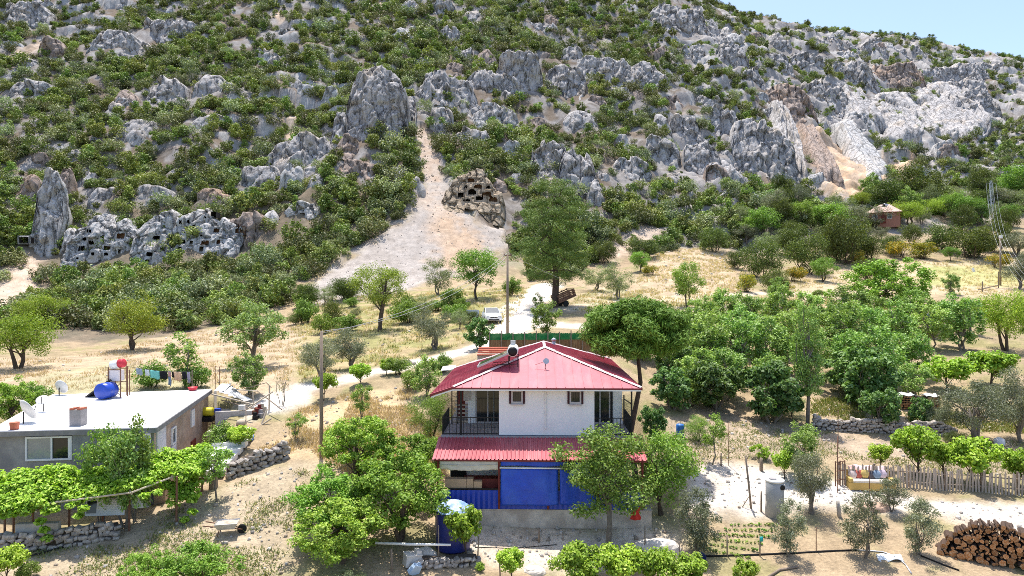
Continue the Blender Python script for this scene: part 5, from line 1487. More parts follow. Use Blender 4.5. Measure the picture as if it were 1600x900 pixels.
species('feather', 2, mk('feather', 3.0, 1.5, .1, 36, .46, 220, .14, .028, PAL['feather'], BARK, stems=4, rad=.08, up=.4, rnd=1.0, mind=.3, zt=.5, spread=.4, nbr=14))
species('bare', 2, mk('bare', 2.6, 1.2, .4, 26, .3, 14, .1, .04, PAL['grey'], BARKG, stems=4, rad=.06, up=.4, mind=.2, zt=.6, spread=.35, nbr=26))
species('plant', 3, mk('plant', .9, .55, .0, 12, .2, 40, .13, .07, PAL['vine'], BARK, stems=3, rad=.02, up=.7, mind=.12, zt=.5, spread=.4, nbr=8))

def pine_proto(key, H, Rx, zb, ncl, clr, per, pal, shape, rad, zt, squash=.55, layers=False):
    def f(rs):
        cz = (H + zb) / 2; rz = (H - zb) / 2
        C = clumps(rs, ncl, 0, Rx - clr * .7, rz - clr * .4, cz, .3, mind=clr * (.95 if shape == 'cone' else .62), shape=shape)
        Rr = clr * rs.uniform(.7, 1.3, len(C))
        cm = crown_mesh(key + '_crown', rs, C, Rr, per, .30, .05, pal, LEAFD, 1.0, .75, .65, squash, .45, .25)
        tm = trunk_mesh(key + '_trunk', rs, H, zb + (H - zb) * zt, C, rad, BARKP, 1, 0, 26, 0, .0 if shape == 'umbrella' else .6, .26)
        return (tm, cm, H, Rx)
    return f
species('tall_pine', 1, pine_proto('tall_pine', 15.0, 6.0, 2.0, 96, 1.08, 460, PAL['pine'], 'cone', .40, .82, .5))
species('umbrella_pine', 1, pine_proto('umbrella_pine', 8.8, 2.9, 5.0, 105, .68, 560, PAL['pineb'], 'umbrella', .17, .45, .6))

# shrubs small in the picture: one mesh each
def shrub_mesh(name, rs, R, H, ncl, per, ln, wd, pal, mt=None):
    C = clumps(rs, ncl, 0, R * .72, H * .42, H * .48, .3, mind=R * .3)
    Rr = R * .33 * rs.uniform(.7, 1.25, len(C))
    Ps = []
    m = crown_mesh(name, rs, C, Rr, per, ln, wd, pal, mt or LEAFS, .7, .7, .65, .85, .45, .25)
    return m
SHRUB = [shrub_mesh('maquis_shrub', np.random.RandomState(900 + i), 1.35 + .32 * (i % 4), 2.1 + .4 * (i % 3), 17 + 3 * (i % 5), 36, .31, .17, PAL[('maquis', 'maquis2', 'maquis', 'maquis3', 'maquis', 'maquis2', 'maquis3', 'grey')[i]]) for i in range(8)]

TREES = {}
def tree(key, px, py, hpx, label, wpx=None, name=None, cat='tree', group=None, var=None, at=None, rz=None):
    """stands on the ground point seen at (px,py); hpx, wpx its height and crown width in the photograph"""
    p = at if at is not None else G(px, py)
    D = p.y
    vs = PROTO[key]; i = TREES.get(key, 0); TREES[key] = i + 1
    tm, cm, H, Rx = vs[(i if var is None else var) % len(vs)]
    s = hpx * D / F / H
    sx = s if wpx is None else (wpx * D / F) / (2 * Rx)
    sx = min(max(sx, s * .7), s * 1.3)
    root = empty(name or key + '_tree', p, random.uniform(0, 6.28) if rz is None else rz, label, cat, group)
    root.scale = (sx, sx, s)
    link(bpy.data.objects.new('trunk', tm), root)
    link(bpy.data.objects.new('crown', cm), root)
    return root
# ------------------------------------------------------------------ the grey flat roofed house
M_CEM = mat('grey_cement', (.30, .29, .285), .92, .18, 2, .35, 14, color2=(.22, .215, .22))
M_PLAST = mat('tan_plaster', (.45, .34, .27), .92, .22, 3, .5, 9, color2=(.36, .26, .20))
M_ROOFW = mat('white_roof_coat', (.78, .765, .745), .85, .08, 1, .3, 10, color2=(.60, .55, .51), fac2=(.5, .72))
M_EDGE = mat('roof_edge_grey', (.24, .23, .235), .9, .2, 4)
M_LIL = mat('pale_lilac_wall', (.62, .60, .64), .9, .06, 3)
GQ = [Vector((-23.3, 30.2)), Vector((-16.2, 31.1)), Vector((-18.7, 42.6)), Vector((-27.3, 40.5))]
gc = sum(GQ, Vector((0, 0))) / 4
gh = empty('grey_house', (gc.x, gc.y, 0), 0, 'grey cement house with a white flat roof behind the vine pergola', 'house')
L2 = lambda v, k=1.0: ((v.x - gc.x) * k, (v.y - gc.y) * k)
ins = [L2(v, .955) for v in GQ]
m = MB(); m.add([(x, y, -.5) for x, y in ins] + [(x, y, 4.18) for x, y in ins], [(0, 1, 5, 4), (2, 3, 7, 6), (3, 0, 4, 7)], 0); part(m, 'wall', M_CEM, gh)
m = MB(); m.add([(ins[1][0], ins[1][1], -.5), (ins[2][0], ins[2][1], -.5), (ins[2][0], ins[2][1], 4.18), (ins[1][0], ins[1][1], 4.18)], [(0, 1, 2, 3)]); part(m, 'side_wall', M_PLAST, gh)
m = MB(); m.prism([L2(v) for v in GQ], 4.18, 4.40, 0); part(m, 'roof_slab', M_EDGE, gh)
m = MB(); m.prism([L2(v, .992) for v in GQ], 4.40, 4.425, 0); part(m, 'roof_coat', M_ROOFW, gh)
# coordinates on front (u along) and side (t along)
def fr(t, out, z):
    a, b = Vector(ins[0]), Vector(ins[1]); d = (b - a).normalized(); p = a.lerp(b, t) + Vector((d.y, -d.x)) * out
    return Vector((p.x, p.y, z))
def sd(t, out, z):
    a, b = Vector(ins[1]), Vector(ins[2]); d = (b - a).normalized(); p = a.lerp(b, t) + Vector((d.y, -d.x)) * out
    return Vector((p.x, p.y, z))
def slab(fn, t0, t1, z0, z1, o0, o1):
    m = MB(); return m.add([fn(t0, o0, z0), fn(t1, o0, z0), fn(t1, o1, z0), fn(t0, o1, z0), fn(t0, o0, z1), fn(t1, o0, z1), fn(t1, o1, z1), fn(t0, o1, z1)], [(0, 1, 2, 3), (7, 6, 5, 4), (0, 4, 5, 1), (1, 5, 6, 2), (2, 6, 7, 3), (3, 7, 4, 0)])
def window2(fn, t0, t1, z0, z1, name='window', frame=M_FRAME, split=.5, fw=.01, pane=M_DGLASS):
    k = (t1 - t0); f = MB()
    e = .07 / 7
    for (a, b, c, d_) in [(t0, t0 + e, z0, z1), (t1 - e, t1, z0, z1), (t0 + e, t1 - e, z1 - .07, z1), (t0 + e, t1 - e, z0, z0 + .08)] + ([(t0 + k * split - e / 2, t0 + k * split + e / 2, z0 + .08, z1 - .07)] if split else []):
        s = slab(fn, a, b, c, d_, .0, .08); f.add(s.v, s.f)
    o = f.build(name, frame, gh)
    if split:
        slab(fn, t0 + e, t0 + k * split - e / 2, z0 + .08, z1 - .07, .004, .03).build('pane', mat('grey_pane', (.30, .31, .31), .12, .1, 2, spec=.6), o)
        slab(fn, t0 + k * split + e / 2, t1 - e, z0 + .08, z1 - .07, .004, .02).build('pane', M_DGLASS, o)
    else:
        slab(fn, t0 + e, t1 - e, z0 + .08, z1 - .07, .004, .03).build('pane', pane, o)
    return o
wo = window2(fr, .205, .49, 3.02, 4.10, split=.56)
slab(fr, .465, .482, 3.1, 4.0, .03, .06).build('curtain', M_WHITE, wo)
part(slab(fr, .50, .86, -.3, 4.16, .0, .16), 'wall_pier', mat('dark_cement', (.24, .245, .245), .92, .25, 2, .3, 12), gh)
part(slab(fr, .955, .99, -.3, 4.16, .17, .40), 'corner_post', M_LIL, gh)
part(slab(sd, .03, .16, 1.2, 4.15, .0, .05), 'wall_panel', M_LIL, gh)
window2(sd, .25, .315, 2.9, 3.75, split=0); part(slab(sd, .245, .32, 2.0, 2.85, .0, .06), 'wall_patch', M_LIL, gh)
window2(sd, .60, .66, 3.0, 3.95, split=0, pane=M_WHITE); part(slab(sd, .60, .69, .9, 2.2, .0, .06), 'side_door', M_DKRED, gh)
part(slab(sd, -.01, .20, 2.0, 2.6, .4, .5), 'parapet', M_WHITE, gh)
part(slab(sd, -.01, .22, -.4, 1.98, .02, .5), 'terrace_base', M_PLAST, gh)
m = MB(); cc = W(122, 672, 31.6); lx, ly = cc.x - gc.x, cc.y - gc.y
m.box((lx, ly, 4.42 + .36), (.52, .5, .78)); part(m, 'chimney', M_SLAB, gh)
m = MB(); m.box((lx - .17, ly, 5.21), (.18, .5, .09)); m.box((lx + .17, ly, 5.21), (.18, .5, .09)); part(m, 'chimney_cap', M_TILE, gh)
# clutter on the roof
RZ = 4.43
def roofpt(px, py):
    D = (CZ - RZ) * F / (py - HOR); return Vector(((px - 800) / F * D, D, RZ))
def dish(loc, r, rz, tilt, label, h=.5):
    o = empty('satellite_dish', loc, rz, label, 'satellite dish')
    MB().tube([(0, 0, 0), (0, 0, h)], .03, 8).build('mast', M_BLACK, o)
    M_ = Matrix.Translation((0, -.06, h)) @ Matrix.Rotation(tilt, 4, 'X')
    MB().lathe([(.02, .0), (r * .5, r * .07), (r * .85, r * .2), (r, r * .3), (r * .99, r * .33), (r * .5, r * .1), (.02, .03)], 22, M=M_).build('reflector', mat('dish_grey', (.66, .65, .63), .5, .06, 3), o, True)
    MB().bar(M_ @ Vector((0, -r * .8, r * .2)), M_ @ Vector((0, 0, r * 1.0)), .025).build('feed_arm', M_BLACK, o)
    return o
dish(roofpt(36, 662), .55, R_(150), R_(62), 'large satellite dish at the left corner of the white flat roof', .55)
dish(roofpt(67, 643), .3, R_(20), R_(40), 'small satellite dish on a dark stub on the white flat roof', .55)
dish(roofpt(92, 618), .42, R_(170), R_(70), 'pale satellite dish at the rear edge of the white flat roof', .45)
m = MB().lathe([(.17, 0), (.2, .3), (.22, .32), (.18, .33)], 14); o = thing(m, 'flower_pot', M_TILE, 'terracotta pot on the front left corner of the white roof', 'pot', True); o.location = roofpt(22, 671)
q = roofpt(166, 623)
m = MB().lathe([(.40, -.46), (.45, -.42), (.455, -.15), (.47, -.12), (.455, -.09), (.455, .15), (.47, .18), (.455, .21), (.45, .42), (.40, .46)], 24, M=Matrix.Rotation(R_(90), 4, 'X'))
o = thing(m, 'barrel', mat('blue_plastic', (.015, .06, .42), .35, .08, 2, spec=.5), 'blue barrel lying on the white flat roof', 'barrel', True); o.location = (q.x, q.y, RZ + .47); o.rotation_euler = (0, 0, R_(-10))
q = roofpt(184, 620)
o = empty('solar_rack', q, R_(-6), 'steel rack with a red and white water tank and solar panel on the flat roof', 'solar heater')
f = MB()
for sx_ in (-.38, .38):
    for sy_ in (-.3, .3): f.bar((sx_, sy_, 0), (sx_, sy_, 1.75), .045)
    f.bar((sx_, -.3, .9), (sx_, .3, .9), .03)
for z in (.85, 1.62): f.bar((-.38, -.3, z), (.38, -.3, z), .03); f.bar((-.38, .3, z), (.38, .3, z), .03)
f.bar((-.38, -.3, .1), (.38, -.3, .85), .03); f.bar((.38, -.3, .1), (-.38, -.3, .85), .03); f.build('frame', M_RUST, o)
MB().box((-.08, 0, 1.25), (.6, .5, .62)).build('cold_tank', mat('pinkish_white', (.74, .68, .67), .5, .06, 3), o)
MB().lathe([(.2, -.42), (.25, -.38), (.25, .1)], 18, M=Matrix.Translation((0, 0, 1.9)) @ Matrix.Rotation(R_(78), 4, 'Y')).build('tank', M_WHITE, o, True)
MB().lathe([(.255, .1), (.255, .36), (.2, .42)], 18, M=Matrix.Translation((0, 0, 1.9)) @ Matrix.Rotation(R_(78), 4, 'Y')).build('tank_end', mat('red_plastic', (.55, .04, .06), .5, .1, 3), o, True)
MB().sheet((-1.75, -.45, .03), (-.25, -.45, 1.05), (-.25, .5, 1.05), (-1.75, .5, .03), 3, 3, None, 0, .09).build('solar_panel', M_BLACK, o)
m = MB().lathe([(.2, 0), (.27, .2), (.29, .2), (.21, .02)], 18); o = thing(m, 'basin', mat('red_plastic', (.55, .04, .06), .5, .1, 3), 'red washing basin on the rear edge of the white roof', 'basin', True); o.location = roofpt(301, 610)
for (px, t, lab) in [(336, 572, 'left of two thin steel rods rising from the rear roof corner'), (343, 573, 'right of two thin steel rods rising from the rear roof corner'), (197, 570, 'tall thin steel rod beside the tank rack'), (202, 578, 'short thin steel rod beside the tank rack')]:
    pb = 606 if px > 300 else 617; q = roofpt(px, pb); m = MB().bar((0, 0, -.1), (0, 0, (pb - t) * q.y / F), .035); o = thing(m, 'steel_rod', M_RUST, lab, 'rod'); o.location = q
# washing line
DL = 43.6
la, lb = W(200, 573, DL), W(300, 581, DL)
m = MB().tube([la, la.lerp(lb, .5) - Vector((0, 0, .12)), lb], .012, 5); thing(m, 'washing_line', M_BLACK, 'washing line stretched behind the white flat roof', 'line')
m = MB().bar((0, 0, -2.2), (0, 0, .1), .05); o = thing(m, 'line_post', M_WOOD, 'thin post at the right end of the washing line', 'post'); o.location = lb
for (x0, x1, h, col_, nm, lab) in [(212, 222, .42, (.38,.44,.52), 'hanging_cloth', 'blue grey cloth at the left end of the washing line'), (226, 233, .42, (.74,.78,.80), 'hanging_shirt', 'white shirt on the washing line'), (234, 249, .50, (.22,.62,.55), 'hanging_shirt', 'turquoise shirt on the washing line'),
     (249, 261, .50, (.015,.015,.018), 'hanging_shirt', 'wide black shirt on the washing line'), (262, 267, .32, (.58,.34,.30), 'hanging_cloth', 'small pink cloth on the washing line'), (268, 271, .36, (.02,.02,.02), 'hanging_sock', 'small black sock on the washing line'),
     (271, 283, .56, (.75,.48,.30), 'hanging_shirt', 'apricot coloured shirt on the washing line'), (284, 291, .48, (.02,.02,.025), 'hanging_shirt', 'narrow black shirt on the washing line'), (292, 297, .75, (.42,.38,.46), 'hanging_trousers', 'mauve trousers at the right end of the washing line'), (261, 266, .85, (.26,.34,.46), 'hanging_trousers', 'faded blue trousers hanging behind the black shirt')]:
    t0, t1 = (x0 - 200) / 100, (x1 - 200) / 100
    a, b = la.lerp(lb, t0), la.lerp(lb, t1); s0 = -.12 * math.sin(math.pi * t0); s1 = -.12 * math.sin(math.pi * t1)
    a.z += s0; b.z += s1
    yo = .06 if 'behind' in lab else -.02
    m = MB().sheet((a.x, DL + yo, a.z - h), (b.x, DL + yo, b.z - h * random.uniform(.85, 1.1)), b + Vector((0, yo, 0)), a + Vector((0, yo, 0)), 8, 6, lambda u, v: (.04 * math.sin(v * 5) * (1 - v), .05 * math.sin(u * 11 + 2) * (1 - v * .6), .03 * math.sin(u * 6) * (1 - v)), 0, .012)
    thing(m, nm, mat('cloth_' + lab.replace(' ', '_')[:24], col_, .9, .1, 5), lab, 'laundry', True)

# ------------------------------------------------------------------ lean-to and terrace right of the grey house
def bx(px, py, D, sx_, sy_, sz_, rz=0): return MB().box((0, 0, sz_ / 2), (sx_, sy_, sz_)), W(px, py, D), rz
lt = empty('lean_to', W(360, 662, 40.5), 0, 'open lean-to of poles and a low plastered wall beside the grey house', 'lean-to')
B = W(360, 662, 40.5)
def lt_pt(px, py, D): return W(px, py, D) - B
m = MB(); a, b = lt_pt(336, 664, 40.5), lt_pt(393, 664, 40.8); m.bar(a + Vector((0, 0, .35)), b + Vector((0, 0, .35)), .7, .18) if False else m.prism([(a.x, a.y), (b.x, b.y), (b.x, b.y + .2), (a.x, a.y + .2)], a.z - .3, a.z + .78); part(m, 'low_wall', mat('stained_whitewash', (.55, .51, .49), .9, .15, 3, .3, 12), lt)
m = MB(); q = lt_pt(357, 660, 40.4); m.box((q.x, q.y, q.z + .12), (.5, .04, .2)); part(m, 'vent_grille', M_SLAB, lt)
m = MB(); a, b = lt_pt(322, 676, 38.8), lt_pt(396, 675, 39.4); m.prism([(a.x, a.y), (b.x, b.y), (b.x + .1, b.y + 1.3), (a.x, a.y + 1.5)], a.z - .35, a.z + .05); part(m, 'terrace_slab', M_CONC, lt)
m = MB(); m.prism([(lt_pt(338, 642, 42).x, lt_pt(338, 642, 42).y - .6), (lt_pt(402, 642, 42).x, 1.0), (lt_pt(415, 625, 45).x, 4.4), (lt_pt(348, 625, 45).x, 4.2)], lt_pt(338, 642, 42).z - .5, lt_pt(338, 642, 42).z + .02); part(m, 'yard_slab', M_CONC, lt)
for (p0, d0, p1, d1, r) in [((345,607),43,(402,611),42,.05), ((402,611),42,(440,640),40,.04), ((331,616),41,(396,632),40,.06), ((383,641),40,(426,612),41.5,.06), ((421,602),41.5,(420,652),41.5,.06), ((336,612),42,(336,644),41.5,.11), ((395,612),42,(396,632),42,.05), ((345,625),42,(400,640),41,.04), ((380,608),43,(416,598),42,.03), ((416,598),42,(424,606),42,.03), ((417,640),40,(408,664),39.6,.07), ((404,667),39.4,(424,654),39.6,.06), ((384,630),40,(384,690),38.4,.03)]:
    part(MB().tube([lt_pt(*p0, d0), lt_pt(*p1, d1)], r * .8, 7), 'pole', M_PALEW if r > .045 else M_WOOD, lt)
for k in range(7):
    q = lt_pt(348 + k * 5, 609 + k * 2.6, 42.6 - k * .1); m = MB().sheet((-.32, -.5, 0), (.32, -.5, 0), (.32, .5, .3), (-.32, .5, .3), 8, 2, lambda u, v: (0, 0, .02 * math.sin(u * 25)), 0, .02); o = part(m, 'roof_sheet', M_STEEL if k % 2 else M_WHITE, lt); o.location = q; o.rotation_euler = (0, .1 * (k % 3), .2 * k)
def put(mbt, name, m_, lab, cat, smooth=False):
    mb, loc, rz = mbt; o = thing(mb, name, m_, lab, cat, smooth); o.location = loc; o.rotation_euler = (0, 0, rz); return o
mb = MB().lathe([(.20, -.34), (.26, -.3), (.27, .0), (.26, .3), (.20, .34)], 16, c=(0, 0, .25), M=Matrix.Rotation(R_(90), 4, 'Y')); put((mb, W(324, 650, 41), 0), 'canister', mat('yellow_plastic', (.60, .52, .03), .5, .1, 3), 'yellow canister lying in the lean-to', 'canister', True)
put(bx(323, 658, 40.9, .75, .5, .28), 'crate', M_BLACK, 'black crate under the yellow canister', 'crate')
put(bx(340, 644, 41, .30, .3, .22), 'plastic_tub', mat('blue_plastic', (.015, .06, .42), .35, .08, 2, spec=.5), 'blue tub on the low wall of the lean-to', 'tub')
put(bx(378, 640, 40.8, .34, .3, .26), 'bucket_box', M_WHITE, 'white box on the wall in the dark corner of the lean-to', 'box')
put((MB().lathe([(.25, 0), (.30, .12), (.24, .26), (.1, .32)], 12), W(377, 664, 39.6), 0), 'round_pot', M_PALEW, 'round pale pot on the lean-to terrace', 'pot', True)
tb = empty('table', W(382, 690, 37.8), R_(8), 'small white metal table on the bank below the lean-to', 'table')
MB().box((0, 0, .72), (.72, .5, .03)).build('tabletop', M_WHITE, tb)
for sx_ in (-.32, .32):
    for sy_ in (-.2, .2): MB().box((sx_, sy_, .35), (.03, .03, .71)).build('leg', M_WHITE, tb)
put((MB().sheet((-.3, -.2, 0), (.3, -.25, .05), (.28, .2, .22), (-.25, .2, .2), 8, 6, lambda u, v: (0, 0, .06 * math.sin(9 * u + 7 * v)), 0, .02), G(388, 688), 0), 'rag', M_BLUE, 'crumpled blue cloth on the bank beside the white table', 'rag', True)
for k, (px, py, D) in enumerate([(398,652,41),(404,648,41),(408,656,40.5),(400,660,40.3),(412,646,41.2)]):
    put((MB().box((0, 0, .2), (.28 + .1 * (k % 2), .3, .4)).box((.05, .1, .48), (.18, .2, .2)), W(px, py, D), k * .5), 'scrap_box', (M_RUST, M_DKRED, M_SLAB, M_BLACK, M_PALEW)[k], ['rusty', 'dark red', 'grey', 'black', 'pale wooden'][k] + ' piece of scrap heaped at the right end of the lean-to', 'scrap')
# white steps and stump
o = empty('steps', W(322, 742, 33.3), R_(10), 'white concrete steps climbing the bank right of the pergola', 'steps')
for k in range(6): MB().box((.10 * k, k * .75, .12 + k * .17), (1.75, .8, .3)).build('step', M_WHITE, o)
m = MB().tube([(0, 0, -.2), (0, 0, .75)], [.22, .19], 10); o = thing(m, 'stump', M_WOOD, 'thick wooden stump at the foot of the white steps', 'stump'); o.location = W(333, 765, 32.2)

# ------------------------------------------------------------------ vine pergola in front of the grey house
pg = empty('pergola', (-18.5, 28.6, .5), 0, 'long pergola loaded with bright vine leaves before the grey house', 'pergola')
def pgl(v): return Vector(v) - Vector((-18.5, 28.6, .5))
for (px, py, t) in [(6,852,790),(50,850,792),(107,832,782),(201,830,770),(275,818,745),(315,768,722),(20,835,770),(160,815,745)]:
    q = G(px, py); top = CZ - (t - HOR) / F * q.y
    part(MB().tube([pgl((q.x, q.y, q.z - .3)), pgl((q.x + .02, q.y, top))], .045, 7), 'post', M_RUST, pg)
for (a, b) in [((-20, 803, 27.6), (80, 786, 27.6)), ((80, 786, 27.6), (205, 770, 28.2)), ((205, 770, 28.2), (320, 726, 31)), ((-20, 770, 29), (160, 745, 29.3)), ((160, 745, 29.3), (290, 715, 31)), ((55, 800, 27.5), (75, 786, 28.6)), ((205, 772, 28.2), (190, 745, 29.4))]:
    part(MB().tube([pgl(W(*a)), pgl(W(*b))], .04, 6), 'beam', M_PALEW, pg)
rs = np.random.RandomState(42)
C = []; Rr = []
def canopy(pts, n, r):
    a, b, c, d = [W(*p) for p in pts]
    for _ in range(n):
        u, v = rs.rand(), rs.rand()
        p = (a.lerp(b, u)).lerp(d.lerp(c, u), v)
        C.append(np.array(pgl(p)) + np.array([0, 0, rs.uniform(-.05, .16) + .22 * (fbm([p.x * .9], [p.y * .9], 0, 2, 3)[0] - .4)])); Rr.append(r * rs.uniform(.7, 1.2))
canopy([(-30,806,27.4),(85,788,27.6),(112,732,29.0),(-20,748,28.9)], 165, .40)
canopy([(95,782,27.9),(205,766,28.4),(235,730,30.0),(112,744,29.2)], 110, .37)
canopy([(205,762,28.6),(308,742,30.2),(322,702,32.2),(240,718,30.6)], 90, .39)
canopy([(262,795,29.5),(302,780,30),(312,735,31),(250,745,30)], 26, .36)
for (px, py, D) in [(70,800,27.4),(62,815,27.4),(68,828,27.3),(72,842,27.3),(20,803,27.4),(110,790,27.7),(130,795,27.6),(122,806,27.6),(300,800,29.6),(288,812,29.5),(5,806,27.5),(85,796,27.5),(225,775,28.4),(245,770,28.8)]:
    C.append(np.array(pgl(W(px, py, D)))); Rr.append(.22)
vm = crown_mesh('vine_leaves', rs, C, Rr, 105, .15, .12, PAL['vine'], LEAF, 1.0, .45, .5, .6, .5)
link(bpy.data.objects.new('vine_leaves', vm), pg)
sm = MB()
for k in range(40):
    c = Vector(C[rs.randint(len(C))]); d = Vector(C[rs.randint(len(C))])
    if (c - d).length < 2.2: sm.tube([c, c.lerp(d, .5) + Vector((0, 0, -.08)), d], .014, 4)
part(sm, 'vine_stems', BARK, pg)
# things under and beside the pergola
def leaning(name, m_, lab, cat, px, py, D, w_, h_, tilt, rz=0, extra=None):
    o = empty(name, W(px, py, D), rz, lab, cat)
    p = MB().box((0, 0, h_ / 2), (w_, .05, h_)).build('panel', m_, o); p.rotation_euler = (tilt, 0, 0)
    return o
o = leaning('window_shutter', M_FRAME, 'white louvred window unit lying under the pergola', 'window', 163, 806, 29.2, 1.6, .72, -.2, R_(6))
for k in range(9): MB().box((.22, -.035, .08 + k * .07), (1.05, .02, .035)).build('louvre', M_WHITE, o).rotation_euler = (-.2, 0, 0)
MB().box((-.55, -.035, .36), (.38, .02, .5)).build('pane', M_DGLASS, o).rotation_euler = (-.2, 0, 0)
leaning('panel_door', M_FRAME, 'small white door panel leaning at the wall under the pergola', 'door', 214, 794, 29.6, .52, .62, -.12)
m = MB().box((0, 0, .32), (1.65, .28, .68)); o = thing(m, 'concrete_block', M_CONC, 'large beige concrete block standing on the dry stone wall', 'block'); o.location = W(59, 842, 27.9); o.rotation_euler = (0, 0, R_(6)); o.modifiers.new('b', 'BEVEL').width = .03
m = MB().tube([(-.38, 0, .1), (.38, 0, .1)], .11, 12); [m.tube([(x, 0, .1), (x + .03, 0, .1)], .118, 12) for x in (-.3, -.2, -.1, 0, .1, .2, .3)]
o = thing(m, 'pipe_roll', M_STEEL, 'short ribbed grey pipe lying above the garden', 'pipe', True); o.location = G(167, 833)
pts = [G(*p) + Vector((0, 0, .06)) for p in [(12,880),(60,868),(100,856),(125,843),(150,836),(180,826),(200,818)]]
thing(MB().tube(pts, .03, 6), 'hose', M_BLACK, 'black hose trailing along the foot of the dry stone wall', 'hose')
# wheelbarrow
q = G(356, 835)
o = empty('wheelbarrow', q, R_(12), 'wheelbarrow loaded with earth standing alone on the garden slope', 'wheelbarrow')
m = MB(); m.add([(-.38, -.26, .28), (.3, -.26, .28), (.3, .26, .28), (-.38, .26, .28), (-.5, -.34, .52), (.42, -.34, .52), (.42, .34, .52), (-.5, .34, .52)], [(0, 3, 2, 1), (0, 1, 5, 4), (1, 2, 6, 5), (2, 3, 7, 6), (3, 0, 4, 7)]); p_ = m.build('tray', M_STEEL, o); p_.modifiers.new('t', 'SOLIDIFY').thickness = .02
m = MB().sheet((-.46, -.3, .48), (.38, -.3, .48), (.38, .3, .48), (-.46, .3, .48), 8, 6, lambda u, v: (0, 0, .10 * math.sin(math.pi * u) * math.sin(math.pi * v) + .02 * math.sin(20 * u + 13 * v))); m.build('load', M_PALEW, o)
MB().lathe([(.15, -.05), (.19, -.03), (.19, .03), (.15, .05)], 16, M=Matrix.Translation((.55, 0, .19)) @ Matrix.Rotation(R_(90), 4, 'X')).build('wheel', M_TYRE, o)
for s in (-1, 1):
    MB().bar((.58, s * .08, .19), (-.95, s * .28, .5), .035).build('handle', M_RUST, o); MB().bar((-.3, s * .24, .32), (-.38, s * .26, 0), .035).build('leg', M_RUST, o)
q = G(351, 849); o = link(bpy.data.objects.new('boulder', STONES[1])); o.location = q; o.scale = (.3, .2, .16); tag(o, 'single pale stone on the garden slope below the wheelbarrow', 'stone')

# ------------------------------------------------------------------ before the house: water tank, barrel, poles, odds and ends
q = G(708, 856)
o = empty('water_tank', q, 0, 'big dark blue cylindrical water tank with a crumpled pale blue cover', 'water tank')
MB().lathe([(.70, 0), (.72, .06), (.72, 1.55), (.70, 1.62)], 32).build('tank_wall', mat('dark_blue_plastic', (.02, .03, .17), .4, .15, 2, spec=.4), o, True)
cv = MB(); nn, mm = 30, 8; vs = [(0, 0, 2.0)]
for i in range(1, mm + 1):
    for j in range(nn):
        t = 6.283 * j / nn; r = .78 * i / mm
        vs.append((r * math.cos(t), r * math.sin(t), 2.0 - .36 * (i / mm) ** 1.6 + .035 * math.sin(5 * t + i) * i / mm + .03 * math.sin(11 * t + 2 * i) * i / mm))
fs = [(0, 1 + j, 1 + (j + 1) % nn) for j in range(nn)] + [(1 + (i - 1) * nn + j, 1 + i * nn + j, 1 + i * nn + (j + 1) % nn, 1 + (i - 1) * nn + (j + 1) % nn) for i in range(1, mm) for j in range(nn)]
cv.add(vs, fs); p_ = cv.build('cover', mat('pale_blue_cover', (.22, .36, .70), .45, .2, 4, .4, 8, color2=(.45, .55, .80)), o); p_.modifiers.new('t', 'SOLIDIFY').thickness = .02
q = W(691, 800, 30.6)
m = MB().lathe([(.21, 0), (.235, .05), (.235, .5), (.25, .53), (.235, .56), (.235, .82), (.2, .86)], 20); o = thing(m, 'barrel', mat('blue_plastic2', (.03, .16, .50), .35, .08, 2, spec=.5), 'blue barrel with pale lid standing behind the water tank', 'barrel', True); o.location = q
MB().lathe([(.225, .85), (.225, .90), (.02, .905)], 20).build('lid', mat('pale_cyan', (.30, .60, .72), .5, .05, 3), o, True)
m = MB().tube([W(586, 849, 27.2), W(640, 851, 27.2), W(704, 852, 27.0)], [.05, .055, .045], 8); thing(m, 'birch_pole', M_WHITE, 'pale peeled pole lying across in front of the water tank', 'pole', True)
q = G(643, 884); mb = MB().box((0, 0, .22), (.62, .5, .44)); mb.box((0, 0, .46), (.66, .54, .05)); mb.box((.2, 0, .55), (.2, .4, .14)); o = thing(mb, 'crate', mat('dirty_white', (.62, .58, .54), .7, .15, 4), 'dirty white crate among stones at the lower centre', 'crate'); o.location = q; o.rotation_euler = (0, .1, R_(25))
q = G(644, 897); mb = MB().add([(-.22, -.12, 0), (.22, -.12, 0), (.22, .12, 0), (-.22, .12, 0), (-.18, -.1, .4), (.12, -.1, .45), (.12, .1, .45), (-.18, .1, .4)], [(0, 3, 2, 1), (4, 5, 6, 7), (0, 1, 5, 4), (1, 2, 6, 5), (2, 3, 7, 6), (3, 0, 4, 7)]); mb.tube([(-.1, 0, .42), (-.08, 0, .52), (.05, 0, .52), (.08, 0, .44)], .02, 6)
o = thing(mb, 'jerrycan', mat('pale_blue_plastic', (.45, .58, .74), .4, .12, 4), 'pale blue plastic can lying at the bottom edge below the crate', 'can'); o.location = q; o.rotation_euler = (.4, .5, R_(40))
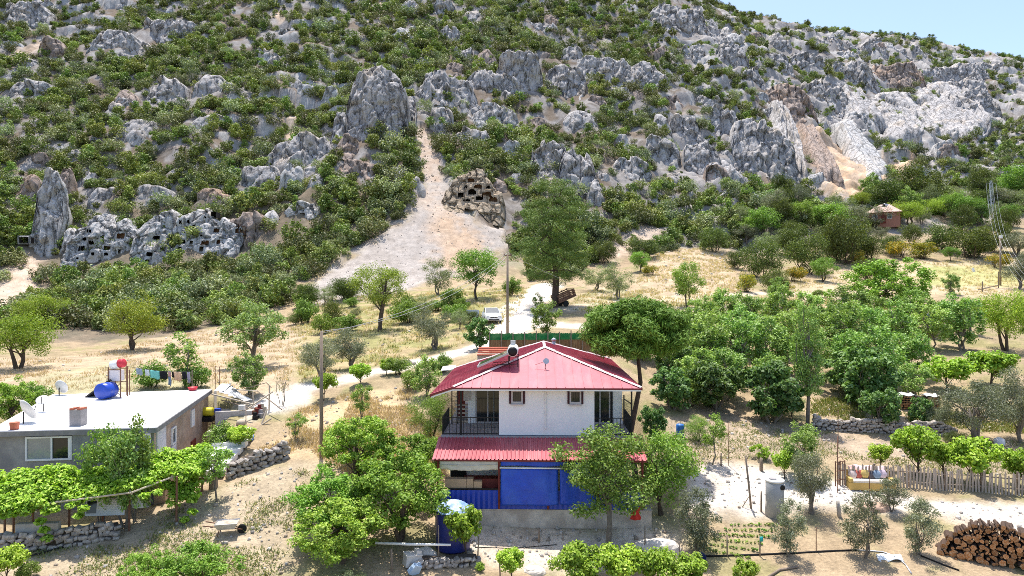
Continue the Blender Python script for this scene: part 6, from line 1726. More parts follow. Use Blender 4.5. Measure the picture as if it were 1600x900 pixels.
for (px, py, t, r, lean, lab) in [(685,880,822,.03,0,'dark iron stake in front of the water tank'),(746,876,840,.03,-.05,'thin wooden stake right of the water tank'),(720,862,822,.025,-.1,'bare leaning stake against the water tank'),
   (842,848,825,.05,0,'short pale post beside the apricot trunk'),(880,845,832,.025,.02,'thin stake right of the apricot tree'),(782,912,870,.03,.05,'stake among the plants at the bottom edge'),(612,893,858,.05,.02,'old post under the big leafy clump'),
   (1062,880,846,.025,0,'thin stake beside the ragged olive'),(1137,870,836,.03,.02,'dark stake at the corner of the seedling bed'),(1188,870,838,.03,0,'stake with a teal tag in the seedling bed'),(1276,862,824,.02,0,'thin stake between the young olives'),
   (1175,795,712,.05,.30,'tall leaning forked pole at the edge of the pale yard'),(1190,800,768,.045,0,'grey pointed post beside the concrete cylinder'),(1199,806,783,.10,0,'grey slab post at the foot of the concrete cylinder'),(1313,808,783,.10,.1,'leaning concrete post between the young olives'),
   (1309,770,682,.022,0,'tall thin rod at the left end of the picket fence'),(1359,788,728,.02,0,'thin rod standing in front of the yellow sofa'),(1139,728,660,.02,0,'tall thin rod beside the sapling at the ploughed field'),(1127,728,708,.04,0,'short post beside the sapling at the ploughed field'),
   (1190,736,716,.10,0,'old grey tree stump under the pale shrub'),(1310,700,640,.02,0,'thin rod in the ploughed field'),(1008,868,822,.03,0,'stake behind the row of vine bushes')]:
    q = G(px, py); h = (py - t) * q.y / F
    mb = MB().tube([(0, 0, -.25), (-lean * .5, 0, h * .5), (-lean, 0, h)], [r, r * .95, r * .8], 7)
    if 'forked' in lab: mb.tube([(-lean * .9, 0, h * .9), (-lean * .9 + .12, 0, h * 1.0)], .025, 5); mb.tube([(-lean * .3, 0, h * .25), (-.45, .05, 0)], .02, 5)
    if 'teal' in lab: mb.box((.05, -.02, h - .12), (.14, .02, .2), m=1)
    o = thing(mb, 'stump' if 'stump' in lab else ('stake' if r < .04 else 'post'), [M_CONC if 'concrete post' in lab or 'slab' in lab else (M_WOOD if r > .022 else M_RUST), mat('teal_tag', (.03, .42, .40), .6, .1, 3)], lab, 'stump' if 'stump' in lab else ('stake' if r < .04 else 'post'), True); o.location = q
q = W(993, 808, 29.3)
o = thing(MB().sheet((-.28, 0, -.12), (.22, .02, -.16), (.20, 0, .42), (-.02, 0, .40), 10, 10, lambda u, v: (.04 * math.sin(v * 9), .06 * math.sin(u * 9), 0), 0, .015), 'hanging_cloth', mat('red_cloth', (.55, .04, .03), .8, .15, 4), 'red cloth hanging among the branches of the apricot tree', 'cloth', True); o.location = q
def boulder(px, py, sx_, sy_, sz_, lab, mm, k=0, seed=0):
    q = G(px, py); n = 18; rs_ = np.random.RandomState(seed); vs = []; fs = []
    for i in range(9):
        th = math.pi / 2 * i / 8
        for j in range(n):
            t = 6.283 * j / n; d = np.array([math.cos(t) * math.cos(th), math.sin(t) * math.cos(th), math.sin(th)])
            r = .8 + .5 * (fbm([d[0] * 1.7 + seed * 3], [d[1] * 1.7], [d[2] * 1.7], 3, seed)[0] - .3)
            vs.append((d[0] * r * sx_, d[1] * r * sy_, d[2] * r * sz_ - .08))
    fs = [(i * n + j, i * n + (j + 1) % n, (i + 1) * n + (j + 1) % n, (i + 1) * n + j) for i in range(8) for j in range(n)]
    o = thing(MB().add(vs, fs), 'boulder', mm, lab, 'boulder'); o.location = q; return o
M_PALEROCK = mat('pale_boulder', (.66, .60, .54), .9, .12, 3, .6, 9)
boulder(1028, 864, 1.15, .7, .75, 'big pale boulder beside the ragged olive', M_PALEROCK, seed=1)
boulder(985, 868, .5, .4, .32, 'smaller pale boulder left of the big one', M_PALEROCK, seed=2)
boulder(665, 868, .55, .4, .45, 'pale boulder at the foot of the water tank', M_PALEROCK, seed=3)
boulder(835, 893, .5, .4, .3, 'pale stone at the lower edge of the front yard', M_PALEROCK, seed=4)
boulder(720, 876, .5, .3, .25, 'flat stone in the rubble border', M_STONE, seed=5)
boulder(1365, 795, .9, .5, .4, 'reddish stone heap behind the young olives', mat('reddish_stone', (.52, .36, .27), .9, .2, 4, .5, 9), seed=6)
q = G(1094, 884)
o = empty('bucket', q, R_(25), 'dark blue bucket with a white front tipped against the ragged olive', 'bucket')
p_ = MB().lathe([(.19, 0), (.25, .44), (.265, .44), (.265, .47), (.245, .47), (.18, .03)], 20).build('pail', mat('navy_plastic', (.012, .02, .09), .4, .2, 3), o, True); p_.rotation_euler = (.35, -.35, 0)
p_ = MB().sheet((-.15, -.222, .08), (.1, -.24, .08), (.12, -.27, .38), (-.17, -.25, .38), 4, 3, None, 0, .012).build('label_patch', M_WHITE, o); p_.rotation_euler = (.35, -.35, 0)
m = MB().sheet((-.55, -.2, .02), (.5, -.25, .02), (.55, .2, .12), (-.4, .25, .10), 12, 6, lambda u, v: (0, 0, .09 * math.sin(7 * u + 3) * math.sin(5 * v + 1)), 0, .02); o = thing(m, 'plastic_sheet', mat('pale_plastic_sheet', (.66, .72, .78), .4, .08, 4), 'crumpled pale plastic sheet by the front young olive trees', 'sheet', True); o.location = G(1390, 874)
for (pp, r, lab, mm) in [([(1100,871),(1130,870),(1190,868),(1240,866),(1290,863),(1340,861)], .035, 'black irrigation pipe along the front of the seedling bed', M_BLACK), ([(1340,861),(1380,864),(1402,872),(1416,884),(1425,898)], .03, 'grey hose curving past the front young olives', M_STEEL), ([(1440,870),(1470,882),(1500,893)], .03, 'black hose running toward the woodpile', M_BLACK), ([(1200,905),(1218,893),(1248,888)], .05, 'grey timber edging at the bottom right', M_WOOD), ([(742,856),(800,858),(870,852)], .015, 'thin wire lying over the front yard', M_BLACK)]:
    thing(MB().tube([G(*p) + Vector((0, 0, r)) for p in pp], r, 6), 'timber_edging' if 'timber' in lab else ('wire' if 'wire' in lab else 'hose'), mm, lab, 'hose' if 'hose' in lab or 'pipe' in lab else 'edging', True)
# concrete cylinder
q = G(1211, 806)
o = empty('concrete_cylinder', q, R_(8), 'tall grey concrete cylinder with a round black hole, by the silver olive', 'well ring')
MB().lathe([(.40, -.2), (.40, 1.60), (.36, 1.64), (.12, 1.65)], 30).build('ring_wall', mat('smooth_concrete', (.36, .37, .38), .8, .12, 3, .2, 10), o, True)
MB().lathe([(.425, 1.58), (.425, 1.66), (.16, 1.68)], 30).build('lid', M_WHITE, o, True)
MB().lathe([(.17, 1.68), (.17, 1.72), (.02, 1.725)], 16, c=(-.1, 0, 0)).build('lid_knob', M_SLAB, o)
MB().lathe([(.12, 0), (.12, .06), (.02, .065)], 18, M=Matrix.Translation((.16, -.345, 1.38)) @ Matrix.Rotation(R_(90), 4, 'X') @ Matrix.Rotation(R_(0), 4, 'Y')).build('hole', M_BLACK, o)
MB().lathe([(.145, 0), (.145, .03), (.12, .03)], 18, M=Matrix.Translation((.16, -.345, 1.38)) @ Matrix.Rotation(R_(90), 4, 'X')).build('hole_rim', M_WHITE, o)
# sofa with cushions
q = G(1360, 764)
o = empty('sofa', q, R_(-6), 'low yellow sofa in front of the picket fence', 'sofa')
M_SOFA = mat('yellow_cloth', (.58, .40, .13), .9, .12, 4)
MB().box((0, 0, .2), (2.15, .75, .36)).build('base', M_SOFA, o); MB().box((0, -.02, .43), (1.85, .68, .10)).build('seat', mat('cream_cloth', (.78, .70, .58), .9, .06, 4), o)
for s in (-1, 1): MB().box((s * 1.0, 0, .45), (.15, .72, .22)).build('armrest', M_SOFA, o)
MB().box((0, .34, .62), (2.1, .12, .5)).build('backrest', M_SOFA, o)
for k, (c1, lab) in enumerate([((.62,.50,.46), 'pale pink cushion at the left end of the sofa'), ((.45,.12,.09), 'red cushion on the sofa'), ((.55,.40,.14), 'mustard cushion on the sofa'), ((.10,.09,.10), 'black patterned cushion on the sofa'), ((.20,.27,.36), 'blue cushion on the sofa'), ((.58,.46,.52), 'pink cushion at the right end of the sofa')]):
    m = MB().lathe([(.02, -.06), (.19, -.05), (.23, 0), (.19, .05), (.02, .06)], 6, M=Matrix.Rotation(R_(70), 4, 'X')); cu = thing(m, 'cushion', mat('cushion_%s' % lab.split()[0], c1, .9, .25, 9), lab, 'cushion', True)
    cu.matrix_world = o.matrix_basis @ Matrix.Translation((-.78 + k * .29, .12 + .03 * (k % 2), .66 + .03 * (k % 3)))
m = MB().sheet((-.9, 0, 0), (.85, 0, -.03), (.85, .3, .22), (-.9, .3, .26), 20, 8, lambda u, v: (0, 0, .03 * math.sin(17 * u + 4 * v)), 0, .02)
th = thing(m, 'throw_blanket', mat('pink_throw', (.72, .58, .60), .9, .3, 2.5, color2=(.70, .20, .10)), 'pink and white throw over the sofa back', 'blanket', True); th.matrix_world = o.matrix_basis @ Matrix.Translation((0, .18, .80))
# picket fence
a, b = G(1312, 758), G(1650, 776)
fc = empty('picket_fence', a, math.atan2(b.y - a.y, b.x - a.x), 'crooked grey picket fence along the pale yard', 'fence')
L = math.hypot(b.x - a.x, b.y - a.y); k = int(L / .155)
PK = []
for s in range(6):
    h = 1.05 + .10 * random.random(); m = MB(); w_ = .085
    m.add([(-w_/2, -.012, -.1), (w_/2, -.012, -.1), (w_/2, .012, -.1), (-w_/2, .012, -.1), (-w_/2, -.012, h - .1), (w_/2, -.012, h - .1), (w_/2, .012, h - .1), (-w_/2, .012, h - .1), (random.uniform(-.02, .02), 0, h)],
          [(0, 1, 5, 4), (1, 2, 6, 5), (2, 3, 7, 6), (3, 0, 4, 7), (4, 5, 8), (5, 6, 8), (6, 7, 8), (7, 4, 8), (0, 3, 2, 1)])
    PK.append(m.mesh('picket', mat('grey_picket', (.42, .35, .29), .9, .3, 4, .4, 20, stretch=(6, 6, 1), rnd=.2)))
for i in range(k):
    x = L * i / k; w_ = a.lerp(b, i / k); zz = gz(w_.x, w_.y) - a.z
    o = link(bpy.data.objects.new('picket', PK[random.randrange(6)]), fc); o.location = (x, random.uniform(-.015, .015), zz); o.rotation_euler = (random.uniform(-.05, .05), random.uniform(-.07, .07), 0); o.scale = (1, 1, random.uniform(.88, 1.08))
for z in (.3, .8):
    pts = [(L * i / 12, .035, gz(*a.lerp(b, i / 12).xy) - a.z + z) for i in range(13)]
    MB().tube(pts, .03, 5).build('rail', M_WOOD, fc)
for i in range(7):
    x = L * i / 6; w_ = a.lerp(b, i / 6); MB().box((x, .09, gz(w_.x, w_.y) - a.z + .5), (.09, .09, 1.3)).build('fence_post', M_WOOD, fc)
ga = empty('iron_gate', G(1306, 760), R_(20), 'rusty iron gate frame at the left end of the picket fence', 'gate')
g = MB()
for x in (0, .3, .6): g.bar((x, 0, 0), (x, 0, 1.25), .04)
for z in (.3, .75, 1.2): g.bar((0, 0, z), (.6, 0, z), .03)
g.tube([(.3 + .2 * math.cos(t * .6), 0, 1.25 + .2 * math.sin(t * .6)) for t in range(11)], .02, 5); g.build('gate_frame', M_RUST, ga)
# covered firewood stacks on the terrace
for (px, py, w_, h_, lab) in [(1418, 640, 25, 26, 'left covered firewood stack under a white sheet on the terrace'), (1458, 645, 22, 30, 'right covered firewood stack under a grey sheet on the terrace')]:
    q = G(px, py); sc = q.y / F; o = empty('firewood_stack', q, 0, lab, 'woodpile')
    hw_, hh_ = w_ * sc / 2, h_ * sc
    MB().box((0, .25, hh_ * .42), (hw_ * 2, .5, hh_ * .84)).build('stack_core', M_GAP, o)
    nx_, nz_ = 6, 6
    for i in range(nx_):
        for j in range(nz_):
            l_ = link(bpy.data.objects.new('log', LOGS[(i * 3 + j) % 7]), o); r = hw_ / nx_ * 1.0
            l_.location = (-hw_ + (i + .5) * 2 * hw_ / nx_ + (.5 * r if j % 2 else 0), .1 + random.uniform(-.05, .05), (j + .5) * hh_ * .84 / nz_); l_.scale = (r, .4, hh_ * .42 / nz_ * 1.05)
    MB().sheet((-hw_ * 1.06, -.12, hh_ * .87), (hw_ * 1.06, -.12, hh_ * .86), (hw_ * 1.04, .55, hh_ * .95), (-hw_ * 1.04, .55, hh_ * .93), 8, 5, lambda u, v: (0, 0, .05 * math.sin(9 * u + 4 * v)), 0, .03).build('cover_sheet', M_WHITE if 'white' in lab else M_STEEL, o)
m = MB().box((0, 0, .2), (.4, .3, .4)).box((0, .12, .55), (.4, .05, .35)); o = thing(m, 'plastic_chair', M_WHITE, 'tiny white chair standing on the pale field near the power pole', 'chair'); o.location = G(1521, 425)
m = MB().lathe([(.25, 0), (.3, .1), (.28, .4), (.12, .5)], 12); o = thing(m, 'sack', mat('white_sack', (.70, .70, .72), .7, .1, 5), 'white sack on the fence above the wide vine', 'sack', True); o.location = G(1562, 696); o.scale = (1, 1, .9)
m = MB().lathe([(.22, 0), (.24, .3), (.24, .7), (.2, .75)], 14); o = thing(m, 'barrel', mat('blue_plastic2', (.03, .16, .50)), 'small blue barrel at the edge of the ploughed field', 'barrel', True); o.location = G(1063, 683)
# seedlings in rows
sd_m = [shrub_mesh('seedling', np.random.RandomState(60 + i), .16, .22, 5, 10, .09, .05, PAL['bush'] if 'bush' in PAL else PAL['fresh']) for i in range(3)]
for r in range(6):
    for j in range(13):
        u, v = j / 12, r / 5
        x = 1112 + 30 * v + (70 + 10 * v) * u + random.uniform(-1, 1) - 10 * (1 - v); y = 860 - 38 * v + (14 - 8 * v) * u * (1 - v) - 10 * (1 - u) * 0
        q = G(x, y)
        o = link(bpy.data.objects.new('seedling', sd_m[(r + j) % 3])); o.location = q; s = random.uniform(.4, .85); o.scale = (s, s, s); o.rotation_euler = (0, 0, random.uniform(0, 6)); tag(o, 'tiny seedling in the planted rows before the pale yard', 'seedling', 'seedlings in the planted rows')

# ------------------------------------------------------------------ utility poles, wires, pylon
def upole(px, pyb, pyt, r, lab, q=None, arms=True):
    q = q or G(px, pyb); h = (pyb - pyt) * q.y / F
    o = empty('utility_pole', q, 0, lab, 'utility pole')
    MB().tube([(0, 0, -.5), (0, 0, h)], [r, r * .72], 10).build('pole', M_WOOD, o, True)
    a = MB(); a.box((0, -.04, h - .25), (.7, .06, .07)); [a.lathe([(.03, 0), (.05, .05), (.03, .12)], 8, c=(x, -.04, h - .21)) for x in (-.3, .3)]
    if arms: a.build('crossarm', M_RUST, o)
    return o, q + Vector((0, 0, h))
p1, t1 = upole(502, 716, 518, .11, 'brown wooden utility pole on the straw slope', arms=False)
p2, t2 = upole(793, 522, 395, .13, 'wooden utility pole beside the white car')
p3, t3 = upole(1563, 446, 370, .15, 'dark power pole at the edge of the pale field', arms=True)
def wire(a, b, sag_, lab, r=.012):
    a, b = Vector(a), Vector(b); pts = [a.lerp(b, i / 10) - Vector((0, 0, sag_ * 4 * (i / 10) * (1 - i / 10))) for i in range(11)]
    thing(MB().tube(pts, r, 4, cap=False), 'power_line', M_STEEL, lab, 'wire', True)
wire(t1, t2 - Vector((0, 0, .3)), 1.2, 'lower wire between the two wooden utility poles')
wire(t1 + Vector((0, 0, -.1)), t2, 1.0, 'upper wire between the two wooden utility poles')
wire(t2, W(1000, 470, 90), .8, 'wire from the pole by the car towards the golden terrace')
q = G(1548, 342); h = (342 - 282) * q.y / F
o = empty('pylon', q, 0, 'thin grey lattice pylon on the hillside at the right', 'pylon')
g = MB()
for sx_ in (-1, 1):
    for sy_ in (-1, 1): g.bar((sx_ * .5, sy_ * .5, 0), (sx_ * .15, sy_ * .15, h), .055)
nb = 9
for i in range(nb):
    z0, z1 = h * i / nb, h * (i + 1) / nb; w0, w1 = .5 - .35 * i / nb, .5 - .35 * (i + 1) / nb
    for sy_ in (-1, 1): g.bar((-w0, sy_ * w0, z0), (w1, sy_ * w1, z1), .03)
    for sx_ in (-1, 1): g.bar((sx_ * w0, -w0, z0), (sx_ * w1, w1, z1), .03)
g.bar((-1.2, 0, h * .93), (1.2, 0, h * .93), .06); g.build('lattice', M_STEEL, o)
tp = q + Vector((0, 0, h * .93))
m = MB().box((0, 0, 0), (.35, .3, .5)); o2 = m.build('lamp_box', M_WHITE, p3); o2.location = (0, -.1, t3.z - p3.location.z)
for i, x in enumerate((-1.2, -.4, .4, 1.2)):
    mid = t3 + Vector((x * .7, 0, -.1)); wire(tp + Vector((x, 0, 0)), mid, 1.6, ['first', 'second', 'third', 'fourth'][i] + ' wire of the line from the lattice pylon to the dark pole', .016)
    wire(mid, W(1610 + i * 10, 448, 86), 1.5, ['first', 'second', 'third', 'fourth'][i] + ' wire from the dark power pole down to the right edge', .011)
g = MB()
for (x, z) in ((1535, 455), (1557, 452), (1546, 458)): pass
f1, f2 = G(1535, 456), G(1560, 450)
o = empty('post_and_rail', f1, 0, 'broken post and rail by the dark power pole', 'fence')
MB().tube([(0, 0, 0), (0, 0, 1.5)], .08, 6).build('post', M_WOOD, o); MB().tube([f2 - f1, f2 - f1 + Vector((0, 0, 2.4))], .08, 6).build('post', M_WOOD, o); MB().tube([(-.6, 0, .3), f2 - f1 + Vector((0, 0, .4))], .08, 6).build('rail', M_WOOD, o)
# ------------------------------------------------------------------ far little house
q = G(1382, 350)
sc = q.y / F
o = empty('small_house', q, R_(-32), 'small distant house with a red tiled roof and brick end wall', 'house')
Wd, Dp, Hh = 6.6, 6.0, 2.5
M_BRICK = mat('far_brick', (.36, .17, .12), .9, .25, 5)
MB().box((0, 0, Hh / 2 - .5), (Wd, Dp, Hh + 1)).build('wall', M_BRICK, o)
rf = MB(); a_, b_ = Wd / 2 + .5, Dp / 2 + .5
rf.add([(-a_, -b_, Hh), (a_, -b_, Hh), (a_, b_, Hh), (-a_, b_, Hh), (-1.0, 0, Hh + 2.1), (1.0, 0, Hh + 2.1)], [(0, 1, 5, 4), (1, 2, 5), (2, 3, 4, 5), (3, 0, 4), (3, 2, 1, 0)]); rf.build('roof', mat('far_roof', (.58, .40, .34), .8, .15, 2), o)
for x in (-1.8, 1.2): 
    wn_ = MB().box((x, -Dp / 2 - .03, 1.5), (1.0, .06, 1.1)).build('window', M_FRAME, o); MB().box((x, -Dp / 2 - .065, 1.5), (.84, .03, .94)).build('pane', M_DGLASS, wn_)
MB().box((0, -Dp / 2 - .03, .9), (.95, .06, 2.0)).build('door', M_DKRED, o)
sh2 = solar_heater(q + Vector((.2, -.4, Hh + .9)), R_(-60), 'solar water heater on the roof of the small distant house', M_STEEL, M_BLACK, 2.0, .4, .9, 2.2, .9)
# ------------------------------------------------------------------ trees and shrubs, one by one
NM = dict(almond='almond_tree', oak='oak_tree', olive='olive_tree', olive_young='young_olive_tree', mulberry='mulberry_tree', fig='fig_tree', fruit='fruit_tree', apricot='apricot_tree',
          vine='grape_vine', bush='bush', fresh='leafy_tree', poplar='poplar_tree', grey='grey_green_tree', walnut='walnut_tree', sapling='sapling', slim='sapling', broom='broom_bush',
          darkbush='evergreen_bush', feather='feathery_shrub', bare='bare_shrub', plant='garden_plant', tall_pine='pine_tree', umbrella_pine='umbrella_pine_tree')
CT = dict(vine='vine', bush='bush', broom='bush', darkbush='bush', feather='shrub', bare='shrub', plant='plant')
TL = [
 # left field
 ('almond',28,576,92,118,'round yellow green tree at the left edge of the dry field'),
 ('almond',207,547,78,108,'round yellow green tree with forked dark trunk in the middle of the dry field'),
 ('almond',62,512,52,84,'yellow green tree behind the one at the left edge of the field'),
 ('oak',590,518,110,104,'spreading tree with bare dark limbs below the scree'),
 ('walnut',398,572,100,124,'loose pale leaved walnut tree at the right end of the dry field'),
 ('olive',502,592,72,74,'dark olive tree behind the left utility pole'),
 ('olive',548,576,66,80,'silvery olive tree joined to the one behind the left utility pole'),
 ('olive',678,546,72,76,'lone round olive tree above the road left of the red roof'),
 ('fruit',390,618,72,64,'bright green tree behind the open lean-to'),
 ('bare',440,634,58,42,'bare branched shrub right of the bright tree behind the lean-to'),
 ('bare',372,588,36,60,'dry grey brushy shrub in the field behind the two thin poles'),
 ('slim',286,606,96,66,'thin pale poplar like tree behind the washing line'),
 ('bush',236,606,42,62,'dark green bush under the washing on the line'),
 ('bush',308,606,34,56,'yellow green bush at the right end of the washing line'),
 ('mulberry',8,668,78,86,'green tree at the left edge behind the grey house'),
 ('bush',52,632,34,52,'low green bush beside the left rear corner of the white flat roof'),
 # straw slope
 ('slim',566,656,64,40,'young upright tree in the middle of the straw coloured slope'),
 ('slim',464,690,50,40,'young tree left of the utility pole on the straw slope'),
 ('vine',506,626,44,38,'small leafy tree right of the utility pole at the lane edge'),
 ('vine',562,602,34,42,'low leafy bush on the lane bank beside the young upright tree'),
 ('bush',622,585,30,44,'leafy bush at the lane edge below the olive tree'),
 ('bush',690,582,30,40,'leafy bush on the lane bank close to the red roof'),
 ('vine',604,586,26,26,'little leafy shrub left of the bush at the lane edge'),
 ('fruit',664,620,66,56,'olive brown young fruit tree above the feathery shrub'),
 ('feather',672,688,86,84,'feathery light green shrub left of the upper balcony'),
 ('bush',640,610,34,34,'dark small bush left of the olive brown fruit tree'),
 ('fig',748,546,48,46,'leafy fig bush at the left end of the reed fence'),
 # by the road
 ('fresh',745,468,84,86,'bright green spreading tree above the white car'),
 ('grey',686,462,58,56,'grey green tree with dark trunk left of the bright tree above the car'),
 ('fruit',852,522,54,68,'round light green bush by the road behind the reed fence'),
 ('fruit',934,522,46,66,'round green bush half hidden behind the umbrella pine'),
 ('slim',842,490,36,34,'pale thin young tree beside the road under the tall pine'),
 ('tall_pine',867,480,206,164,'tall dark pine standing by the road behind the house'),
 ('grey',966,468,60,56,'pale grey green tree right of the tall pine'),
 ('fresh',1072,480,76,56,'fresh green slender tree on the golden terrace'),
 ('grey',930,455,44,60,'grey bush to the right below the tall pine crown'),
 ('darkbush',1100,506,22,26,'dark rounded shrub on the edge of the orchard'),
 ('bush',476,505,40,44,'green bush at the edge of the field below the scrub slope'),
 ('darkbush',520,512,46,40,'dark bush left of the spreading tree'),
 ('bush',504,522,36,36,'light bush left of the spreading tree'),
 ('grey',660,500,40,60,'grey shrub right of the spreading tree trunk'),
 ('bush',632,505,36,60,'green shrub behind the lone round olive tree'),
 ('darkbush',540,470,40,60,'dark green bush left below the scree'),
 ('bush',706,484,36,40,'green bush left of the woodpile by the road'),
 ('darkbush',480,478,36,50,'dark evergreen bush at the foot of the scrub slope'),
 ('bush',800,462,30,36,'low shrub by the road below the scree'),
 ('grey',596,478,34,50,'grey low shrub behind the spreading tree'),
 # the house
 ('umbrella_pine',994,0,0,0,''),
 ('mulberry',560,752,104,130,'bright leafy tree at the back of the big clump left of the house'),
 ('mulberry',646,766,92,108,'leafy tree nearest the porch in the big clump'),
 ('mulberry',520,842,108,140,'leafy tree at the left of the big clump'),
 ('mulberry',622,846,140,170,'broad leafy tree at the front of the big clump'),
 ('mulberry',532,886,110,176,'lowest leafy tree of the big clump by the old stones'),
 ('slim',545,722,70,60,'taller loose tree at the top of the big clump beside the pole'),
 ('vine',728,872,80,72,'leafy vine climbing over the big blue water tank'),
 ('darkbush',748,806,34,34,'dark shrub between the water tank and the porch'),
 ('apricot',950,858,200,172,'tall airy apricot tree in front of the porch'),
 ('fresh',1034,806,140,124,'rounded light green tree at the right corner of the house'),
 ('sapling',1114,726,80,48,'sapling with a round head at the edge of the ploughed field'),
 ('plant',1188,718,28,34,'pale yellow green shrub behind the old stump'),
 ('fruit',1250,748,88,72,'bright green tree behind the big silver olive'),
 ('vine',1226,752,50,40,'leafy green vine left of the bright tree behind the big olive'),
 ('olive',1268,802,104,80,'big silver olive tree beside the concrete pipe'),
 ('olive_young',1232,870,94,64,'young olive tree at the front left of the olive row'),
 ('olive_young',1351,872,108,78,'young olive tree in the middle of the front row'),
 ('olive_young',1437,868,92,66,'young olive tree nearest the big woodpile'),
 ('olive_young',1394,800,62,50,'small olive tree in front of the yellow sofa'),
 ('olive_young',1092,866,106,84,'ragged olive tree above the bucket'),
 ('vine',1432,744,78,80,'vine with a thick head behind the picket fence, nearest the sofa'),
 ('vine',1522,758,76,90,'wide vine drooping over the picket fence'),
 ('vine',1378,734,40,44,'small vine behind the sofa at the fence'),
 ('vine',1474,748,56,50,'vine between the two larger ones on the fence'),
 ('vine',1594,762,60,52,'vine at the right end of the picket fence'),
 # foreground
 ('vine',905,925,74,90,'vine bush at the bottom edge in front of the house, left end of the row'),
 ('vine',965,925,72,90,'vine bush at the bottom edge, second of the row before the house'),
 ('vine',1020,925,70,80,'vine bush at the bottom edge, third of the row before the house'),
 ('vine',1075,925,56,80,'vine bush at the bottom edge, right end of the row before the house'),
 ('vine',1165,915,40,44,'small vine bush at the bottom edge left of the front young olive'),
 ('vine',800,910,52,54,'bushy plant with stakes at the bottom edge below the yard'),
 ('mulberry',225,935,76,80,'bright bush at the bottom edge of the garden, left of a pair'),
 ('mulberry',300,940,90,140,'bright wide bush at the bottom edge of the garden'),
 ('vine',8,915,60,60,'bright bush in the bottom left corner'),
 ('grey',545,935,50,80,'grey leaved bush at the bottom edge below the big clump'),
 ('plant',752,892,14,26,'small bright green herb clump on the bare ground'),
 ('bush',40,905,30,40,'low dark weeds below the dry stone wall'),
 ('sapling',338,784,92,70,'sparse sapling with big leaves above the white steps'),
 ('sapling',314,768,60,36,'small sapling beside the pergola end'),
 ('vine',374,706,40,50,'leafy creeper in front of the terrace under the lean-to'),
 ('bush',345,700,40,60,'green creeper beside the plastered wall of the grey house'),
 # right of the house: shrubs on the bank
 ('fig',1050,640,70,76,'dark fig bush right of the pine trunk'),
 ('fig',1022,690,60,46,'dark bush at the foot of the umbrella pine'),
 ('feather',1090,690,44,52,'feathery bush at the upper edge of the ploughed field'),
 ('fig',1046,590,62,74,'dark fig bush behind the umbrella pine trunk on the bank'),
 ('grey',1082,560,52,60,'grey green bush on the bank right of the umbrella pine crown'),
 ('fruit',1100,590,70,72,'loose light tree on the bank left of the orchard'),
 ('bush',1078,634,44,56,'low bush on the shaded bank above the ploughed field'),
 ('fig',1000,560,40,60,'dark bush at the right rear corner of the house'),
 ('fig',1120,640,80,90,'big dark fig at the left of the orchard'),
 ('fig',1205,660,92,110,'glossy dark fig in the front row of the orchard'),
 ('fig',1355,640,104,110,'large dark fig in front of the beehives'),
 ('fig',1375,672,70,70,'lower fig beside the stone wall under the large dark fig'),
 ('poplar',1262,664,200,62,'tall upright poplar rising out of the orchard'),
 ('fig',1325,618,66,80,'dark fig behind the large fig before the beehives'),
 ('fig',1440,668,50,40,'thin young fig between the two beehives'),
 ('feather',1235,650,40,60,'pale feathery bush on the stone wall'),
 ('olive',1525,694,112,112,'large silvery olive tree on the right edge of the terrace'),
 ('olive',1592,690,118,92,'large silvery olive tree cut by the right edge'),
 ('darkbush',1496,700,28,44,'dark low shrub at the foot of the large silvery olive'),
 ('olive',1470,676,60,40,'smaller olive branch tree by the right beehive'),
 ('almond',1572,548,98,72,'yellow leaved tree at the right edge above the orchard'),
 ('fresh',1612,548,90,60,'bright green tree cut by the right edge above the orchard'),
 ('fruit',1430,622,56,64,'vine canopy behind the left beehive'),
 ('vine',1480,612,56,76,'bright vine canopy between orchard and olives'),
 ('vine',1552,606,58,84,'bright vine canopy at the right of the orchard'),
 ('mulberry',1388,494,94,132,'broad leafy walnut tree at the top of the orchard'),
 ('fruit',1487,460,36,30,'small round tree alone on the pale field'),
 ('fruit',1216,482,52,46,'small fruit tree at the top left of the orchard'),
 ('plant',1122,478,26,16,'tiny sapling on the golden terrace'),
]
UP = W(994, 700, 36.6); UP.z = gz(UP.x, UP.y)
for t in TL:
    key, px, py, h, w, lab = t
    if key == 'umbrella_pine':
        tree(key, 0, 0, 296, 'umbrella pine with a flat dense crown beside the red roof', 170, NM[key], 'tree', at=UP)
        continue
    tree(key, px, py, h, lab, w, NM[key], CT.get(key, 'tree'))
for (key, px, D, t, w_, lab) in [('fruit', 194, 29.3, 664, 96, 'dark leaved tree growing against the grey house front'), ('slim', 158, 29.5, 640, 44, 'thin twiggy tree left of the dark leaved tree at the grey house'), ('slim', 212, 29.7, 632, 50, 'tall twiggy tree rising above the white roof edge')]:
    p = W(px, 700, D); p.z = gz(p.x, p.y)
    tree(key, 0, 0, HOR + (CZ - p.z) / D * F - t, lab, w_, NM[key], 'tree', at=p)
# orchard rows: light green fruit trees nothing tells apart
_rng = np.random.RandomState(23)
for (x0, x1, y, st, h) in [(1095, 1310, 520, 40, 62), (1330, 1535, 518, 42, 64), (1075, 1290, 552, 46, 76), (1310, 1530, 552, 46, 80), (1110, 1300, 588, 52, 88), (1320, 1440, 592, 50, 84), (1085, 1200, 620, 55, 80)]:
    x = x0
    while x <= x1:
        tree('fruit', x + _rng.uniform(-8, 8), y + _rng.uniform(-8, 8), h * _rng.uniform(.85, 1.15), 'light green fruit tree in the terraced orchard right of the house', h * 1.12, 'fruit_tree', 'tree', 'fruit trees of the orchard')
        x += st
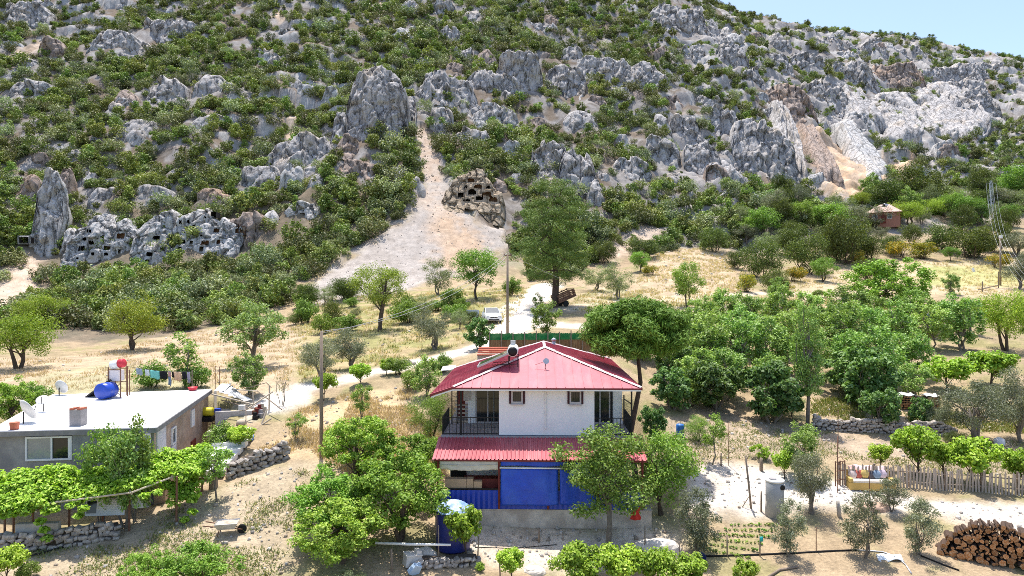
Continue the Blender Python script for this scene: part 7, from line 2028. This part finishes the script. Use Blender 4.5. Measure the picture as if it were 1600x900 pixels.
# bushes and trees of the far right hillside
G1 = 'trees on the green hillside at the right'
for (key, x, y, h, w, lab) in [
 ('fresh',1190,372,52,80,'bright green round tree at the foot of the right slope'),('fresh',1298,372,58,86,'fresh green dome shaped tree right of the bright round tree'),
 ('darkbush',1190,434,60,84,'dark evergreen clump on the left of the hillside grove'),('darkbush',1262,428,66,80,'dark evergreen clump in the middle of the hillside grove'),
 ('darkbush',1318,412,86,90,'tallest dark evergreen of the hillside grove'),('olive',1330,362,44,70,'grey olive tree left of the small red roofed house'),
 ('bare',1345,368,34,50,'grey bare bush before the small red roofed house'),('almond',1420,352,36,60,'yellow green tree right of the small red roofed house'),
 ('almond',1346,326,26,40,'yellow green tree behind the small red roofed house'),('darkbush',1430,318,64,90,'dark evergreen mass above the small red roofed house'),
 ('darkbush',1386,322,46,70,'dark evergreen above the roof of the small house'),('darkbush',1424,382,36,34,'mushroom shaped dark bush in the pale grass'),
 ('darkbush',1392,396,30,46,'dark bush over yellow broom'),('darkbush',1474,392,46,70,'wide dark bush in the right grove'),('darkbush',1522,404,56,86,'wide dark bush left of the power pole'),
 ('fresh',1512,350,46,80,'yellow green tree in the upper right grove'),('fruit',1466,384,26,24,'small bright shrub between dark bushes'),
 ('darkbush',1556,394,50,60,'dark bush right of the power pole'),('olive',1588,400,44,60,'grey olive at the right edge of the pale field'),('olive',1594,452,60,60,'grey olive cut by the right edge of the pale field'),
 ('fresh',1590,322,70,70,'tall green tree at the right edge of the far slope'),('darkbush',1540,330,40,60,'dark bush left of the tall green tree at the edge'),
 ('olive',1375,376,26,40,'small olive in pale grass before the small house'),('grey',1440,350,26,60,'grey bush right of the small house'),('grey',1476,340,30,60,'grey green bush in the upper right grove'),
 ('olive',1530,350,34,50,'grey olive tree under the power line'),('almond',1450,340,30,60,'pale vine coloured tree in the right grove'),('darkbush',1116,394,44,52,'dark bush on the brink of the golden terrace'),
 ('darkbush',1150,420,30,40,'dark bush left of the hillside grove'),('darkbush',1006,404,34,60,'dark bush over the pink clay patch'),('darkbush',945,412,40,50,'round dark bush left of the pink clay patch'),
 ('fresh',1000,425,34,36,'light green shrub below the pink clay patch'),('darkbush',1210,455,36,50,'dark shrub at the left end of the pale field'),
 ('fresh',1250,352,40,60,'green tree between the two bright round trees'),('darkbush',1240,400,50,70,'dark bush filling the hillside grove'),('fresh',1285,440,40,50,'lighter shrub at the lower edge of the grove'),
 ('darkbush',1355,440,40,50,'dark shrub behind the broad walnut tree'),('grey',1160,352,30,60,'grey scrub tree at the foot of the cliffs'),]:
    tree(key, x, y, h, lab, w, NM[key], CT.get(key, 'tree'))
for (x, y, h, w, lab) in [(1166,456,30,36,'yellow green broom at the left end of the grove'),(1242,440,24,40,'yellow broom under the dark grove, left'),(1228,455,18,30,'low yellow broom by the track'),
 (1405,402,26,44,'golden broom under the dark bush'),(1440,404,28,46,'golden broom left of the wide dark bush'),(1560,418,22,50,'yellowish broom beside the power pole'),(1340,412,20,30,'small golden broom behind the walnut'),(1016,430,16,40,'yellow broom on the edge of the golden terrace')]:
    tree('broom', x, y, h, lab, w, 'broom_bush', 'bush')

# shrubs filling the gaps: the rough ground by the road, and the green hillside at the right
_rng = np.random.RandomState(31)
for i in range(34):
    px, py = _rng.uniform(450, 780), _rng.uniform(462, 520)
    if any(abs(px - a) < 30 and py < b + 12 for a, b in ((768, 505), (590, 520))) or inpoly(np.array([G(px, py).x]), np.array([G(px, py).y]), REG['road'])[0]: continue
    k = ('bush', 'grey', 'darkbush', 'bush')[i % 4]
    tree(k, px, py, _rng.uniform(16, 32), 'low scrubby bush on the rough ground between the scree and the lane', _rng.uniform(28, 50), NM[k], 'bush', 'low bushes on the rough ground below the scree')
for i in range(60):
    px, py = _rng.uniform(1150, 1600), _rng.uniform(300, 412)
    if (1335 < px < 1470 and 355 < py < 400) or (1345 < px < 1412 and 312 < py < 356): continue
    k = ('darkbush', 'grey', 'fresh', 'darkbush', 'fruit', 'olive')[i % 6]
    tree(k, px, py, _rng.uniform(24, 46), 'bush or small tree lost in the green thicket of the right hillside', _rng.uniform(34, 64), NM[k], 'bush', 'thicket on the right hillside')
for i in range(16):
    px, py = _rng.uniform(1240, 1600), _rng.uniform(462, 505); k = ('bush', 'grey', 'plant')[i % 3]
    tree(k, px, py, _rng.uniform(10, 18), 'small tuft of green on the terrace bank above the orchard', _rng.uniform(16, 30), NM[k], 'bush', 'tufts on the upper terrace bank')
tree('olive', 1366, 360, 42, 'grey green bush hiding the front of the small distant house', 58, NM['olive'], 'tree')
tree('bush', 1356, 352, 22, 'low bush at the left front of the small distant house', 34, NM['bush'], 'bush')
# ------------------------------------------------------------------ maquis scrub: 300 nearest as things, the rest one mass
_rng = np.random.RandomState(77)
_st = 1.75
_yy = []; _xx = []
y = 84.0
while y < 480:
    half = .92 * y + 18
    sp = _st * (1 + .0018 * (y - 84))
    xs = np.arange(-half, half, sp)
    _xx.append(xs + _rng.uniform(-.5, .5, len(xs)) * sp); _yy.append(np.full(len(xs), y) + _rng.uniform(-.5, .5, len(xs)) * sp)
    y += sp
sx = np.concatenate(_xx); sy = np.concatenate(_yy)
sz = hz(sx, sy)
ppx, ppy = proj(sx, sy, sz)
clus = fbm(sx / 11, sy / 11, 0, 3, 91); big = fbm(sx / 45, sy / 45, 0, 2, 92)
rock = sstep(930, 1150, ppx) * sstep(330, 250, ppy)                     # barer rock towards the right
dens = 1.0 - .52 * rock + (clus - .5) * 3.0 + (big - .5) * .5
keep = _rng.rand(len(sx)) < dens
keep &= (ppy > -70) & (ppx > -260) & (ppx < 1860)
r_ = rough(sx, sy)
SCRUB_LOW = PP([(-150,540),(60,530),(130,545),(300,522),(330,512),(440,478),(480,442),(520,410),(640,320),(560,280),(-150,380)])
SCRUB_MID = PP([(830,440),(900,430),(950,385),(1040,400),(1120,398),(1180,350),(1300,380),(1400,330),(1660,330),(1660,200),(1380,240),(1100,290),(820,300)])
inlow = inpoly(sx, sy, SCRUB_LOW); inmid = inpoly(sx, sy, SCRUB_MID)
zone = (r_ > .75) | (inlow & (_rng.rand(len(sx)) < .97)) | (inmid & (_rng.rand(len(sx)) < .95))
keep = (keep | inlow & (clus > .22) | (inmid & (clus > .30))) & zone
jx = sx + _rng.normal(size=len(sx)) * .9; jy = sy + _rng.normal(size=len(sx)) * .9
for k in BARE + ('scree_orange', 'cfield', 'rfield', 'lfield', 'bank'):
    b = inpoly(jx, jy, REG[k])
    keep &= ~b
for (x0, x1, y0, y1, zt) in CRAGS:
    b = (sx > x0 + .5) & (sx < x1 - .5) & (sy > y0) & (sy < y1)
    b &= ~((sy > y1 - 1.2))
    keep &= ~(b & (_rng.rand(len(sx)) < .80))
    # nothing tall right in front of a face
    f = (sx > x0 + .3) & (sx < x1 - .3) & (sy > y0 - 3.0) & (sy <= y0)
    keep &= ~(f & (_rng.rand(len(sx)) < .55))
for (x0, x1, D_, fr_) in TOMBS:
    keep &= ~((sx > x0 - .5) & (sx < x1 + .5) & (sy > D_ - fr_) & (sy <= D_ + 2) & (_rng.rand(len(sx)) < .96))
for P_ in SLABS:
    keep &= ~(inpoly(sx, sy, P_) & (_rng.rand(len(sx)) < (.66 if P_[0][1] > 240 else .9)))
sx, sy, sz, ppx, ppy, clus, inlow = [a[keep] for a in (sx, sy, sz, ppx, ppy, clus, inlow)]
scl = 1.14 * _rng.uniform(.45, 1.3, len(sx)) * np.where(_rng.rand(len(sx)) < .10, 1.3, 1.0) * (1 + .25 * (clus - .5)) * np.where(rough(sx, sy) > .5, .92, .8)
scl = np.where(_rng.rand(len(sx)) < .12, scl * .55, scl)
rot = _rng.uniform(0, 6.28, len(sx)); var = _rng.randint(0, len(SHRUB), len(sx))
front = np.argsort(-(scl / sy) + 1e3 * ((ppx < 0) | (ppx > 1600) | (ppy < 10)))
sel = np.zeros(len(sx), bool); sel[front[:270]] = True
for i in np.where(sel)[0]:
    o = link(bpy.data.objects.new('maquis_shrub', SHRUB[var[i]]))
    o.location = (sx[i], sy[i], sz[i] - .15); o.rotation_euler = (0, 0, rot[i]); o.scale = (scl[i] * 1.0, scl[i] * 1.0, scl[i] * _rng.uniform(.95, 1.25))
    tag(o, 'dense evergreen maquis shrub on the lower mountain slope', 'shrub', 'maquis shrubs on the lower slope')
rest = np.where(~sel)[0]
me = bpy.data.meshes.new('mountain_scrub')
me.vertices.add(len(rest))
me.vertices.foreach_set('co', np.stack([sx[rest], sy[rest], sz[rest] - .15], -1).astype(np.float32).ravel())
for nm, arr, tp in (('rot', rot[rest], 'FLOAT'), ('scl', scl[rest], 'FLOAT'), ('var', var[rest], 'INT')):
    a = me.attributes.new(nm, tp, 'POINT'); a.data.foreach_set('value', arr.astype(np.int32 if tp == 'INT' else np.float32))
me.update()
for s in range(1): me.materials.append(LEAF)
scrub = link(bpy.data.objects.new('scrub', me)); scrub['kind'] = 'stuff'
firsts = []
for v in range(len(SHRUB)):
    firsts.append(next(o for o in COL.objects if o.type == 'MESH' and o.data == SHRUB[v]))
ng = bpy.data.node_groups.new('scrub_nodes', 'GeometryNodeTree')
ng.interface.new_socket('Geometry', in_out='INPUT', socket_type='NodeSocketGeometry')
ng.interface.new_socket('Geometry', in_out='OUTPUT', socket_type='NodeSocketGeometry')
n_in = ng.nodes.new('NodeGroupInput'); n_out = ng.nodes.new('NodeGroupOutput')
g2i = ng.nodes.new('GeometryNodeGeometryToInstance')
for o in firsts[::-1]:
    oi = ng.nodes.new('GeometryNodeObjectInfo'); oi.transform_space = 'ORIGINAL'; oi.inputs['Object'].default_value = o
    ng.links.new(oi.outputs['Geometry'], g2i.inputs[0])
iop = ng.nodes.new('GeometryNodeInstanceOnPoints')
iop.inputs['Pick Instance'].default_value = True
def attr(nm, tp):
    n = ng.nodes.new('GeometryNodeInputNamedAttribute'); n.data_type = tp; n.inputs['Name'].default_value = nm
    return [s for s in n.outputs if s.enabled][0]
cx = ng.nodes.new('ShaderNodeCombineXYZ'); ng.links.new(attr('rot', 'FLOAT'), cx.inputs[2])
e2r = ng.nodes.new('FunctionNodeEulerToRotation'); ng.links.new(cx.outputs[0], e2r.inputs[0])
cs = ng.nodes.new('ShaderNodeCombineXYZ'); sa = attr('scl', 'FLOAT')
for i in range(3): ng.links.new(sa, cs.inputs[i])
m2p = ng.nodes.new('GeometryNodeMeshToPoints')
ng.links.new(n_in.outputs[0], m2p.inputs['Mesh'])
ng.links.new(m2p.outputs[0], iop.inputs['Points']); ng.links.new(g2i.outputs[0], iop.inputs['Instance'])
ng.links.new(attr('var', 'INT'), iop.inputs['Instance Index']); ng.links.new(e2r.outputs[0], iop.inputs['Rotation']); ng.links.new(cs.outputs[0], iop.inputs['Scale'])
ng.links.new(iop.outputs[0], n_out.inputs[0])
md = scrub.modifiers.new('scatter', 'NODES'); md.node_group = ng
print('scrub', len(rest), 'crags', len(CRAGS))

# ------------------------------------------------------------------ dry grass, weeds and loose stones
def blades(rs, X, Y, hgt, wid, n, pal, spread=.12, lean=.5):
    Z = hz(X, Y)
    B = np.stack([X, Y, Z], -1).repeat(n, 0)
    k = len(B)
    B[:, :2] += rs.normal(size=(k, 2)) * spread
    d = rs.normal(size=(k, 3)) * lean; d[:, 2] = 1; d /= np.linalg.norm(d, axis=1, keepdims=True)
    h = hgt * rs.uniform(.5, 1.3, (k, 1)); s = rs.normal(size=(k, 3)); s[:, 2] = 0
    s /= np.maximum(np.linalg.norm(s, axis=1, keepdims=True), 1e-5); s *= wid
    V = np.stack([B - s, B + s, B + d * h], 1).reshape(-1, 3)
    pal = np.array(pal); c = pal[rs.randint(len(pal), size=k)] * rs.uniform(.75, 1.25, (k, 1))
    return V, np.arange(k * 3).reshape(-1, 3), np.repeat(c, 3, 0)
def scatter_in(rs, keys, n, box=None):
    pts = []
    for k in keys:
        P_ = np.array(REG[k]); lo = P_.min(0); hi = P_.max(0)
        x = rs.uniform(lo[0], hi[0], n * 4); y = rs.uniform(lo[1], hi[1], n * 4)
        m = inpoly(x, y, REG[k]) & (np.abs(x) < .8 * y + 2)
        pts.append(np.stack([x[m], y[m]], -1)[:n])
    return np.vstack(pts)
def off_house(p):
    return p[~((np.abs(p[:, 0] - 1.6) < 5.3) & (np.abs(p[:, 1] - 37) < 6.9)) & ~((np.abs(p[:, 0] + 21) < 5.8) & (np.abs(p[:, 1] - 35.5) < 7.5))]
rs = np.random.RandomState(5)
def grass(name, keys, n, hgt, wid, nb, pal, **kw):
    p = off_house(scatter_in(rs, keys, n))
    cl = fbm(p[:, 0] / 2.2, p[:, 1] / 2.2, 0, 3, 61)
    p = p[cl > kw.pop('thr', .45)]
    V, T, c = blades(rs, p[:, 0], p[:, 1], hgt, wid, nb, pal, **kw)
    o = link(bpy.data.objects.new(name, np_mesh(name, V, None, LEAF, c, T=T))); o['kind'] = 'stuff'
DRY = [(.60,.47,.29),(.53,.40,.24),(.64,.53,.35),(.46,.35,.21)]
grass('dry_grass', ('straw', 'lfield'), 5200, .26, .022, 5, DRY, thr=.44)
grass('pale_grass', ('bank', 'rfield', 'cfield', 'mid'), 3000, .38, .035, 6, DRY + [(.38,.36,.16)], thr=.46)
grass('weeds', ('garden', 'rsoil'), 2600, .16, .03, 6, [(.20,.24,.09),(.26,.28,.12),(.16,.20,.07),(.40,.34,.18)], thr=.5, spread=.2, lean=.9)
grass('bank_weeds', ('terr', 'mid', 'bank'), 1800, .30, .04, 7, [(.18,.24,.06),(.24,.28,.08),(.34,.32,.12)], thr=.52, spread=.22, lean=.8)
def stones(name, keys, n, smin, smax, cols, extra=None):
    p = off_house(scatter_in(rs, keys, n)) if keys else extra
    z = hz(p[:, 0], p[:, 1]); k = len(p)
    s = smin + (smax - smin) * rs.uniform(0, 1, k) ** 3
    s = s * np.clip(p[:, 1] / 60, .6, 2.2)
    base = np.array([(-1,-1,-.7),(1,-1,-.7),(1,1,-.7),(-1,1,-.7),(-.6,-.7,.8),(.7,-.6,.7),(.6,.7,.8),(-.7,.6,.7)]) * .5
    V = base[None] * s[:, None, None] * rs.uniform(.6, 1.4, (k, 8, 3)) + np.stack([p[:, 0], p[:, 1], z + s * .12], -1)[:, None, :]
    f = np.array([(0,3,2,1),(4,5,6,7),(0,1,5,4),(1,2,6,5),(2,3,7,6),(3,0,4,7)])
    Q = (np.arange(k) * 8)[:, None, None] + f[None]
    cols = np.array(cols); c = cols[rs.randint(len(cols), size=k)] * rs.uniform(.8, 1.15, (k, 1))
    o = link(bpy.data.objects.new(name, np_mesh(name, V.reshape(-1, 3), Q.reshape(-1, 4), M_EARTH, np.repeat(c, 8, 0)))); o['kind'] = 'stuff'
GREYS = [(.55,.51,.47),(.46,.42,.38),(.62,.57,.51),(.40,.33,.26)]
stones('gravel', ('garden', 'front', 'yard', 'straw', 'rsoil', 'terr'), 420, .05, .30, GREYS)
stones('field_stones_gravel', ('lfield', 'mid', 'bank', 'cfield'), 120, .05, .26, GREYS)
stones('scree_gravel', ('scree',), 500, .04, .11, [(.43,.39,.36),(.38,.345,.315)])
stones('clay_gravel', ('scree_orange', 'clay2', 'clay3', 'chute'), 40, .05, .2, [(.50,.38,.28),(.52,.44,.36)])
